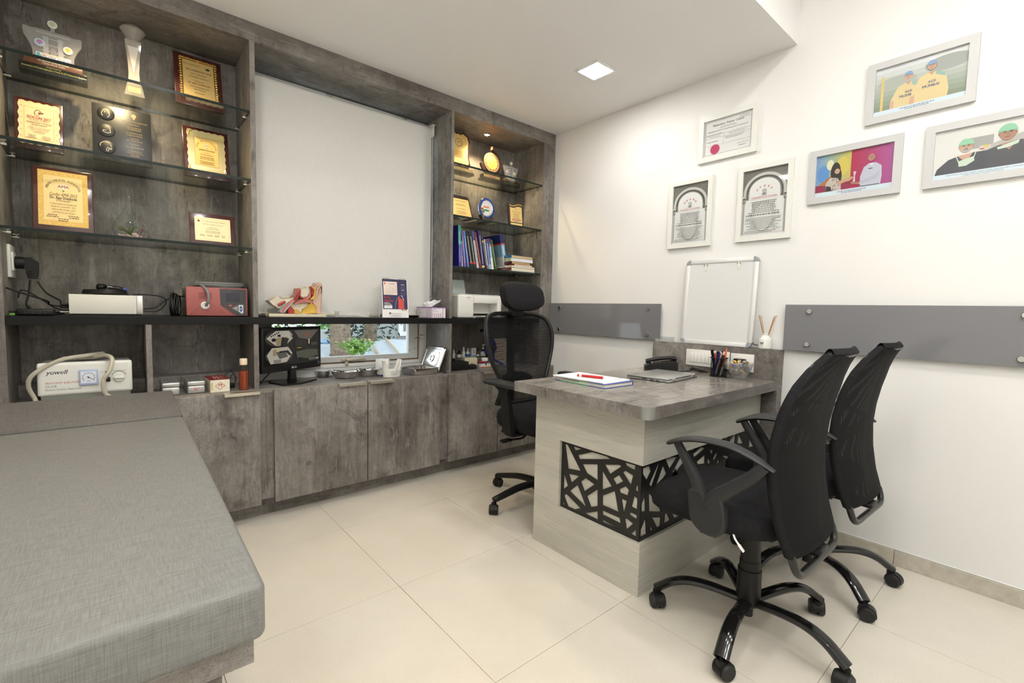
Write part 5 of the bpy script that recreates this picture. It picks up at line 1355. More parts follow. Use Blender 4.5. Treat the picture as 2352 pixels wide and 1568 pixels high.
ornate(o, w, h, 0, h*.52, gw, gh, GOLDL, GOLDL, False)
b = B(GOLDL)
for s in (-1, 1):
    for c in (-1, 1):
        b.tube(smoothpath([(s*(gw-.004), -.005, h*.52+c*(gh-.030)), (s*(gw-.008), -.007, h*.52+c*(gh-.012)), (s*(gw-.022), -.006, h*.52+c*(gh-.005))], 4), .0035, 7)
b.build('scrolls', o)
pw, phh = gw*.62, gh*.66
p = Print(front(-.0056, 0, h*.52)); p.rect(-pw, -phh, pw, phh, C(236, 196, 112)); p.frame(-pw, -phh, pw, phh, .0012, C(170, 120, 50)); p.arc('ANDHERI MEDICAL ASSOCIATION', 0, phh*.30, pw*.80, phh*.52, PI*1.02, -.02*PI, .0085, BRN); p.ell(0, phh*.48, .0105, .007, C(230, 214, 190)); p.text('AMA', 0, phh*.48, .0085, RDK, bold=True); p.poly([(-.002, phh*.30), (.002, phh*.30), (0, phh*.20)], C(120, 160, 60))
p.text('APPRECIATION AWARD', 0, phh*.12, .0085, K, width=pw*1.35, bold=True); p.text('Presented to', 0, -phh*.04, .0055, RDK); p.text(DR, 0, -phh*.20, .0095, RDK, width=pw*1.05); p.lines(-pw*.7, pw*.7, -phh*.36, 3, .006, .002, BRN, seed=5); p.lines(-pw*.7, pw*.7, -phh*.70, 3, .006, .0022, BRN, seed=6); p.done('lettering', o)

# ---- third shelf
o, w, h = easel('award_plaque', 'large mahogany plaque with a cream certificate sheet on the third left shelf', 'plaque', (74, 522), (217, 537), 391, 0.095, 1.349, math.radians(12), group='award plaques in the left cabinet')
B(MAHOG).box(-w/2, w/2, 0, .016, 0, h, bev=.004).build('board', o)
gw, gh = w*.405, h*.43
b = B(CREAMP); b.box(-gw, gw, -.0012, -.0002, h*.52-gh, h*.52+gh); b.build('gold_sheet', o)
p = Print(front(-.0013, 0, h*.52)); p.rect(-gw, -gh, gw, gh, C(226, 184, 96)); p.rect(-gw*.78, -gh*.82, gw*.78, gh*.82, C(240, 214, 150)); R = random.Random(9)
for k in range(120):
    sd = k % 4; t = R.uniform(-1, 1); u, v = (t*gw*.95, R.choice((-1, 1))*gh*R.uniform(.86, .97)) if sd < 2 else (R.choice((-1, 1))*gw*R.uniform(.82, .97), t*gh*.95)
    p.ell(u, v, .0022, .0022, C(238, 206, 130), 7); p.lay -= 1
p.lay += 1
p.arc('ANDHERI MEDICAL ASSOCIATION', 0, gh*.32, gw*.66, gh*.36, PI*.97, PI*.03, .0125, BRN); p.ell(0, gh*.44, .019, .013, C(236, 222, 190), 24); p.text('AMA', 0, gh*.44, .016, RDK, bold=True); p.poly([(-.005, gh*.32), (.005, gh*.32), (0, gh*.24)], C(130, 170, 60))
p.text('Confer AMA 2015', 0, gh*.14, .020, BRN, width=gw*1.1, shear=.2); p.text(DR, 0, gh*.02, .0165, K, width=gw*1.08, bold=True); p.text('Convenor', 0, -gh*.08, .011, BRN, shear=.2)
for k, tx in enumerate(('In Appreciation as Distinguished', 'Faculty for ConferAMA - 2015,', 'Held on 4th October, 2015', 'at JW Marriott, Juhu, Mumbai')): p.text(tx, 0, -gh*(.20+.105*k), .0098, C(150, 116, 60), width=gw*(1.05-.06*k), shear=.2)
for u, v in ((-.42, -.62), (.42, -.62), (0, -.75)): p.lines(gw*(u-.30), gw*(u+.30), gh*v, 2, .0075, .0026, BRN, seed=int(u*50)+60)
p.done('lettering', o)
q0, q1 = PY(.10, 258, 545), PY(.10, 336, 545); rr = (q1.x-q0.x)/2
te = thing('glass_terrarium', 'teardrop glass terrarium with an air plant and pale pebbles on the third shelf', 'terrarium', ((q0.x+q1.x)/2, .12, 1.349+E5))
zt = PY(.12, 297, 432).z-1.349
B(GLASS).lathe([(.0, .0015), (rr*.62, .001), (rr*.86, rr*.22), (rr, rr*.62), (rr*.94, rr*1.05), (rr*.70, rr*1.55), (rr*.36, rr*2.05), (rr*.20, rr*2.5), (rr*.155, zt*.93), (rr*.15, zt*.98), (.001, zt)], seg=36, cap=False).build('glass_vessel', te)
B(GLASS).tube([(rr*.10+rr*.45*math.cos(a), -rr*.88+.15*rr*math.cos(a)**2, rr*.78+rr*.45*math.sin(a)) for a in [2*PI*k/24 for k in range(24)]], .0012, 6, closed=True).build('opening_rim', te)
R = random.Random(3); peb = B(C(196, 172, 172))
for k in range(60):
    a, d = R.uniform(0, 2*PI), rr*.72*math.sqrt(R.random()); s = R.uniform(.003, .006)
    bmesh.ops.create_icosphere(peb.bm, subdivisions=1, radius=s, matrix=Matrix.Translation((d*math.cos(a), d*math.sin(a), .006+R.uniform(0, .008))))
po = peb.build('pebbles', te); po['kind'] = 'stuff'
B(C(206, 184, 184)).lathe([(0, 0), (.009, .002), (.012, .008), (.008, .015), (0, .018)], (.018, -.018, .012), 12, cap=False).build('shell', te)
lf = B(C(96, 110, 66))
for k in range(24):
    a = 2*PI*k/24+R.random()*.2; l = rr*R.uniform(.55, .82); up = R.uniform(.25, 1.0)*rr
    lf.tube(smoothpath([(0, 0, .014), (l*.5*math.cos(a), l*.5*math.sin(a), .016+up*.7), (l*math.cos(a), l*math.sin(a), .018+up*.75)], 3), [.0018]*6+[.0004], 4)
lf.build('air_plant', te)
dw = B(C(120, 92, 96)); dw.tube(smoothpath([(rr*.35, 0, .012), (rr*.62, .005, .030), (rr*.80, .0, .050)], 4), .006, 7); dw.tube([(rr*.7, 0, .036), (rr*.78, .012, .056)], .004, 6); dw.build('driftwood', te)
o, w, h = easel('award_plaque', 'small horizontal mahogany plaque at the right end of the third left shelf', 'plaque', (437, 556), (542, 567), 494, 0.085, 1.349, math.radians(10), group='award plaques in the left cabinet')
B(MAHOG).box(-w/2, w/2, 0, .014, 0, h, bev=.003).build('board', o)
gw, gh = w*.39, h*.37
B(CREAMP).box(-gw, gw, -.0012, -.0002, h*.5-gh, h*.5+gh).build('gold_sheet', o)
p = Print(front(-.0013, 0, h*.5)); p.frame(-gw*.92, -gh*.86, gw*.92, gh*.86, .0007, TN); p.ell(-gw*.78, gh*.66, .005, .005, RDK, 14); p.text('D Y Patil University School of Medicine', gw*.1, gh*.66, .0078, BRN, width=gw*1.3)
p.text('Third Hands on Rhinoplasty and Ear Surgery', 0, gh*.42, .006, BRN, width=gw*1.2); p.text('Organised by', 0, gh*.16, .006, BRN); p.text('Department of ENT', 0, gh*.02, .0066, BRN); p.lines(-gw*.6, gw*.6, -gh*.18, 2, .0066, .0018, BRN, seed=8)
for u in (-.6, -.2, .2, .6): p.lines(gw*(u-.15), gw*(u+.15), -gh*.5, 2, .006, .0017, BRN, seed=int(u*30)+80)
p.done('lettering', o)

# ---- black shelf, left cabinet
ZB = ZS1+0.0002
sk_ = thing('wall_socket', 'white socket plate on the left cabinet side above the black shelf', 'socket', (XL1+.0005, .168, 1.225), PI/2)
B(PWHITE).box(-.060, .060, -.010, 0, -.064, .064, bev=.002).build('plate', sk_)
B(PWHITE).box(-.036, .036, -.015, -.010, -.036, .036, bev=.001).build('socket', sk_)
pg = thing('power_plug', 'large black angled plug in the socket of the left cabinet', 'plug', (XL1+.0162, .168, 1.222))
B(BLACKP).tube([(0, 0, 0), (.026, 0, 0), (.030, 0, 0)], [.024, .024, .021], 20).build('plug_face', pg)
b = B(BLACKP); b.prism([(.026, -.020), (.026, .022), (.044, .024), (.066, .006), (.066, -.034), (.030, -.034)], lambda u, v, s: Vector((u, s, v)), -.020, .020); b.build('plug_body', pg)
b = B(BLACKP)
for k in range(4): b.box(.030+.001*k, .065-.001*k, -.018+.001*k, .018-.001*k, -.041-.007*k, -.035-.007*k, bev=.001)
b.build('strain_relief', pg)
def cable(label, pts, r=.0035, m=None, name='cable', cat='cable', n=7):
    return tag(B(m or BLACKP).tube(smoothpath(pts, n), r, 8).build(name), label, cat)
wx0, wx1 = PY(.05, 158, 700).x, PY(.05, 328, 700).x
wz = PY(.05, 243, 677).z
xp = XL1+.0162
cable('thick black cable looping down from the plug to the power adapter', [(xp+.040, .160, 1.152), (xp+.036, .150, 1.10), (xp+.030, .13, 1.05), (xp+.060, .15, 1.026), (-2.79, .13, 1.020)])
cable('black power cable from the plug to the white light source box', [(xp+.060, .168, 1.150), (xp+.085, .16, 1.105), (xp+.125, .14, 1.075), (wx0-.028, .12, 1.066), (wx0-.0295, .12, 1.066)])
cable('black cable entering from the left towards the white box', [(XL1+.004, .03, 1.118), (XL1+.05, .05, 1.097), (XL1+.11, .07, 1.071), (wx0-.06, .09, 1.057), (wx0-.0295, .10, 1.051)])
cable('thin black cable looped beside the power adapter', [(xp+.012, .09, 1.080), (xp+.022, .09, 1.112), (xp+.06, .10, 1.090), (wx0-.04, .12, 1.040), (wx0-.002, .13, 1.034)], .0028)
cable('coiled black cable lying behind the power adapter', [(-2.80, .17, 1.0175), (-2.77, .19, 1.0175), (-2.742, .17, 1.0175), (-2.765, .15, 1.0175), (-2.80, .16, 1.0235), (-2.77, .185, 1.0235), (-2.745, .165, 1.0235)], .003)
lb_ = thing('light_source_box', 'flat white endoscopy light source box on the black shelf', 'box', ((wx0+wx1)/2, .05, ZB))
hw = (wx1-wx0)/2; hz = wz-ZB
B(pmat('cream_enamel', (0.70, 0.69, 0.61, 1), 0.4)).box(-hw, hw*.82, 0, .22, .008, hz, bev=.002).build('housing', lb_)
B(ALU).box(hw*.82+.0004, hw, 0, .22, .008, hz, bev=.001).build('end_panel', lb_)
B(BLACKP).box(-hw+.006, hw-.006, .006, .215, 0, .0078).build('base', lb_)
for dz, m in ((.044, BLACKP), (.034, BLACKP), (.014, PWHITE)):
    c = B(m); c.tube([(-hw-.030, .06, dz), (-hw-.004, .06, dz), (-hw, .06, dz)], [.005, .006, .004] if m == BLACKP else [.003, .003, .003], 10); c.build('connector', lb_)
cl = thing('cable_coil', 'black camera cable coiled on top of the white light source box', 'cable', ((wx0+wx1)/2-.005, .13, wz+.0005))
b = B(BLACKP); pts = []
for k in range(5*22+1):
    a = 2*PI*k/22; rr_ = .060-.0012*math.floor(k/22); pts.append((rr_*1.25*math.cos(a), rr_*math.sin(a), .0035+.0034*k/22+.0012*math.sin(3*a)))
b.tube(pts, .0032, 7); b.build('coil', cl)
b = B(BLACKG); b.lathe([(0, .0), (.014, .001), (.018, .008), (.018, .020), (.012, .026), (0, .027)], (-.012, -.02, .020), 18, cap=False); b.tube([(.008, -.02, .032), (.045, -.02, .030), (.060, -.02, .026)], [.010, .008, .006], 12); b.build('camera_head', cl)
B(C(40, 60, 140, .3)).tube([(.058, -.024, .027), (.072, -.024, .025)], .0065, 12).build('connector', cl)
cable('black cable looping from the white box to the red machine', [(wx1+.002, .10, ZB+.030), (wx1+.05, .10, ZB+.040), (wx1+.09, .12, ZB+.075), (wx1+.145, .14, ZB+.092), (wx1+.165, .15, ZB+.09)], .0032)
cable('black cable hanging in a loop right of the white box', [(wx1-.03, .11, wz+.006), (wx1+.03, .105, wz+.006), (wx1+.075, .09, wz-.004), (wx1+.085, .09, wz-.028), (wx1+.055, .09, ZB+.024), (wx1+.002, .09, ZB+.022)], .0028)
pa = thing('power_adapter', 'flat black power adapter at the left end of the black shelf', 'adapter', (-2.815, .075, ZB))
B(BLACKP).box(-.054, .054, -.035, .035, 0, .026, bev=.007, seg=3).build('case', pa)
b = B(BLACKG)
for k in range(14): b.box(-.036+.0052*k, -.0335+.0052*k, -.0356, -.034, .007, .018)
b.build('vent_slots', pa)
pn = thing('ear_probe', 'slim green and cream instrument lying at the left end of the black shelf', 'instrument', (-2.876, .055, ZB+.0045), math.radians(4))
B(BLACKP).tube([(-.012, 0, .010), (.010, 0, .010), (.012, 0, .010)], [.004, .0045, .0045], 10).build('grip', pn)
B(C(206, 210, 160)).tube([(.0, 0.004, .0), (.004, .004, 0)], .0042, 10).build('tip', pn)
B(C(110, 190, 60)).box(-.010, .004, -.005, .003, -.004, .003, bev=.001).build('clip', pn)

mx0, mx1 = PY(.045, 428, 700).x, PY(.045, 569, 700).x; mt = PY(.045, 495, 660).z; mh = mt-ZB
rm = thing('red_machine', 'dusty red drill console with grey control panel on the black shelf', 'machine', ((mx0+mx1)/2, .045, ZB))
hw = (mx1-mx0)/2
REDM = pmat('dusty_red_plastic', (0.37, 0.105, 0.095, 1), 0.5); DG = pmat('panel_grey', (0.050, 0.048, 0.052, 1), 0.4)
b = B(REDM); b.box(-hw, hw, 0, .028, .003, mh, bev=.004)
for k in range(4): b.box(-hw*.62, -hw*.20, -.0006, .002, mh*(.78-.055*k), mh*(.80-.055*k), mat=C(110, 46, 44))
b.tube([(-hw*.97, -.0005, .006), (-hw*.52, -.0005, mh*.50), (-hw*.42, -.0005, mh*.55), (-hw*.36, -.0005, mh*.55), (-hw*.26, -.0005, mh*.50), (hw*.40, -.0005, .006)], .0012, 6, C(190, 110, 104))
b.build('front_case', rm)
B(C(120, 116, 106, .5)).box(-hw+.004, hw-.004, .0285, .21, .003, mh-.004, bev=.004).build('rear_case', rm)
vh = B(C(70, 68, 62))
for r in range(9):
    for c in range(6): vh.box(-hw+.0032, -hw+.005, .045+.022*c, .056+.022*c, mh*.22+mh*.075*r, mh*.255+mh*.075*r)
vh.build('vent_holes', rm)
p = B(DG); p.prism([(hw*.06, mh*.965), (hw*.94, mh*.965), (hw*.94, mh*.045), (hw*.62, mh*.045), (hw*.08, mh*.40)], lambda u, v, s: Vector((u, s, v)), .001, -.0018); cpn = p.build('control_panel', rm)
p = Print(front(-.0020)); p.rect(hw*.26, mh*.52, hw*.72, mh*.82, C(40, 44, 56, .2)); p.poly([(hw*.26, mh*.42), (hw*.56, mh*.42), (hw*.40, mh*.32)], C(120, 30, 34)); p.text('OFF', hw*.40, mh*.385, .0075, PAPER)
p.poly([(hw*.44, mh*.30), (hw*.66, mh*.40), (hw*.66, mh*.18)], C(140, 138, 138)); p.text('ON', hw*.58, mh*.295, .007, PAPER); p.poly([(hw*.68, mh*.42), (hw*.84, mh*.42), (hw*.84, mh*.14), (hw*.79, mh*.10), (hw*.68, mh*.18)], C(206, 210, 212))
p.poly([(hw*.70, mh*.29), (hw*.82, mh*.29), (hw*.76, mh*.39)], C(40, 60, 140)); p.poly([(hw*.70, mh*.26), (hw*.82, mh*.26), (hw*.76, mh*.16)], C(40, 60, 140)); p.ell(hw*.89, mh*.32, .002, .002, RDK, 10); p.done('panel_print', cpn)
b = B(PWHITE); b.lathe([(.0175, 0), (.0175, .005), (.012, .007), (.010, .004)], (0, 0, 0), 24, M=Matrix.Translation((-hw*.42, 0, mh*.38)) @ Matrix.Rotation(PI/2, 4, 'X')); b.build('outlet_ring', rm)
GREYC = pmat('grey_hose', (0.19, 0.195, 0.20, 1), 0.5)
cable('grey handpiece hose plugged into the red machine', [(-hw*.40+rm.location.x, .036, ZB+mh*.37), (-hw*.34+rm.location.x, .016, ZB+mh*.55), (-hw*.36+rm.location.x, .020, ZB+mh*.85), (-hw*.52+rm.location.x, .060, mt+.0095), (-hw*.62+rm.location.x, .10, mt+.0085)], .0060, GREYC, 'hose', 'hose')
hc_ = thing('hose_coil', 'grey hose coiled on top of the red machine', 'hose', (rm.location.x+.018, .12, mt+.0004))
b = B(GREYC); pts = [(.108*(1-.05*(k//24))*math.cos(2*PI*k/24), .062*math.sin(2*PI*k/24), .0055+.0085*k/24) for k in range(24*2+14)]
b.tube(pts, .0052, 8); b.build('coil', hc_)
bc_ = thing('cord_coil', 'black mains cord coiled upright left of the red machine', 'cord', (mx0-.030, .12, ZB))
b = B(BLACKP)
for k, (rr_, dx) in enumerate(((.052, 0), (.050, .010), (.046, .020), (.051, -.006))):
    b.tube([(dx+.012*math.cos(2*PI*j/26)-.012, .052*math.cos(2*PI*j/26), rr_+.003+rr_*math.sin(2*PI*j/26)) for j in range(26)], .0034, 7, closed=True)
b.build('coil', bc_)

# ---- left niche: suction unit
sy = .030
sx0, sx1 = PY(sy, 84, 870).x, PY(sy, 304, 860).x; zt_, zb_ = PY(sy, 190, 831).z, .690
su = thing('suction_unit', 'white electric suction unit with pressure gauge in the lower left niche', 'medical device', ((sx0+sx1)/2, sy, ZC+E5))
hw = (sx1-sx0)/2; zt_ -= ZC; zb_ -= ZC
WEN = pmat('white_enamel', (0.80, 0.80, 0.75, 1), 0.35)
b = B(WEN); b.box(-hw, hw, 0, .022, zb_, zt_, bev=.009, seg=3); b.build('front_bezel', su)
B(C(176, 176, 168)).box(-hw+.006, hw-.006, .0225, .185, .004, zt_-.004, bev=.006).build('housing', su)
B(C(126, 128, 120)).box(-hw+.010, hw-.010, .004, .0222, .002, zb_+.004).build('plinth', su)
B(pmat('panel_cream', (0.78, 0.78, 0.72, 1), 0.4)).box(-hw+.012, hw-.012, -.0012, .001, zb_+.010, zt_-.012).build('face_plate', su)
zm = (zb_+zt_)/2; hh = (zt_-zb_)/2
p = Print(front(-.0014, 0, zm)); p.text('yuwell', -hw*.60, hh*.42, .024, C(70, 74, 84), shear=.25, bold=True, width=.060); p.text('HEAVY DUTY & BIG POWER', -hw*.84, -hh*.22, .0108, C(200, 60, 66), align=-1, width=.108); p.text('7A-23B', -hw*.84, -hh*.42, .0108, C(120, 120, 124), align=-1); p.text('Electric Suction Apparatus', -hw*.84, -hh*.61, .0108, C(120, 120, 124), align=-1, width=.104)
p.text('PRESSURE REGULATOR', hw*.70, hh*.36, .0055, KG, width=.046); p.line([(hw*.70+.024*math.cos(a), -hh*.04+.024*math.sin(a)) for a in [PI*.9-PI*.7*k/10 for k in range(11)]], .002, KG); p.ell(hw*.70+.021, hh*.12, .0024, .0024, C(196, 50, 50), 10); p.lines(hw*.28, hw*.36, hh*.32, 1, .01, .002, KG); p.done('lettering', su)
g = B(C(176, 190, 222, .2)); g.box(-hw*.16, hw*.24, -.010, -.0012, zm-hh*.44, zm+hh*.52, bev=.003); ga = g.build('pressure_gauge', su)
p = Print(front(-.0102, hw*.04, zm+hh*.04)); gr = hh*.34
p.rect(-gr*1.05, -gr*1.05, gr*1.05, gr*1.1, C(224, 230, 240)); p.line([(gr*.80*math.cos(a), gr*.80*math.sin(a)) for a in [PI*1.22-PI*1.44*k/20 for k in range(21)]], .0012, K); p.line([(gr*.80*math.cos(a), gr*.80*math.sin(a)) for a in [PI*1.22-PI*.35*k/8 for k in range(9)]], .0016, C(200, 60, 60))
for k in range(9):
    a = PI*1.22-PI*1.44*k/8; p.line([(gr*.86*math.cos(a), gr*.86*math.sin(a)), (gr*.98*math.cos(a), gr*.98*math.sin(a))], .0009, K)
p.line([(-gr*.25, gr*.18), (gr*.66, -gr*.46)], .0016, K); p.ell(0, 0, .003, .003, K, 12); p.text('MPa', 0, -gr*.72, .006, K); p.done('dial', ga)
b = B(pmat('panel_cream', (0.78, 0.78, 0.72, 1), 0.4)); b.lathe([(.020, 0), (.0195, .004), (.017, .007)], (0, 0, 0), 26, M=Matrix.Translation((hw*.70, -.0012, zm-hh*.08)) @ Matrix.Rotation(PI/2, 4, 'X')); b.box(hw*.70-.018, hw*.70+.018, -.016, -.006, zm-hh*.08-.004, zm-hh*.08+.004, bev=.002); b.build('regulator_knob', su)
b = B(BLACKG); b.box(hw*.34, hw*.50, -.006, -.0012, zm-hh*.30, zm-hh*.02, bev=.001); b.build('power_switch', su)
B(C(30, 90, 50, .2)).tube([(hw*.42, -.001, zm+hh*.30), (hw*.42, -.005, zm+hh*.30)], [.0042, .003], 12).build('indicator', su)
HOSE = pmat('silicone_hose', (0.50, 0.47, 0.37, 1), 0.35); sxm = su.location.x; zt_ += ZC; zb_ += ZC
hp = [(sxm-hw*.30, .10, zt_+.010), (sxm+hw*.35, .13, zt_+.024), (sxm+hw*.0, .06, zt_+.024), (sxm-hw*.55, .035, zt_+.010), (sxm-hw*1.05, .020, zt_-.040), (sxm-hw*1.16, .030, zm+ZC-.02), (sxm-hw*1.06, .040, zb_-.005), (sxm-hw*1.02, .015, zb_-.022)]
cable('translucent rubber suction hose looping left of the white suction unit', hp, .0078, HOSE, 'hose', 'hose', 8)
hp = [(sxm-hw*.5, .12, zt_+.010), (sxm+hw*.1, .09, zt_+.012), (sxm+hw*.42, .030, zt_+.024), (sxm+hw*.56, -.002, zt_+.010), (sxm+hw*.50, -.021, zt_-.035), (sxm+hw*.36, -.021, zm+ZC-.008), (sxm+hw*.38, -.021, zb_+.006), (sxm+hw*.58, -.026, ZC+.009), (sxm+hw*.30, -.030, ZC+.009), (sxm-hw*.15, -.026, ZC+.009)]
cable('translucent rubber suction hose hanging over the front of the suction unit', hp, .0078, HOSE, 'hose', 'hose', 8)
# ---- middle niche
TIN = pmat('tin_metal', (0.52, 0.52, 0.50, 1), 0.34, 0.75)
def tin(label, u0, u1, txt):
    x0, x1 = PY(.004, u0, 890).x, PY(.004, u1, 890).x; t = thing('metal_case', label, 'tin', ((x0+x1)/2, .004, ZC+E5), group='metal instrument cases'); w = (x1-x0)/2
    B(TIN).box(-w+.001, w-.001, .001, .150, 0, .036, bev=.006, seg=3).build('body', t)
    B(TIN).box(-w, w, 0, .152, .0362, .058, bev=.006, seg=3).build('lid', t)
    sl = B(C(70, 66, 60))
    for c in range(4): sl.box(-.018+.012*c-.001, -.018+.012*c+.001, .03, .12, .0576, .0584)
    sl.build('slots', t)
    if txt:
        p = Print(front(.0009, 0, .019)); p.text(txt, 0, 0, .020, C(170, 30, 40), shear=.15); p.done('lettering', t)
    else: B(K).tube([(0, .0012, .015), (0, .0004, .015)], .0012, 8).build('rivet', t)
tin('plain grey metal instrument case nearest the couch', 371, 414, None)
tin('grey metal instrument case marked 70 degrees in red', 430, 472, '70\u00b0')
x0, x1 = PY(-.01, 483, 885).x, PY(-.01, 528, 885).x
cbx = thing('carton', 'red and white carton with a diamond logo on the counter niche', 'box', ((x0+x1)/2, -.01, ZC+E5), math.radians(2))
w = (x1-x0)/2
B(C(226, 220, 200)).box(-w, w, 0, .150, 0, .060, bev=.001, seg=1).build('box', cbx)
b = B(C(126, 34, 34)); b.box(-w-.0002, w+.0002, -.0002, .150, .0585, .0606); b.build('printed_lid', cbx)
p = Print(front(-.0004, 0, .030)); p.line([(0, .017), (.020, 0), (0, -.017), (-.020, 0)], .0018, C(190, 60, 60), True); p.text('M', 0, .002, .020, C(190, 50, 50), bold=True); p.rect(-w+.001, -.022, -w+.010, .018, C(222, 206, 150)); p.lines(-w+.002, -w+.009, .012, 5, .006, .0016, K); p.done('lettering', cbx)
p = Print(topside(.0608, 0, .075, PI/2)); p.lines(-.06, .06, .012, 2, .014, .008, C(214, 180, 170)); p.lines(-.06, .06, -.014, 2, .007, .0026, C(210, 176, 168)); p.done('lettering', cbx)
def bottle(label, loc, prof, mat_, capprof, capmat, lab=None, labz=(0, 0), name='bottle', group=None, s=1.0, seg=20):
    t = thing(name, label, 'bottle', loc, group=group)
    B(mat_).lathe([(r*s, z*s) for r, z in prof], seg=seg).build('body', t)
    B(capmat).lathe([(r*s, z*s) for r, z in capprof], seg=seg).build('cap', t)
    if lab: B(lab).lathe([(prof[1][0]*s+.0004, labz[0]*s), (prof[1][0]*s+.0004, labz[1]*s)], seg=seg, cap=False).build('label_wrap', t)
    return t
AMB = pmat('amber_liquid', (0.22, 0.034, 0.010, 1), 0.12, coat=0.5)
q = PY(-.005, 561, 890)
bt = bottle('small bottle of red-brown liquid with a cream cap at the counter edge', (q.x, .004, ZC+E5), [(.0135, 0), (.0145, .003), (.0145, .062), (.0143, .066)], AMB, [(.0100, .086), (.0118, .087), (.0118, .106), (.0105, .108)], C(222, 206, 176), s=1.42)
B(GLASS).lathe([(r*1.42, z*1.42) for r, z in ((.0145, .0663), (.0142, .074), (.0105, .084), (.0098, .086))], seg=20, cap=False).build('neck', bt)
ch_ = thing('charger', 'black charger with coiled lead beside the amber bottle', 'charger', (q.x-.045, .095, ZC+E5))
B(BLACKP).box(-.020, .020, -.016, .016, 0, .024, bev=.003).build('block', ch_)
B(BLACKP).tube(smoothpath([(.018, .0, .014), (.03, .015, .05), (.005, .02, .085), (-.022, .012, .05), (-.005, .018, .028), (.020, .016, .07), (.030, .012, .030)], 6), .0017, 6).build('lead', ch_)

# ================================================================== WINDOW BAY
mo = thing('computer_monitor', 'black widescreen monitor showing four camera views below the black shelf', 'monitor', (-1.848, .115, ZC+E5), math.atan2(.170, .345))
mw, z0, z1 = .1925, .066, .300
B(BLACKP).box(-mw, mw, .0, .030, z0, z1, bev=.003).build('bezel', mo)
SCR = pmat('screen_dark', (0.012, 0.012, 0.012, 1), 0.08)
B(SCR).box(-mw+.012, mw-.012, -.0006, .002, z0+.036, z1-.014).build('screen', mo)
EMM = {}
def glow(r, g, b):
    return pmat('screen_%d_%d_%d' % (r, g, b), (r//4, g//4, b//4), 0.1, emit=(r, g, b), estr=0.85)
p = Print(front(-.0008, 0, (z0+.036+z1-.014)/2)); SX, SZ = mw-.012, (z1-.014-z0-.036)/2
SK = [glow(*c) for c in ((58, 54, 48), (120, 116, 106), (166, 160, 146), (34, 32, 30), (140, 124, 92), (84, 80, 74), (22, 21, 20), (190, 160, 60))]
p.rect(-SX, -SZ, SX, SZ, SK[6])
p.ell(-SX*.50, SZ*.52, SX*.46, SZ*.46, SK[0], 26); p.poly([(-SX*.92, SZ*.55), (-SX*.6, SZ*.95), (-SX*.15, SZ*.95), (-SX*.02, SZ*.5), (-SX*.3, SZ*.1), (-SX*.6, SZ*.1)], SK[2]); p.poly([(-SX*.6, SZ*.55), (-SX*.2, SZ*.6), (-SX*.3, SZ*.12), (-SX*.6, SZ*.10)], SK[4]); p.poly([(-SX*.4, SZ*.60), (-SX*.15, SZ*.5), (-SX*.25, SZ*.1), (-SX*.45, SZ*.08)], SK[3]); p.poly([(-SX*.12, SZ*.95), (-SX*.02, SZ*.7), (-SX*.2, SZ*.2), (-SX*.08, SZ*.5)], SK[1])
for k in range(5): p.rect(-SX*(.78-.06*k), SZ*(.62+.05*k), -SX*(.74-.06*k), SZ*(.70+.05*k), SK[3])
p.ell(-SX*.68, SZ*.45, SX*.08, SZ*.10, SK[3], 12); p.rect(-SX*.55, SZ*.62, -SX*.45, SZ*.74, SK[6])
p.poly([(.02*SX, SZ*.95), (SX*.95, SZ*.95), (SX*.62, SZ*.35), (SX*.2, SZ*.5)], SK[5]); p.poly([(SX*.45, SZ*.86), (SX*.62, SZ*.72), (SX*.58, SZ*.52), (SX*.43, SZ*.66)], glow(120, 70, 56)); p.rect(SX*.56, SZ*.12, SX*.60, SZ*.40, glow(190, 180, 130)); p.poly([(0.05*SX, SZ*.4), (SX*.5, SZ*.36), (SX*.45, SZ*.05), (0.05*SX, 0)], SK[3]); p.rect(SX*.65, SZ*.02, SX*.9, SZ*.20, SK[0])
p.ell(-SX*.50, -SZ*.46, SX*.46, SZ*.46, SK[0], 26); p.poly([(-SX*.92, -SZ*.4), (-SX*.75, SZ*.0), (-SX*.2, SZ*.02), (-SX*.05, -SZ*.35), (-SX*.25, -SZ*.85), (-SX*.8, -SZ*.9)], SK[2]); p.poly([(-SX*.62, -SZ*.25), (-SX*.3, -SZ*.2), (-SX*.2, -SZ*.55), (-SX*.5, -SZ*.65)], SK[5]); p.rect(-SX*.72, -SZ*.45, -SX*.6, -SZ*.1, SK[4]); p.ell(-SX*.55, -SZ*.12, SX*.03, SZ*.06, SK[7], 10); p.poly([(-SX*.5, -SZ*.2), (-SX*.2, -SZ*.18), (-SX*.08, -SZ*.45), (-SX*.15, -SZ*.5), (-SX*.28, -SZ*.28), (-SX*.5, -SZ*.3)], SK[3]); p.rect(-SX*.70, -SZ*.9, -SX*.45, -SZ*.68, SK[1])
p.poly([(SX*.08, -SZ*.3), (SX*.5, -SZ*.2), (SX*.9, -SZ*.25), (SX*.92, -SZ*.62), (SX*.5, -SZ*.75), (SX*.12, -SZ*.66)], glow(70, 72, 60)); p.rect(SX*.55, -SZ*.88, SX*.95, -SZ*.72, SK[5]); p.rect(SX*.86, -SZ*.84, SX*.92, -SZ*.76, SK[2]); p.rect(SX*.22, -SZ*.8, SX*.32, -SZ*.66, SK[6]); p.lines(SX*.08, SX*.34, -SZ*.08, 1, .01, .003, SK[7])
p.ell(-SX*.12, SZ*.86, .002, .002, glow(200, 40, 40), 8); p.ell(SX*.86, SZ*.88, .002, .002, glow(160, 40, 40), 8); p.ell(-SX*.16, -SZ*.06, .002, .002, glow(200, 40, 40), 8); p.done('screen_image', mo)
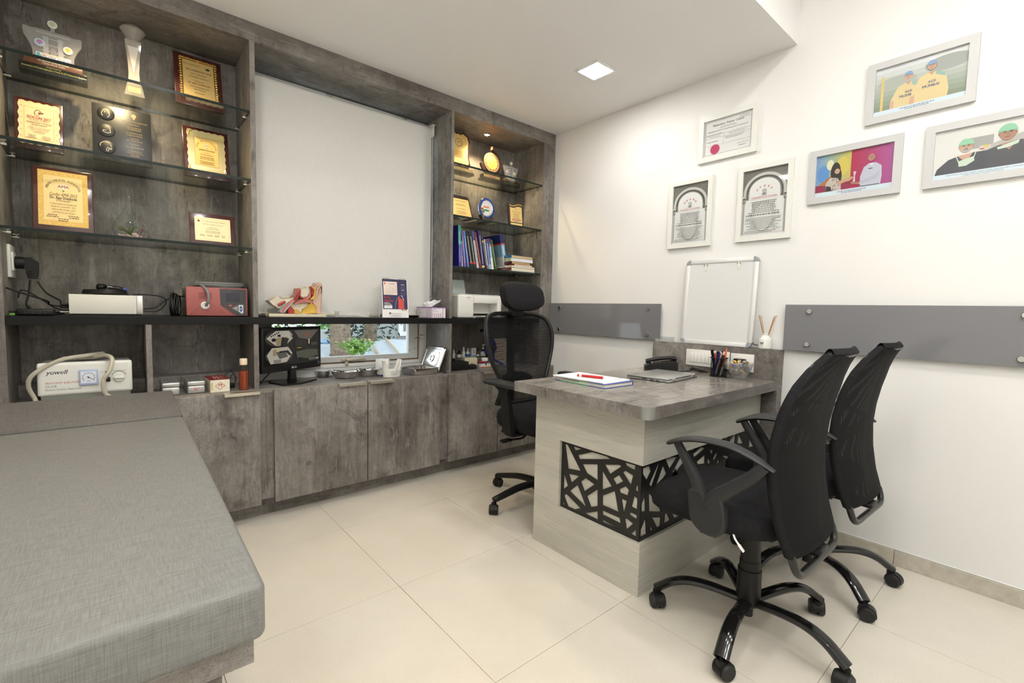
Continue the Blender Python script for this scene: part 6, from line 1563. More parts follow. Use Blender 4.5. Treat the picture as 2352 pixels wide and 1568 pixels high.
p = Print(front(-.0002, 0, z0+.016)); p.ell(-.006, 0, .0062, .0062, C(170, 170, 172), 18); p.text('LG', .012, 0, .015, C(190, 190, 192), bold=True); p.rect(mw-.024, .004, mw-.012, .018, C(120, 130, 140)); p.rect(mw-.022, .006, mw-.014, .014, C(20, 22, 26)); p.done('lettering', mo)
b = B(BLACKG); b.prism([(-.115, -.055), (-.03, -.092), (.115, -.048), (.095, .075), (-.095, .075)], lambda u, v, s: Vector((u, v, s)), 0, .009); b.build('stand_base', mo)
b = B(BLACKG); b.rings([[(x*k_, .012+y, z) for x, y in ((-.022, -.012), (.022, -.012), (.022, .012), (-.022, .012))] for z, k_, in ((.0092, 1.0), (.04, .8), (z0+.02, .9))]); b.box(-.05, .05, .030, .045, z0+.02, z0+.14, bev=.004); b.build('stand_neck', mo)
cable('black monitor cable running down to the counter', [(-1.96, .120, .72), (-1.985, .13, .69), (-2.01, .12, ZC+.006), (-2.02, .08, ZC+.005)], .003)

def dish(label, name, u0, u1, v, kidney):
    a, c = PZ(ZC, u0, v), PZ(ZC, u1, v)
    return a, c
def bowl(label, cx, cy, r, h, cat='bowl', name='steel_bowl'):
    t = thing(name, label, cat, (cx, cy, ZC+E5))
    B(STEEL).lathe([(0, .001), (r*.62, 0), (r*.72, .003), (r*.90, h*.55), (r*.97, h*.96), (r*1.04, h), (r*1.04, h+.0015), (r*.955, h*.97), (r*.88, h*.55), (r*.70, .005), (0, .0035)], seg=36, cap=False).build('shell', t)
    return t
q = PZ(ZC, 742, 865.5); bowl('small round steel bowl beside the monitor', q.x, q.y, .041, .036)
def kidney(label, cx, cy, L, Wd, h, rot):
    t = thing('kidney_dish', label, 'dish', (cx, cy, ZC+E5), rot, group='steel kidney dishes')
    def ring(s, z, grow=0):
        o = []
        for k in range(44):
            a = 2*PI*k/44; x, y = math.cos(a), math.sin(a)
            px, py = L*(s+grow)*x, Wd*(s+grow)*y
            py += -.95*Wd*(1-x*x)**2*max(0.0, y) + .10*Wd*x*x
            o.append((px, py, z))
        return o
    b = B(STEEL); b.rings([ring(.02, .001), ring(.60, 0), ring(.74, .003), ring(.92, h*.6), ring(.99, h*.95), ring(1.05, h), ring(1.05, h+.0016), ring(.975, h*.97), ring(.90, h*.6), ring(.71, .006), ring(.55, .0035), ring(.02, .0035)], cap0=False, cap1=False); b.build('shell', t)
q = PZ(ZC, 793, 868); kidney('larger steel kidney dish left of the other on the counter', q.x, q.y, .080, .050, .040, math.radians(-32))
q = PZ(ZC, 843, 863); kidney('steel kidney dish right of the other on the counter', q.x, q.y, .072, .046, .040, math.radians(-28))
q0, q1 = PY(.13, 864, 850), PY(.13, 893, 850); r = (q1.x-q0.x)/2
cn = thing('canister', 'white cylindrical canister with blue lettering and blue foot on the counter', 'canister', ((q0.x+q1.x)/2, .13, ZC+E5))
hz = PY(.13, 878, 824).z-ZC
B(PWHITE).lathe([(r*.98, .006), (r, .008), (r, hz-.006), (r*.94, hz-.002), (r*.9, hz), (r*.86, hz-.002)], seg=32).build('body', cn)
B(C(30, 40, 130)).lathe([(r*1.0, 0), (r*1.0, .0058)], seg=32).build('foot', cn)
p = Print(Matrix.Translation((0, 0, hz*.42)) @ Matrix.Rotation(-.45, 4, 'Z') @ front(-r*1.01)); p.text('Olif', 0, 0, .018, C(40, 60, 150), bold=True); p.done('lettering', cn)
q0, q1 = PY(.01, 882, 862), PY(.01, 925, 862); r = (q1.x-q0.x)/2
cc = thing('cutout_holder', 'white oval plastic holder with a scooped front on the counter', 'holder', ((q0.x+q1.x)/2, .035, ZC+E5))
hz = PY(.02, 886, 828).z-ZC; b = B(PWHITE); n = 56; rs = []
def cz(a):   # scooped rim, front and back
    s = abs(math.sin(a)); return hz*(1-.60*max(0, min(1, (s-.62)/.26)))
for rr_, zz in ((.88, 0), (.92, .25), (.97, .6), (1.0, .93), (1.08, 1.0)): rs.append([(r*rr_*math.cos(2*PI*k/n), r*.62*rr_*math.sin(2*PI*k/n), zz*cz(2*PI*k/n)) for k in range(n)])
for rr_, zz in ((1.05, 1.0), (.94, .92), (.91, .6), (.86, .25), (.83, .04)): rs.append([(r*rr_*math.cos(2*PI*k/n), r*.62*rr_*math.sin(2*PI*k/n), zz*cz(2*PI*k/n)+.001) for k in range(n)])
b.rings(rs); b.build('shell', cc)
p = Print(Matrix.Translation((0, 0, hz*.22)) @ front(-r*.62*.985)); p.text('OTEK-AC', .0, .008, .0115, KG, width=r*.70); p.text('CZEPU', .0, -.005, .0115, KG, width=r*.64, shear=.2); p.done('lettering', cc)
tr = thing('steel_tray', 'deep rectangular steel instrument tray at the right of the window counter', 'tray', (-1.105, .062, ZC+E5), math.radians(4))
b = B(STEEL); w_, d_, hz = .092, .082, .040
def rr4(w, d, z, r=.012):
    o = []
    for sx, sy, a0 in ((1, 1, 0), (-1, 1, PI/2), (-1, -1, PI), (1, -1, 1.5*PI)):
        for k in range(5): a = a0+PI/2*k/4; o.append((sx*(w-r)+r*math.cos(a), sy*(d-r)+r*math.sin(a), z))
    return o
b.rings([rr4(w_*.9, d_*.88, 0), rr4(w_*.93, d_*.91, .003), rr4(w_*.98, d_*.98, hz*.95), rr4(w_*1.06, d_*1.07, hz), rr4(w_*1.06, d_*1.07, hz+.0016), rr4(w_*.97, d_*.97, hz*.97), rr4(w_*.91, d_*.89, .005), rr4(w_*.5, d_*.5, .004)], cap0=True, cap1=True); b.build('shell', tr)
cu2 = thing('steel_cup', 'small steel cup standing inside the instrument tray', 'cup', (-1.075, .085, ZC+.006)); B(STEEL).lathe([(.013, 0), (.016, .002), (.018, .040), (.019, .041), (.0172, .040), (.015, .004), (0, .003)], seg=24, cap=False).build('shell', cu2)
for k, (dx, dy, r_) in enumerate(((-.045, .0, .3), (-.030, .012, -.5))):
    t = thing('forceps', 'steel forceps lying in the instrument tray, %s' % ('nearer the window side' if k else 'nearer the left edge'), 'instrument', (-1.10+dx, .055+dy, ZC+.012), r_)
    B(STEEL).tube([(-.03, 0, 0), (0, .002, .003), (.03, .004, .0)], .0022, 6).build('arm', t); B(STEEL).tube([(.03+.006*math.cos(a), .004+.006*math.sin(a), .002) for a in [2*PI*j/12 for j in range(12)]], .0016, 6, closed=True).build('ring', t)
ld_ = thing('tray_lid', 'rectangular steel tray lid with round knob recess leaning against the cabinet side', 'lid', (-1.000, .125, ZC+.0022), rot=(0, math.radians(-69), math.radians(3)))
b = B(STEEL); b.rings([rr4(.086, .112, 0, .022), rr4(.086, .112, .0015, .022), rr4(.079, .105, .012, .018), rr4(.066, .092, .013, .016), rr4(.064, .090, .009, .016), rr4(.046, .070, .009, .012), rr4(.044, .068, .0125, .012), rr4(.030, .030, .0125, .012)])
b.lathe([(.024, .0126), (.023, .017), (.016, .017), (.013, .013), (0, .0128)], seg=24, cap=False)
bmesh.ops.translate(b.bm, vec=(.086, 0, 0), verts=b.bm.verts[:]); b.build('shell', ld_)
kk = thing('key_bunch', 'bunch of small steel keys by the tray lid', 'keys', (-.958, -.012, ZC+E5))
R = random.Random(5)
for k in range(6):
    a = R.uniform(0, 2*PI); b = B(CHROME if k % 2 else GREYP); b.tube([(0, 0, .003+.002*k), (.022*math.cos(a), .012*math.sin(a), .004+.002*k)], .0022, 6); b.tube([(.024*math.cos(a)+.005*math.cos(j), .013*math.sin(a)+.005*math.sin(j), .004+.002*k) for j in [2*PI*i/10 for i in range(10)]], .0016, 5, closed=True); b.build('key', kk)

# ---- on the black shelf in the window bay
em0, em1 = PY(.035, 612, 720).x, PY(.035, 749, 720).x
em = thing('ear_model', 'anatomical cutaway ear model on a cream wooden board', 'anatomical model', (0, 0, 0))
B(pmat('cream_wood', (0.66, 0.60, 0.44, 1), 0.55)).box(em0+.012, em1, .035, .155, ZB+E5, ZB+.0165, bev=.001).build('board', em)
B(C(130, 122, 104)).box(em0, em0+.0118, .06, .155, ZB+E5, ZB+.015, bev=.001).build('end_block', em)
def ear(name, y, t, mat_, pts, bev=0.0):
    P_ = [(lambda q: (q.x, max(q.z, ZB+.0168)))(PY(y, 600+x*.07653, 630+yy*.07653)) for x, yy in pts]
    b = B(mat_); b.prism(P_, lambda u, v, s: Vector((u, s, v)), y, y+t)
    if bev:
        es = [e for e in b.bm.edges if abs(e.verts[0].co.y-e.verts[1].co.y) < 1e-6 and e.is_manifold and len({round(f.normal.y, 2) for f in e.link_faces}) > 1]
        b.bm.normal_update()
        es = [e for e in b.bm.edges if len(e.link_faces) == 2 and abs(e.link_faces[0].normal.dot(e.link_faces[1].normal)) < .5 and abs(e.verts[0].co.y-e.verts[1].co.y) < 1e-6]
        bmesh.ops.bevel(b.bm, geom=es, offset=bev, segments=2, affect='EDGES', profile=.5)
    return b.build(name, em)
SKIN = pmat('model_skin', (0.62, 0.42, 0.32, 1), 0.45); BONE = pmat('model_bone', (0.66, 0.60, 0.47, 1), 0.5); MRED = pmat('model_red', (0.42, 0.045, 0.035, 1), 0.35); MPINK = pmat('model_pink', (0.52, 0.17, 0.14, 1), 0.45); MYEL = pmat('model_fat', (0.66, 0.42, 0.07, 1), 0.5); MGREY = pmat('model_cartilage', (0.40, 0.43, 0.47, 1), 0.45)
ear('outer_ear', .070, .060, SKIN, [(1650, 1165), (1650, 960), (1560, 880), (1530, 800), (1600, 740), (1640, 600), (1640, 480), (1590, 380), (1620, 310), (1690, 265), (1750, 270), (1800, 310), (1820, 380), (1815, 600), (1790, 800), (1785, 1000), (1782, 1165)], .006)
ear('concha_fold', .064, .008, SKIN, [(1640, 560), (1655, 420), (1700, 340), (1760, 330), (1800, 380), (1795, 560), (1760, 520), (1740, 430), (1700, 470), (1690, 600), (1650, 730), (1560, 790), (1600, 720)], .003)
B(C(60, 34, 26)).tube(smoothpath([PY(.0635, 600+x*.07653, 630+y*.07653) for x, y in ((1745, 420), (1790, 372), (1806, 440), (1800, 560))], 4), [.0012]*4+[.0026]*5+[.0012]*4, 6).build('helix_groove', em)
ear('temporal_bone', .080, .055, BONE, [(930, 1165), (870, 900), (960, 850), (1150, 880), (1350, 850), (1450, 900), (1240, 1030), (1232, 1165)], .004)
ear('fat_block', .068, .05, MYEL, [(1235, 1165), (1240, 1040), (1330, 1000), (1440, 890), (1500, 870), (1650, 950), (1650, 1165)], .004)
ear('fat_lobe', .074, .03, MYEL, [(975, 1165), (990, 1070), (1060, 1058), (1130, 1100), (1155, 1165)], .003)
ear('ear_canal', .066, .045, MPINK, [(1000, 840), (1150, 750), (1350, 740), (1500, 770), (1560, 800), (1530, 850), (1340, 840), (1140, 850), (1020, 890)], .003)
ear('upper_bone', .074, .06, MPINK, [(1170, 700), (1160, 640), (1300, 640), (1430, 560), (1450, 440), (1420, 375), (1490, 380), (1512, 500), (1480, 700), (1400, 730)], .003)
ear('bone_hollow', .070, .05, BONE, [(1170, 640), (1190, 470), (1180, 420), (1260, 385), (1400, 370), (1450, 440), (1445, 540), (1360, 630), (1250, 655)], .005)
ear('muscle_band', .066, .045, MRED, [(1520, 630), (1512, 430), (1470, 378), (1540, 390), (1580, 460), (1570, 620)], .003)
ear('fat_band', .064, .045, MYEL, [(1490, 745), (1570, 620), (1590, 470), (1540, 385), (1590, 390), (1640, 480), (1635, 620), (1580, 740)], .003)
ear('petrous_ridge', .072, .055, MPINK, [(960, 680), (1040, 600), (1080, 430), (1130, 425), (1180, 470), (1150, 520), (1060, 620), (1000, 690)], .003)
ear('inner_canal', .064, .03, MRED, [(950, 820), (1060, 640), (1170, 510), (1175, 560), (1100, 700), (990, 830)], .003)
ear('skull_base', .076, .065, BONE, [(225, 790), (240, 765), (490, 675), (640, 715), (880, 690), (1000, 680), (960, 740), (800, 830), (640, 985), (520, 985), (330, 900)], .005)
B(MRED).tube(smoothpath([PY(.068, 600+x*.07653, 630+y*.07653) for x, y in ((520, 920), (600, 870), (720, 815))], 4), [.0075]*6+[.006]*3, 14).build('artery', em)
B(BLACKP).tube([PY(.0655, 600+522*.07653, 630+926*.07653), PY(.067, 600+530*.07653, 630+918*.07653)], .0035, 10).build('artery_lumen', em)
ear('auditory_tube', .060, .02, MGREY, [(550, 1100), (620, 980), (930, 770), (980, 790), (900, 880), (700, 1140), (610, 1145)], .003)
ear('auditory_tube_lining', .0585, .004, MPINK, [(600, 1125), (670, 985), (940, 740), (960, 790), (800, 950), (650, 1140)], .001)
ear('carotid_stump', .062, .03, MRED, [(810, 1165), (805, 1040), (870, 960), (975, 1060), (975, 1165)], .004)
tl = thing('plastic_tray', 'clear plastic tray of cotton swabs on the black shelf', 'tray', ((PY(.06, 777, 720).x+PY(.06, 847, 720).x)/2, .085, ZB+E5))
w_ = (PY(.06, 847, 720).x-PY(.06, 777, 720).x)/2; a_ = B(ACRYL)
a_.box(-w_, w_, -.035, .035, 0, .0015); a_.box(-w_, w_, -.035, -.0335, .0015, .032); a_.box(-w_, w_, .0335, .035, .0015, .032); a_.box(-w_, -w_+.0015, -.0335, .0335, .0015, .032); a_.box(w_-.0015, w_, -.0335, .0335, .0015, .032); a_.build('tray_walls', tl)
def lump(u, v):
    x = -w_+.003+(2*w_-.006)*u; y = -.031+.062*v
    return Vector((x, y, .002+.021*(.6+.4*math.sin(9*u+2*v)*math.cos(5*v+u*3))*math.sin(PI*min(1, max(0, .08+.84*u)))**.4*math.sin(PI*min(1, max(0, .08+.84*v)))**.4))
B(C(226, 214, 192, .8)).grid(lump, 26, 12).build('cotton', tl)
c0, c1 = PY(.028, 880, 728).x, PY(.028, 938, 728).x; cz_ = PY(.05, 905, 640).z-ZB
ca = thing('desk_calendar', 'white tent desk calendar showing a navy October page on the black shelf', 'calendar', ((c0+c1)/2, .028, ZB+E5), math.radians(-4))
w_ = (c1-c0)/2; ln = math.atan2(.030, cz_); hs = cz_/math.cos(ln)
Mf = Matrix.Rotation(-ln, 4, 'X')
B(PAPER).box(-w_, w_, 0, .0012, 0, hs, M=Mf).build('front_panel', ca)
B(PAPER).box(-w_, w_, -.0012, 0, 0, hs, M=Matrix.Translation((0, .062, 0)) @ Matrix.Rotation(ln, 4, 'X')).build('rear_panel', ca)
B(PAPER).box(-w_, w_, .002, .060, 0, .0012).build('floor_panel', ca)
B(BLACKP).prism([(.012, .0014), (.050, .0014), (.031, .026)], lambda u, v, s: Vector((s, u, v)), -w_+.0005, -w_+.0012).build('side_notch', ca)
p = Print(Mf @ front(-.0006)); N_ = C(50, 46, 84); RD2 = C(206, 76, 70)
p.rect(-w_*.94, hs*.215, w_*.94, hs*.985, N_); p.rect(-w_*.86, hs*.58, w_*.18, hs*.92, C(240, 224, 214)); p.text('October', -w_*.22, hs*.865, .0125, K, shear=.2); p.rect(-w_*.78, hs*.84, -w_*.70, hs*.90, RD2)
d = 1
for c in range(7): p.text('SMTWTFS'[c], -w_*.74+w_*.135*c, hs*.80, .006, RD2 if c == 0 else KG)
for r in range(5):
    for c in range(7):
        if (r == 0 and c < 2) or d > 31: continue
        p.text(str(d), -w_*.74+w_*.135*c, hs*(.762-.038*r), .0072, RD2 if c == 0 else K); p.lay -= 1; d += 1
p.lay += 1
p.text('Winning', -w_*.88, hs*.515, .021, RD2, align=-1, width=w_*.50); p.text('Obstacles', -w_*.86, hs*.430, .021, RD2, align=-1, width=w_*.68); p.lines(-w_*.84, -w_*.2, hs*.375, 3, hs*.026, .0025, PAPER, False); p.rect(-w_*.86, hs*.235, -w_*.26, hs*.305, PAPER); p.text('Winning', -w_*.56, hs*.27, .0075, C(50, 90, 170))
p.poly([(w_*.22, hs*.22), (w_*.66, hs*.22), (w_*.66, hs*.44), (w_*.22, hs*.54)], RD2); p.poly([(w_*.20, hs*.22), (w_*.23, hs*.22), (w_*.23, hs*.54), (w_*.20, hs*.53)], C(150, 44, 44)); p.line([(w_*(-.02+.5*t*t), hs*(.23+.34*math.sin(t*1.5))) for t in [k/10 for k in range(11)]], .0012, C(200, 200, 214)); p.line([(w_*.50, hs*.57), (w_*.58, hs*.50), (w_*.66, hs*.45)], .003, PAPER); p.ell(w_*.56, hs*.56, .003, .003, RD2, 10)
for v in (.80, .66): p.lines(w_*.42, w_*.82, hs*(v+.05), 1, .01, .0028, PAPER); p.lines(w_*.36, w_*.86, hs*v, 4, hs*.024, .002, C(110, 106, 140))
for k in range(3): p.ell(w_*(.5+.14*k), hs*.195, .004, .004, C(*((60, 110, 160), (222, 180, 70), (200, 90, 70))[k]), 12)
p.ell(-w_*.44, hs*.11, .006, .006, C(110, 80, 90), 16); p.text('Dreams Healthcare', w_*.12, hs*.11, .0085, C(196, 120, 70), width=w_*.80); p.lines(-w_*.5, w_*.5, hs*.065, 2, hs*.03, .0018, KG); p.done('calendar_print', ca)
for u0 in (-.86, .36):
    for k in range(6):
        x = w_*(u0+.09*k); B(STEEL).tube([(x, .030+.008*math.cos(a), hs*math.cos(ln)-.002+.006*math.sin(a)) for a in [2*PI*j/10 for j in range(10)]], .0009, 5, closed=True).build('binding_ring', ca)
tx0, tx1 = PY(.04, 953, 720).x, PY(.0, 1026, 720).x
tb_ = thing('tissue_box', 'white and purple patterned tissue box with a tissue pulled up', 'tissue box', (-1.012, .090, ZB+E5), math.radians(5))
bw, bd, bh = .053, .085, .068
B(C(228, 220, 224)).box(-bw, bw, -bd, bd, 0, bh, bev=.001, seg=1).build('box', tb_)
def purple(p, w, h, u1):
    PU, P2 = C(150, 96, 170), C(190, 160, 205)
    p.rect(-w, h-.006, w, h, PU)
    n = int(2*w/.016)
    for k in range(n):
        u = -w+u1*2*w+k*.016
        if u > w-.012: break
        for j in range(5):
            v = j*h/5
            p.poly([(u, v), (u+.007, v+h/10), (u, v+h/5), (u-.003, v+h/5), (u+.003, v+h/10), (u-.003, v)], PU if (j+k) % 2 else P2); p.lay -= 1
    p.lay += 1
p = Print(leftside(-bw-.0003)); purple(p, bd, bh, .62); p.rect(-bd, .008, bd*.25, bh-.010, C(232, 224, 228)); p.text('HOME', -bd*.80, bh*.72, .010, KG, align=-1, bold=True); p.text('Face Tissue', -bd*.80, bh*.48, .010, KG, align=-1); p.lines(-bd*.8, -bd*.3, bh*.32, 1, .01, .002, KG, False); p.done('print', tb_)
p = Print(front(-bd-.0003)); purple(p, bw, bh, .0); p.rect(-bw*.92, .030, bw*.5, bh-.008, C(236, 230, 234)); p.text('HOME', -bw*.85, bh*.78, .009, KG, align=-1, bold=True); p.text('Face Tissue', -bw*.85, bh*.62, .0085, KG, align=-1); p.done('print', tb_)
def tiss(u, v):
    a = 2*PI*u; f = .020+.030*v+.010*v*math.sin(5*a)+.004*math.sin(9*a+v*4)
    return Vector((-.015+.060*v*(.4+.6*math.cos(a))+f*.9*math.cos(a)*(1-.3*v), f*.40*math.sin(a), bh+.002+.046*v*(.72+.28*math.cos(a-.5))+.004*math.sin(7*a)*v))
B(PAPER).grid(tiss, 40, 10).build('tissue', tb_)
bdsh = thing('black_dish', 'small black dish between the calendar and the tissue box', 'dish', (-1.155, .065, ZB+E5)); B(BLACKP).lathe([(0, .001), (.028, 0), (.038, .010), (.040, .014), (.038, .014), (.028, .004), (0, .003)], seg=24, cap=False).build('shell', bdsh)
tag(B(BLACKP).box(-2.030, -1.998, .03, .07, ZB+E5, ZB+.012, bev=.004).build('small_case'), 'small black case at the left end of the window shelf', 'case')
# ================================================================== RIGHT CABINET
def footed(t, w, txt=None):
    """dark wooden foot with a gold strip"""
    B(DWOOD).box(-w, w, -.022, .045, 0, .018, bev=.002).build('foot', t)
    B(DWOOD).box(-w*.94, w*.94, -.010, .035, .0182, .042, bev=.002).build('foot_block', t)
    B(GOLDP).box(-w*.88, w*.88, -.0115, -.0102, .021, .040).build('name_strip', t)
    p = Print(front(-.0117, 0, .030)); p.lines(-w*.6, w*.6, .002, 2, .006, .0026, BRN)
    if txt: p.rect(-w*.3, -.006, w*.3, .004, C(190, 90, 80)); p.text(txt, 0, -.001, .008, PAPER)
    p.done('lettering', t)
# shield plaque
ys_ = .205
x0, x1 = PY(ys_, 1010, 345).x, PY(ys_, 1085, 345).x
sh = thing('shield_plaque', 'gold shield plaque with dark red edge at the left of the top right shelf', 'plaque', (-.735, ys_, 2.010+E5))
footed(sh, .115)
sp = [(u, .042+(v-.042)*1.20) for u, v in [(-.085, .235), (-.045, .250), (-.02, .238), (0, .244), (.02, .238), (.045, .250), (.085, .235), (.098, .205), (.088, .17), (.084, .11), (.094, .07), (.080, .045), (.03, .042), (0, .048), (-.03, .042), (-.080, .045), (-.094, .07), (-.084, .11), (-.088, .17), (-.098, .205)]]
B(MAHOG).prism(sp, lambda u, v, s: Vector((u, s+.09*(v-.04), v)), -.004, .010).build('board', sh)
B(GOLDP).prism([(u*.86, .167+(v-.167)*.90) for u, v in sp], lambda u, v, s: Vector((u, s+.09*(v-.04), v)), -.0065, -.0042).build('gold_shield', sh)
p = Print(Matrix.Translation((0, -.0068+.0111, .168)) @ Matrix.Rotation(-math.atan(.09), 4, 'X') @ FRONT)
p.line([(.026*math.cos(a), .045+.026*math.sin(a)) for a in [2*PI*k/20 for k in range(20)]], .003, BRN, True); p.ell(0, .047, .014, .010, C(230, 196, 120)); p.text('AMA', 0, .048, .012, RDK, bold=True); p.rect(-.035, -.055, .035, -.012, C(232, 190, 96)); p.text('Dr. Ajay Doiphode', 0, -.020, .008, RDK, width=.05); p.lines(-.03, .03, -.030, 4, .006, .002, BRN); p.done('lettering', sh)
# round plaque
q = PY(.205, 1129, 363)
rp = thing('round_plaque', 'round gold plaque in a dark crescent wooden holder on the top right shelf', 'plaque', (q.x, .205, 2.010+E5))
footed(rp, .085, 'AOICON 2018')
zc = .042+.092
tl_ = lambda u, v, s: Vector((u, s+.10*(v-.04), v))
ring = [(.098*math.cos(a), zc+.098*math.sin(a)) for a in [math.radians(82-250*k/30) for k in range(31)]]+[(.066*math.cos(a), zc+.066*math.sin(a)) for a in [math.radians(-168+250*k/30) for k in range(31)]]
B(DWOOD).prism(ring, tl_, -.010, .010).build('crescent', rp)
B(C(200, 70, 50)).box(-.002, .002, -.012, .010, zc+.090, zc+.112).build('crescent_tip', rp)
B(GOLDL).prism([(.071*math.cos(a), zc+.071*math.sin(a)) for a in [2*PI*k/40 for k in range(40)]], tl_, -.0135, -.0102).build('gold_disc', rp)
p = Print(Matrix.Translation((0, -.0138+.10*(zc-.04), zc)) @ Matrix.Rotation(-math.atan(.10), 4, 'X') @ FRONT)
p.ell(0, 0, .056, .056, C(170, 50, 50), 40); p.ell(0, 0, .050, .050, C(226, 180, 80), 40)
for k in range(12): a = 2*PI*k/12; p.rect(.053*math.cos(a)-.003, .053*math.sin(a)-.003, .053*math.cos(a)+.003, .053*math.sin(a)+.003, C(226, 180, 80)); p.lay -= 1
p.lay += 1
p.line([(-.012, .032), (.004, .034), (.012, .026), (.0, .022)], .002, K); p.ell(-.026, .014, .003, .004, C(60, 110, 50), 8); p.ell(.024, .014, .003, .003, K, 8); p.text('AOICON - 2018', 0, .008, .0105, RDK, width=.062); p.lines(-.034, .034, -.006, 4, .007, .0022, BRN); p.lines(-.014, .014, -.038, 1, .01, .003, BRN); p.done('lettering', rp)
castle('small clear acrylic gateway trophy at the right end of the top right shelf', -.262, .215, 2.010, .80)
# second right shelf
o, w, h = easel('award_plaque', 'slanted dark wooden plaque with a gold sheet at the left of the second right shelf', 'plaque', (1034, 501), (1088, 511), 452, .145, 1.681, math.radians(16), group='plaques in the right cabinet')
B(DWOOD).prism([(-w/2, 0), (w/2, 0), (w*.44, h*.93), (w*.38, h), (-w*.44, h)], lambda u, v, s: Vector((u, s, v)), 0, .014).build('board', o)
B(GOLDP).prism([(-w*.44, h*.10), (w*.44, h*.10), (w*.39, h*.86), (-w*.40, h*.86)], lambda u, v, s: Vector((u, s, v)), -.0012, -.0003).build('gold_sheet', o)
p = Print(front(-.0014, 0, h*.48)); p.ell(-w*.30, h*.28, .006, .006, BRN, 12); p.text('THE ASSOCIATION OF OTOLARYNGOLOGISTS', .01, h*.28, .0085, BRN, width=w*.50); p.lines(-w*.25, w*.28, h*.16, 2, .009, .0024, BRN); p.text(DR, 0, -h*.03, .010, BRN, width=w*.40); p.lines(-w*.25, w*.28, -h*.14, 3, .009, .0024, BRN); p.done('lettering', o)
q = PY(.15, 1119, 490)
pl2 = thing('plate_award', 'round silver plate award with blue rim on a dark stand with a small tricolour flag', 'trophy', (q.x, .15, 1.681+E5))
B(DWOOD).box(-.052, .052, -.025, .045, 0, .012, bev=.001).build('foot', pl2)
B(DWOOD).prism([(-.030, .012), (.030, .012), (.032, .030), (.052, .045), (.060, .062), (.040, .052), (0, .046), (-.040, .052), (-.060, .062), (-.052, .045), (-.032, .030)], lambda u, v, s: Vector((u, s, v)), -.006, .022).build('cradle', pl2)
def ringz(r, y, n=48, wob=0.0): return [(r*(1+wob*math.cos(24*2*PI*k/n))*math.cos(2*PI*k/n), y, .115+r*(1+wob*math.cos(24*2*PI*k/n))*math.sin(2*PI*k/n)) for k in range(n)]
b = B(CHROME, C(40, 70, 150, .25)); b.rings([ringz(.075, .016, 48, .02), ringz(.075, .012, 48, .02), ringz(.071, .008)], 0); b.rings([ringz(.071, .0079), ringz(.056, .005)], 1, False, False); b.rings([ringz(.056, .0049), ringz(.045, .009), ringz(.004, .010)], 0, False, True); b.build('plate', pl2)
fl = B(C(206, 176, 96, .3)); fl.tube([(-.048, -.018, .0125), (-.048, -.018, .125)], .0016, 8); fl.build('flag_pole', pl2)
p = B(C(230, 120, 60)); n = .048
for k, c in enumerate(((40, 130, 70), (240, 240, 236), (232, 126, 62))): p.box(-.047, -.047+n, -.0185, -.0175, .090+.011*k, .101+.011*k, mat=C(*c))
p.build('flag', pl2)
B(C(40, 60, 130)).tube([(-.023, -.0186, .1065), (-.023, -.0190, .1065)], .003, 10).build('flag_wheel', pl2)
q0, q1 = PY(.04, 1172, 518), PY(.04, 1203, 522)
wpq = thing('award_plaque', 'small dark wooden plaque with wavy gold top at the right of the second right shelf', 'plaque', ((q0.x+q1.x)/2, .045, 1.681+.0030), rot=(math.radians(-7), 0, math.radians(-4)), group='plaques in the right cabinet')
w = (q1.x-q0.x)/2; h = PY(.06, 1187, 466).z-1.681
top = [(w*(1-2*k/12), h*(.93+.05*math.sin(PI*(1-2*k/12)*.9))) for k in range(13)]
B(DWOOD).prism([(-w, 0), (w, 0)]+top, lambda u, v, s: Vector((u, s, v)), 0, .018).build('board', wpq)
B(GOLDP).prism([(-w*.80, h*.04), (w*.80, h*.04), (w*.80, h*.12), (-w*.80, h*.12)], lambda u, v, s: Vector((u, s, v)), -.0012, -.0003).build('gold_strip', wpq)
B(GOLDP).prism([(-w*.82, h*.16), (w*.82, h*.16)]+[(u*.82, v*.86) for u, v in top], lambda u, v, s: Vector((u, s, v)), -.0012, -.0003).build('gold_sheet', wpq)
p = Print(front(-.0014)); p.line([(u*.90, v*.95) for u, v in top], .006, C(222, 180, 84)); p.line([(-.012, h*.72), (.0, h*.73), (.006, h*.69)], .002, K); p.text('AOICON - 2018', 0, h*.60, .009, RDK, width=w*1.1); p.lines(-w*.6, w*.6, h*.52, 5, h*.05, .0024, BRN); p.rect(-w*.6, h*.235, w*.6, h*.285, C(190, 80, 76)); p.text('GUEST FACULTY', 0, h*.26, .007, PAPER); p.lines(-w*.4, w*.4, h*.20, 1, .01, .003, BRN); p.done('lettering', wpq)

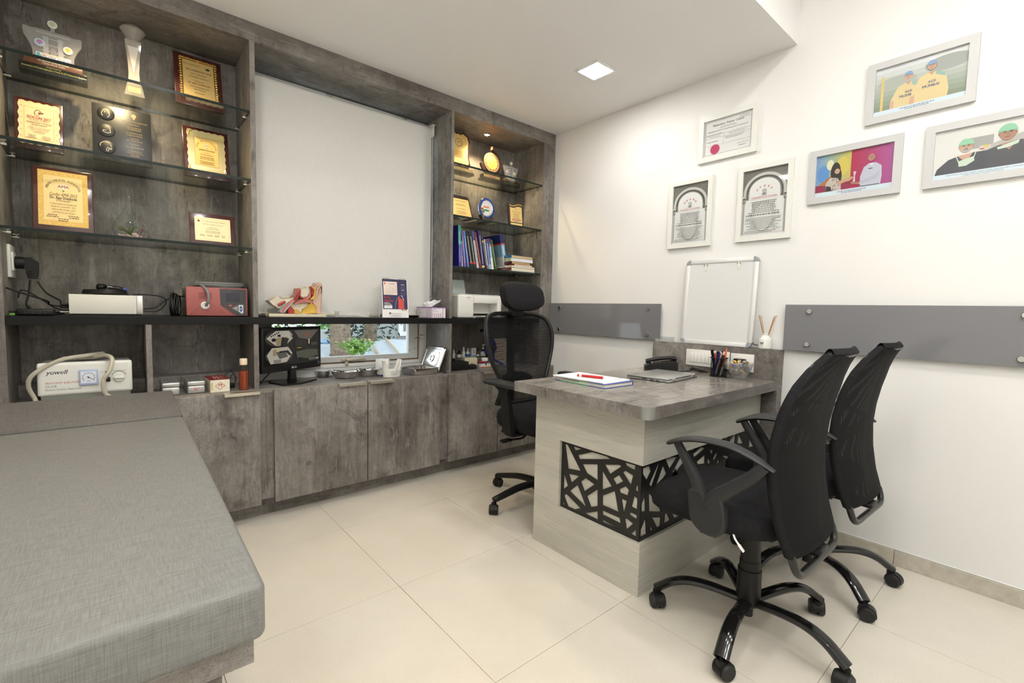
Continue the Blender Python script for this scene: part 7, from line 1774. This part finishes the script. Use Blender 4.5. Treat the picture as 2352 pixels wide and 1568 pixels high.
# ---- books, standing and leaning a little to the left
def zb(x, y): return (1030+x*.09565, 500+y*.09565)
BK = [  # label, bottom-left, bottom-right, top-left x, top y, depth, cover colour, spine bands [(from, to, colour)], title colour
 ('thick dark blue book with a teal spine top, leftmost on the right glass shelf', 245, 322, 230, 178, .185, (44, 40, 150), [(.56, 1.0, (60, 170, 150)), (0, .44, (70, 56, 170))], (214, 220, 236)),
 ('thin white and light blue book beside the thick blue one', 326, 376, 306, 560, .17, (232, 230, 224), [(.45, 1.0, (130, 180, 220))], (60, 60, 70)),
 ('lilac book on the right glass shelf', 382, 462, 306, 316, .17, (136, 104, 172), [(.78, 1, (120, 86, 160))], (232, 226, 240)),
 ('sky blue thin book on the right glass shelf', 464, 522, 356, 322, .17, (88, 132, 204), [], (236, 240, 246)),
 ('black book with white title, left of the other black one', 526, 598, 402, 336, .17, (24, 24, 26), [(.12, .17, (190, 40, 44))], (226, 226, 226)),
 ('black book with white title, right of the other black one', 606, 684, 482, 346, .17, (24, 24, 26), [(.12, .17, (190, 40, 44))], (226, 226, 226)),
 ('grey book with a blue spine top', 690, 756, 556, 338, .17, (196, 198, 202), [(.76, 1, (54, 76, 150))], (90, 96, 120)),
 ('maroon book with pale title', 758, 806, 616, 366, .17, (120, 40, 38), [], (226, 206, 190)),
 ('thick navy textbook with yellow square near its foot', 812, 900, 700, 316, .185, (46, 46, 104), [(.05, .10, (206, 210, 120))], (214, 214, 226)),
 ('thin navy book with yellow dots', 902, 942, 792, 480, .16, (40, 42, 92), [(.84, .90, (226, 204, 60))], (220, 210, 120)),
 ('thin white book with an orange foot', 944, 968, 850, 520, .15, (222, 220, 216), [(0, .16, (222, 92, 60))], (150, 150, 150)),
 ('blue book with a plum spine top', 970, 1034, 884, 526, .15, (58, 84, 150), [(.92, 1, (120, 40, 90)), (0, .18, (130, 170, 206))], (226, 230, 240)),
 ('white and light blue book with a navy and red spine top', 1040, 1124, 952, 514, .15, (236, 236, 236), [(.80, 1, (62, 56, 110)), (.745, .80, (206, 74, 60)), (.40, .745, (124, 172, 208))], (240, 244, 250)),
 ('thin green book beside the large light blue one', 1130, 1172, 1014, 544, .15, (70, 100, 44), [], (216, 222, 196))]
yB = .140
for lab, bl_, br_, tl2, ty, dp, cv, bands, tc_ in BK:
    a = PY(yB, *zb(bl_, 1215)); c = PY(yB, *zb(br_, 1225)); tp = PY(yB, *zb(tl2, ty))
    ix = [x[0] for x in BK].index(lab); pxw = br_-bl_
    if ix < len(BK)-1:
        nx = BK[ix+1]; yt_ = max(ty, nx[4]); xl_ = lambda b_: b_[1]+(b_[3]-b_[1])*(1215-yt_)/(1215-b_[4])
        pxw = min(nx[1]-bl_, xl_(nx)-xl_(BK[ix]))
    wd = (c.x-a.x)*pxw/(br_-bl_)*.97-.0012; lean = math.atan2(a.x-tp.x, tp.z-1.353); L = (tp.z-1.353)/math.cos(lean)
    t = thing('book', lab, 'book', (a.x+.0006, yB, 1.353+E5+wd*math.sin(lean)), group='books standing on the right glass shelf', rot=(0, -lean, 0))
    dp = min(dp, .335-yB-.004)
    b = B(C(*cv, .4)); b.box(0, .0018, .0, dp, 0, L); b.box(wd-.0018, wd, .0, dp, 0, L); b.box(.0018, wd-.0018, 0, .0018, 0, L); b.build('cover', t)
    B(C(226, 220, 204)).box(.0019, wd-.0019, .0019, dp-.003, .003, L-.003).build('pages', t)
    p = Print(front(-.0002))
    for f0, f1, cc_ in bands: p.rect(0, L*f0, wd, L*f1, C(*cc_, .4))
    Rb = random.Random(bl_); z_ = L*.86
    while z_ > L*.16:                       # lettering too small to read runs down the spine
        l = Rb.uniform(.003, .009); p.rect(wd*.40, max(z_-l, L*.14), wd*.60, z_, C(*tc_, .4)); p.lay -= 1; z_ -= l+.0022
    p.lay += 1; p.done('spine_print', t)
# last, larger book shows its cover
a, c = PY(.120, *zb(1340, 1270)), PY(.120, *zb(1420, 1280)); tp = PY(.120, *zb(1232, 425))
wd = c.x-a.x; lean = math.atan2(a.x-tp.x, tp.z-1.353); L = (tp.z-1.353)/math.cos(lean)
t = thing('book', 'large light blue and navy book with a red band, rightmost of the standing books', 'book', (a.x, .120, 1.353+E5+wd*math.sin(lean)), group='books standing on the right glass shelf', rot=(0, -lean, 0)); dp = .20
b = B(C(206, 208, 206, .4)); b.box(0, .002, 0, dp, 0, L); b.box(wd-.002, wd, 0, dp, 0, L); b.box(.002, wd-.002, 0, .002, 0, L); b.build('cover', t)
B(C(226, 214, 170)).box(.0021, wd-.0021, .0021, dp-.003, .003, L-.003).build('pages', t)
p = Print(front(-.0002)); p.rect(0, L*.75, wd, L, C(36, 44, 104)); p.rect(0, L*.72, wd, L*.76, C(206, 80, 60)); p.rect(0, L*.40, wd, L*.72, C(130, 180, 212)); p.rect(wd*.4, L*.44, wd*.6, L*.68, C(214, 226, 236)); p.ell(wd/2, L*.34, .003, .003, RDK); p.done('spine_print', t)
p = Print(leftside(-.0002)); p.rect(-dp, L*.75, 0, L, C(36, 44, 104)); p.rect(-dp, L*.715, 0, L*.76, C(196, 80, 64)); p.rect(-dp, L*.40, 0, L*.715, C(130, 174, 200)); p.lines(-dp*.8, -dp*.1, L*.62, 14, L*.032, .003, C(110, 130, 150)); p.done('cover_print', t)
# ---- pile of lying books
PB = [(1400, 2070, 1305, 1330, (150, 190, 180), (214, 226, 222), .0, 'thin pale green booklet at the bottom of the book pile'),
      (1420, 2060, 1210, 1308, (110, 52, 44), (232, 226, 206), .01, 'brown paperback second from the bottom of the book pile'),
      (1415, 1985, 1150, 1208, (224, 218, 208), (226, 218, 200), .03, 'white paperback in the middle of the book pile'),
      (1490, 1925, 1105, 1150, (214, 120, 50), (224, 220, 212), .02, 'thin orange paperback in the middle of the book pile'),
      (1395, 1880, 1032, 1105, (84, 28, 44), (186, 160, 124), .03, 'dark plum paperback under the two top books of the pile'),
      (1375, 1945, 930, 1032, (196, 206, 170), (226, 226, 232), -.01, 'white and green paperback second from the top of the book pile'),
      (1370, 1940, 850, 930, (40, 110, 170), (206, 180, 136), .0, 'blue paperback on top of the book pile')]
z = 1.353+E5
for k, (u0, u1, v0, v1, cv, pg_, r_, lab) in enumerate(PB):
    th = (v1-v0)*.09565*2.92/1068*.92; th = max(.004, th)
    x0, x1 = PY(.075, *zb(u0, v1)).x, PY(.075, *zb(u1, v1)).x; x0 = max(x0, -.400); x1 = min(x1, -.150); x0 = max(x0, -.385)
    t = thing('book', lab, 'book', ((x0+x1)/2, .12, z), r_, group='pile of lying books'); w = (x1-x0)/2; d = .085
    b = B(C(*cv, .4)); b.box(-w, w, -d, d, 0, .001); b.box(-w, w, -d, d, th-.001, th); b.box(-w, -w+.001, -d, d, .001, th-.001); b.build('cover', t)
    B(C(*pg_, .8)).box(-w+.0011, w-.002, -d+.002, d-.002, .0011, th-.0011).build('pages', t)
    p = Print(leftside(-w-.0002)); p.rect(-d*.4, th*.2, d*.5, th*.8, C(*[min(255, c+40) for c in cv])); p.lines(-d*.35, d*.45, th*.5, 1, .01, th*.3, C(*[max(0, 200-c) for c in cv])); p.done('spine_print', t)
    z += th+.0004
# ---- printer
x0, x1 = -.842, PY(.03, 1152, 720).x
pr = thing('printer', 'white inkjet printer on the black shelf behind the office chair', 'printer', ((x0+x1)/2, .03, ZB+E5))
w = (x1-x0)/2; hz = PY(.03, 1090, 678).z-ZB
b = B(PWHITE)
b.box(-w, -w*.30, 0, .24, 0, hz, bev=.012, seg=3); b.box(w*.80, w, 0, .24, 0, hz, bev=.010, seg=3); b.box(-w*.31, w*.81, .0, .24, hz*.66, hz-.001, bev=.004); b.box(-w*.31, w*.81, .10, .24, 0, hz*.66); b.box(-w*.31, w*.81, .0, .24, 0, .010, bev=.002)
b.build('body', pr)
B(C(206, 208, 214, .2)).box(-w*.90, w*.92, .012, .23, hz, hz+.006, bev=.002).build('scanner_lid', pr)
b = B(C(214, 214, 212, .3)); b.box(-w*.28, w*.78, -.075, .02, .011, .016, bev=.002); b.build('output_tray', pr)
b = B(BLACKP); b.box(-w*.25, w*.75, .095, .0995, .016, .030)
for k in range(6): b.box(-w*.2+w*.16*k, -w*.2+w*.16*k+.010, .06, .095, .014, .024)
b.build('feed_rollers', pr)
B(C(196, 204, 202, .35)).box(-w*.95, w*.20, 0, .005, 0, .115, bev=.002, M=Matrix.Translation((0, .235, hz+.004)) @ Matrix.Rotation(math.radians(-14), 4, 'X')).build('paper_support', pr)
p = Print(front(-.0003)); p.lines(-w*.66, -w*.42, hz*.90, 1, .01, .004, KG); p.lines(-w*.66, -w*.45, hz*.82, 1, .01, .0016, KG); p.done('lettering', pr)
# ---- niche below: bottles on the ledge, cases in front
ZL = .715+E5
WB = C(224, 222, 216, .4); BRB = pmat('brown_bottle', (0.045, 0.018, 0.010, 1), 0.2)
def lx(u, y=.27): return PY(y, u, 805).x
bottle('slim white dropper bottle farthest left in the right niche', (lx(1041), .262, ZL), [(.009, 0), (.0105, .002), (.0105, .034), (.006, .040)], WB, [(.005, .0402), (.0052, .050), (.002, .066)], WB, group='bottles on the niche ledge')
bottle('brown medicine bottle with a white label in the right niche', (lx(1054), .265, ZL), [(.017, 0), (.0185, .002), (.0185, .034), (.010, .044)], BRB, [(.0105, .0442), (.0105, .056), (.009, .057)], BLACKP, WB, (.005, .028), group='bottles on the niche ledge')
bottle('tall white nozzle bottle in the right niche', (lx(1063.5), .262, ZL), [(.0105, 0), (.0125, .002), (.0125, .040), (.0075, .050)], WB, [(.0065, .0502), (.0062, .066), (.0035, .080)], WB, group='bottles on the niche ledge')
bottle('white nozzle bottle with a blue label in the right niche', (lx(1073), .262, ZL), [(.014, 0), (.0155, .002), (.0155, .034), (.008, .046)], WB, [(.0065, .0462), (.006, .060), (.003, .070)], WB, C(50, 90, 170), (.008, .028), group='bottles on the niche ledge')
cbx = thing('medicine_carton', 'small white medicine carton standing among the niche bottles', 'carton', (lx(1085), .262, ZL), math.radians(-6))
B(C(216, 214, 206)).box(-.019, .019, -.014, .014, 0, .070, bev=.0008, seg=1).build('box', cbx)
p = Print(front(-.0142)); p.lines(-.014, .014, .058, 3, .007, .0022, KG); p.rect(-.016, .004, .016, .020, C(120, 176, 190)); p.lines(-.012, .012, .038, 1, .01, .005, C(70, 100, 120)); p.done('lettering', cbx)
bottle('dark brown bottle beside the white carton in the right niche', (lx(1097), .268, ZL), [(.011, 0), (.0125, .002), (.0125, .036), (.007, .044)], BRB, [(.0085, .0442), (.0085, .056), (.007, .057)], BRB, WB, (.006, .020), group='bottles on the niche ledge')
sbq = bottle('clear spray bottle with a long white nozzle in the right niche', (lx(1108), .262, ZL), [(.018, 0), (.0195, .002), (.0195, .040), (.009, .056)], GLASS, [(.0075, .0562), (.0075, .066), (.004, .068), (.004, .084)], WB, WB, (.006, .038), group='bottles on the niche ledge')
b = B(WB); b.box(-.007, .007, -.007, .007, .084, .096, bev=.002); b.tube([(.005, 0, .092), (.035, -.01, .090), (.052, -.016, .086)], .0018, 8); b.build('spray_nozzle', sbq)
tag(B(C(40, 70, 170, .4)).box(lx(1118), lx(1145), .245, .285, ZL, ZL+.018, bev=.001).build('blue_carton'), 'flat blue carton lying on the niche ledge behind the office chair', 'carton')
x0, x1 = PY(.050, 1038, 840).x, PY(.050, 1077, 840).x
tag(B(BLACKP).box(x0+.001, x1, .050, .20, ZC+E5, ZC+.058, bev=.003).build('black_case'), 'black box at the left of the right counter niche', 'box')
ot = thing('otoscope', 'black otoscope lying on the black box in the right niche', 'instrument', (x0+.022, .075, ZC+.0590))
B(BLACKP).tube([(-.016, 0, .012), (.012, .01, .012), (.045, .05, .010)], [.010, .012, .008], 12).build('handle', ot); B(CHROME).tube([(-.014, -.006, .011), (-.014, -.014, .011)], [.006, .008], 12).build('head', ot)
cx0 = PY(.12, 1084, 830).x
pc_ = thing('cream_case', 'cream plastic instrument case behind the black box', 'case', (cx0-.035, .150, ZC+E5), math.radians(-10))
B(C(206, 200, 170, .4)).box(-.025, .075, -.04, .045, 0, .075, bev=.004).build('case', pc_)
bp_ = thing('black_pouch', 'soft black zip pouch beside the black box', 'pouch', (PY(.07, 1086, 845).x, .078, ZC+E5), math.radians(12))
cushion(B(BLACKP), .040, -.022, .026, 0, .030, 2.6).build('pouch', bp_)
wbx = thing('white_carton', 'flat white and orange carton on the right counter', 'carton', (PY(.10, 1115, 838).x, .125, ZC+E5), math.radians(-4))
b = B(C(230, 230, 234)); b.box(-.042, .042, -.035, .035, 0, .032, bev=.001, seg=1); b.box(-.0422, .0422, -.0353, -.034, .001, .008, mat=C(216, 120, 70)); b.box(-.0422, .0422, -.0353, .0352, .029, .0322, mat=C(90, 76, 110)); b.build('box', wbx)
p = Print(front(-.0355)); p.rect(-.006, .016, .006, .028, K); p.lines(.018, .036, .020, 1, .01, .004, KG); p.done('print', wbx)
rdw = thing('red_clip', 'red plastic instrument clip on the flat white carton', 'clip', (wbx.location.x-.006, .120, ZC+.0328), math.radians(10)); b = B(C(170, 36, 40, .3)); b.box(-.040, .030, -.016, .014, 0, .010, bev=.003); b.tube(smoothpath([(-.040, 0, .008), (-.055, .02, .012), (-.030, .03, .016)], 4), .004, 8); b.build('clip_body', rdw)
wad = tag(B(PWHITE).box(-.015, .030, -.014, .014, 0, .026, bev=.004, M=Matrix.Translation((wbx.location.x-.002, .122, ZC+.0434)) @ Matrix.Rotation(-.2, 4, 'Z')).build('white_adapter'), 'small white plug adapter on top of the red clip', 'adapter')
# seen through the chair mesh
sc_ = thing('stacked_cartons', 'pale carton with printed lines behind the office chair mesh', 'carton', (-.36, .20, ZC+E5)); B(C(214, 206, 190)).box(-.060, .060, -.03, .03, 0, .20, bev=.001, seg=1).build('box', sc_)
p = Print(front(-.0302)); p.lines(-.05, .05, .18, 8, .020, .006, C(200, 120, 100)); p.done('print', sc_)
hdl = thing('head_mirror_band', 'blue headband and lamp hanging behind the office chair mesh', 'headlight', (-.47, .13, ZC+E5)); b = B(C(30, 52, 170, .4)); b.tube(smoothpath([(-.06, 0, .10), (-.01, .02, .16), (.03, .03, .19), (.05, .02, .13), (.0, .0, .07), (.07, -.01, .02), (.10, 0, .012)], 5), .014, 8, flat=.5); b.build('headband', hdl); B(BLACKP).tube([(.02, .01, .0), (.02, .01, .10), (.03, .03, .19)], .009, 8).build('stand', hdl)
hk = thing('lamp_handle', 'brown cylindrical lamp handle sticking out behind the chair back', 'lamp', PY(.16, 1110, 758)); B(C(92, 74, 66, .4)).tube([(-.030, -.02, -.002), (.05, .02, .006)], .012, 14).build('handle', hk); B(BLACKP).tube([(-.034, -.022, -.0025), (-.030, -.02, -.002)], .0125, 14).build('end_cap', hk); B(BLACKP).tube([(.05, .02, .006), (.06, .02, -.04), (.06, .03, ZC+.001-hk.location.z)], .006, 8).build('stem', hk); B(BLACKP).lathe([(.03, 0), (.03, .006), (.008, .008)], (.06, .03, ZC+.0008-hk.location.z), 20).build('foot', hk)

# ================================================================== OUTSIDE THE WINDOW
GRN = pmat('yard_ground', (0.30, 0.28, 0.25, 1), 0.9)
gd = sbox('yard_ground', -3.5, 9.0, 0.55, 14.0, -1.30, -1.20, GRN); gd['kind'] = 'structure'
nb2 = thing('neighbour_building', 'grey rendered neighbouring building beyond the window', 'building', (0, 0, 0))
B(pmat('grey_render', (0.33, 0.345, 0.35, 1), 0.8)).box(1.15, 8.0, 6.4, 9.0, -1.2, 6.0).build('wall', nb2)
qa, qb = PY(6.39, 914, 742), PY(6.39, 932, 771)
B(PAPER).box(qa.x, qa.x+1.1, 6.34, 6.40, qb.z, qb.z+1.6, bev=.01).build('window_frame', nb2)
B(pmat('dark_pane', (0.18, 0.2, 0.22, 1), 0.1)).box(qa.x+.10, qa.x+1.0, 6.33, 6.345, qb.z+.10, qb.z+1.5).build('pane', nb2)
BARK = weave('bark', (0.10, 0.075, 0.055, 1), (0.28, 0.22, 0.165, 1), 14.0, 60.0, 0.9, 0.1)
def trunk(label, pts, rs):
    t = thing('tree', label, 'tree', (0, 0, 0)); B(BARK).tube(smoothpath(pts, 5), rs, 14).build('trunk', t); return t
a, c, e = PY(3.4, 785, 830), PY(3.4, 783, 790), PY(3.4, 779, 745)
n = 3*5+1
t1 = trunk('tree with a thick pale trunk close outside the window', [(a.x+.05, 3.4, -1.2), a, c, (e.x-.06, 3.4, e.z+1.8)], [.17-.004*k for k in range(n)])
a, c, e = PY(5.0, 842, 792), PY(5.0, 851, 770), PY(5.0, 853, 740)
t2 = trunk('dark leaning tree trunk in front of the grey building', [(a.x-.1, 5.0, -1.2), a, c, (e.x, 5.0, e.z+1.6)], [.15-.004*k for k in range(n)])
LEAF = [pmat('leaf_a', (0.12, 0.26, 0.04, 1), 0.5), pmat('leaf_b', (0.22, 0.38, 0.07, 1), 0.5), pmat('leaf_dark', (0.04, 0.075, 0.04, 1), 0.6)]
def foliage(parent, c, rad, n, size, mats, seed):
    R = random.Random(seed); b = B(*mats)
    for k in range(n):
        p_ = Vector(c)+Vector((R.gauss(0, rad[0]), R.gauss(0, rad[1]), R.gauss(0, rad[2]))); a = Vector((R.uniform(-1, 1), R.uniform(-1, 1), R.uniform(-.6, .6))).normalized(); s_ = a.cross(Vector((R.uniform(-1, 1), R.uniform(-1, 1), 1))).normalized(); l = size*R.uniform(.6, 1.3)
        V = [b.bm.verts.new(q) for q in (p_, p_+a*l*.5+s_*l*.22, p_+a*l, p_+a*l*.5-s_*l*.22)]; b.face(V, k % len(mats))
    o = b.build('foliage', parent, smooth=False, fixn=False); o['kind'] = 'stuff'
q = PY(4.2, 800, 742); foliage(t1, (q.x-.9, 4.2, q.z+.35), (.65, .4, .30), 1300, .12, [LEAF[2], LEAF[0]], 1)
q = PY(5.4, 838, 752); foliage(t2, (q.x-.05, 5.5, q.z+.20), (.35, .25, .38), 900, .12, [LEAF[2]], 2)
br = thing('leafy_branch', 'bright green leafy branch just outside the window pane', 'branch', (0, 0, 0))
qs = [PY(2.2, *p_) for p_ in ((812, 826), (816, 806), (818, 790), (838, 785))]
B(BARK).tube([(qs[0].x, 2.2, -1.2)]+[tuple(v) for v in smoothpath(qs, 4)], .006, 6).build('stem', br)
for p_, sd in (((815, 800), 3), ((828, 789), 4), ((806, 792), 5), ((824, 806), 6)):
    q = PY(2.2, *p_); foliage(br, q, (.055, .05, .022), 90, .055, [LEAF[1], LEAF[0]], sd)
TARP = weave('tarpaulin', (0.42, 0.47, 0.55, 1), (0.56, 0.60, 0.66, 1), 8.0, 40.0, 0.6, 0.2)
sd_ = thing('shed_roof', 'low pale blue tarpaulin roof held down with bamboo poles outside the window', 'roof', (0, 0, 0))
P0, P1 = PY(3.0, 795, 836), PY(4.6, 795, 786)
xs0, xs1 = -.6, 3.6
def tarp(u, v): return Vector((xs0+(xs1-xs0)*u, 3.0+1.7*v, P0.z+(P1.z-P0.z)*v+.015*math.sin(u*40)*math.sin(v*7)+.02*math.sin(u*11+v*3)))
B(TARP).grid(tarp, 60, 16).build('tarpaulin', sd_)
for k in range(6):
    x = xs0+.15+k*.75; B(BARK).cyl((x, 3.1, -1.2), (x, 3.1, P0.z-.02), .03, seg=8).build('post', sd_); B(BARK).cyl((x, 4.6, -1.2), (x, 4.6, P1.z-.04), .03, seg=8).build('post', sd_)
BAM = pmat('bamboo', (0.50, 0.38, 0.24, 1), 0.6)
for (u0, v0), (u1, v1) in (((800, 774), (826, 806)), ((848, 778), (877, 813)), ((887, 779), (925, 812))):
    a, c = PY(4.62, u0, v0), PY(3.05, u1, v1)
    B(BAM).cyl((a.x, 4.62, P1.z+.035), (c.x, 3.05, P0.z+.035), .018, seg=8).build('bamboo_pole', sd_)
hut = thing('garden_hut', 'dark wooden hut with a blue roof sheet outside behind the monitor', 'hut', (0, 0, 0))
qa, qb = PY(7.2, 700, 790), PY(7.2, 766, 785)
B(pmat('weathered_wood', (0.14, 0.13, 0.125, 1), 0.9)).box(qa.x, qb.x, 7.2, 8.4, -1.2, qa.z-.02).build('walls', hut); B(pmat('blue_sheet', (0.16, 0.30, 0.52, 1), 0.5)).box(qa.x-.1, qb.x+.05, 7.1, 8.5, qa.z-.018, qa.z+.03).build('roof_sheet', hut)
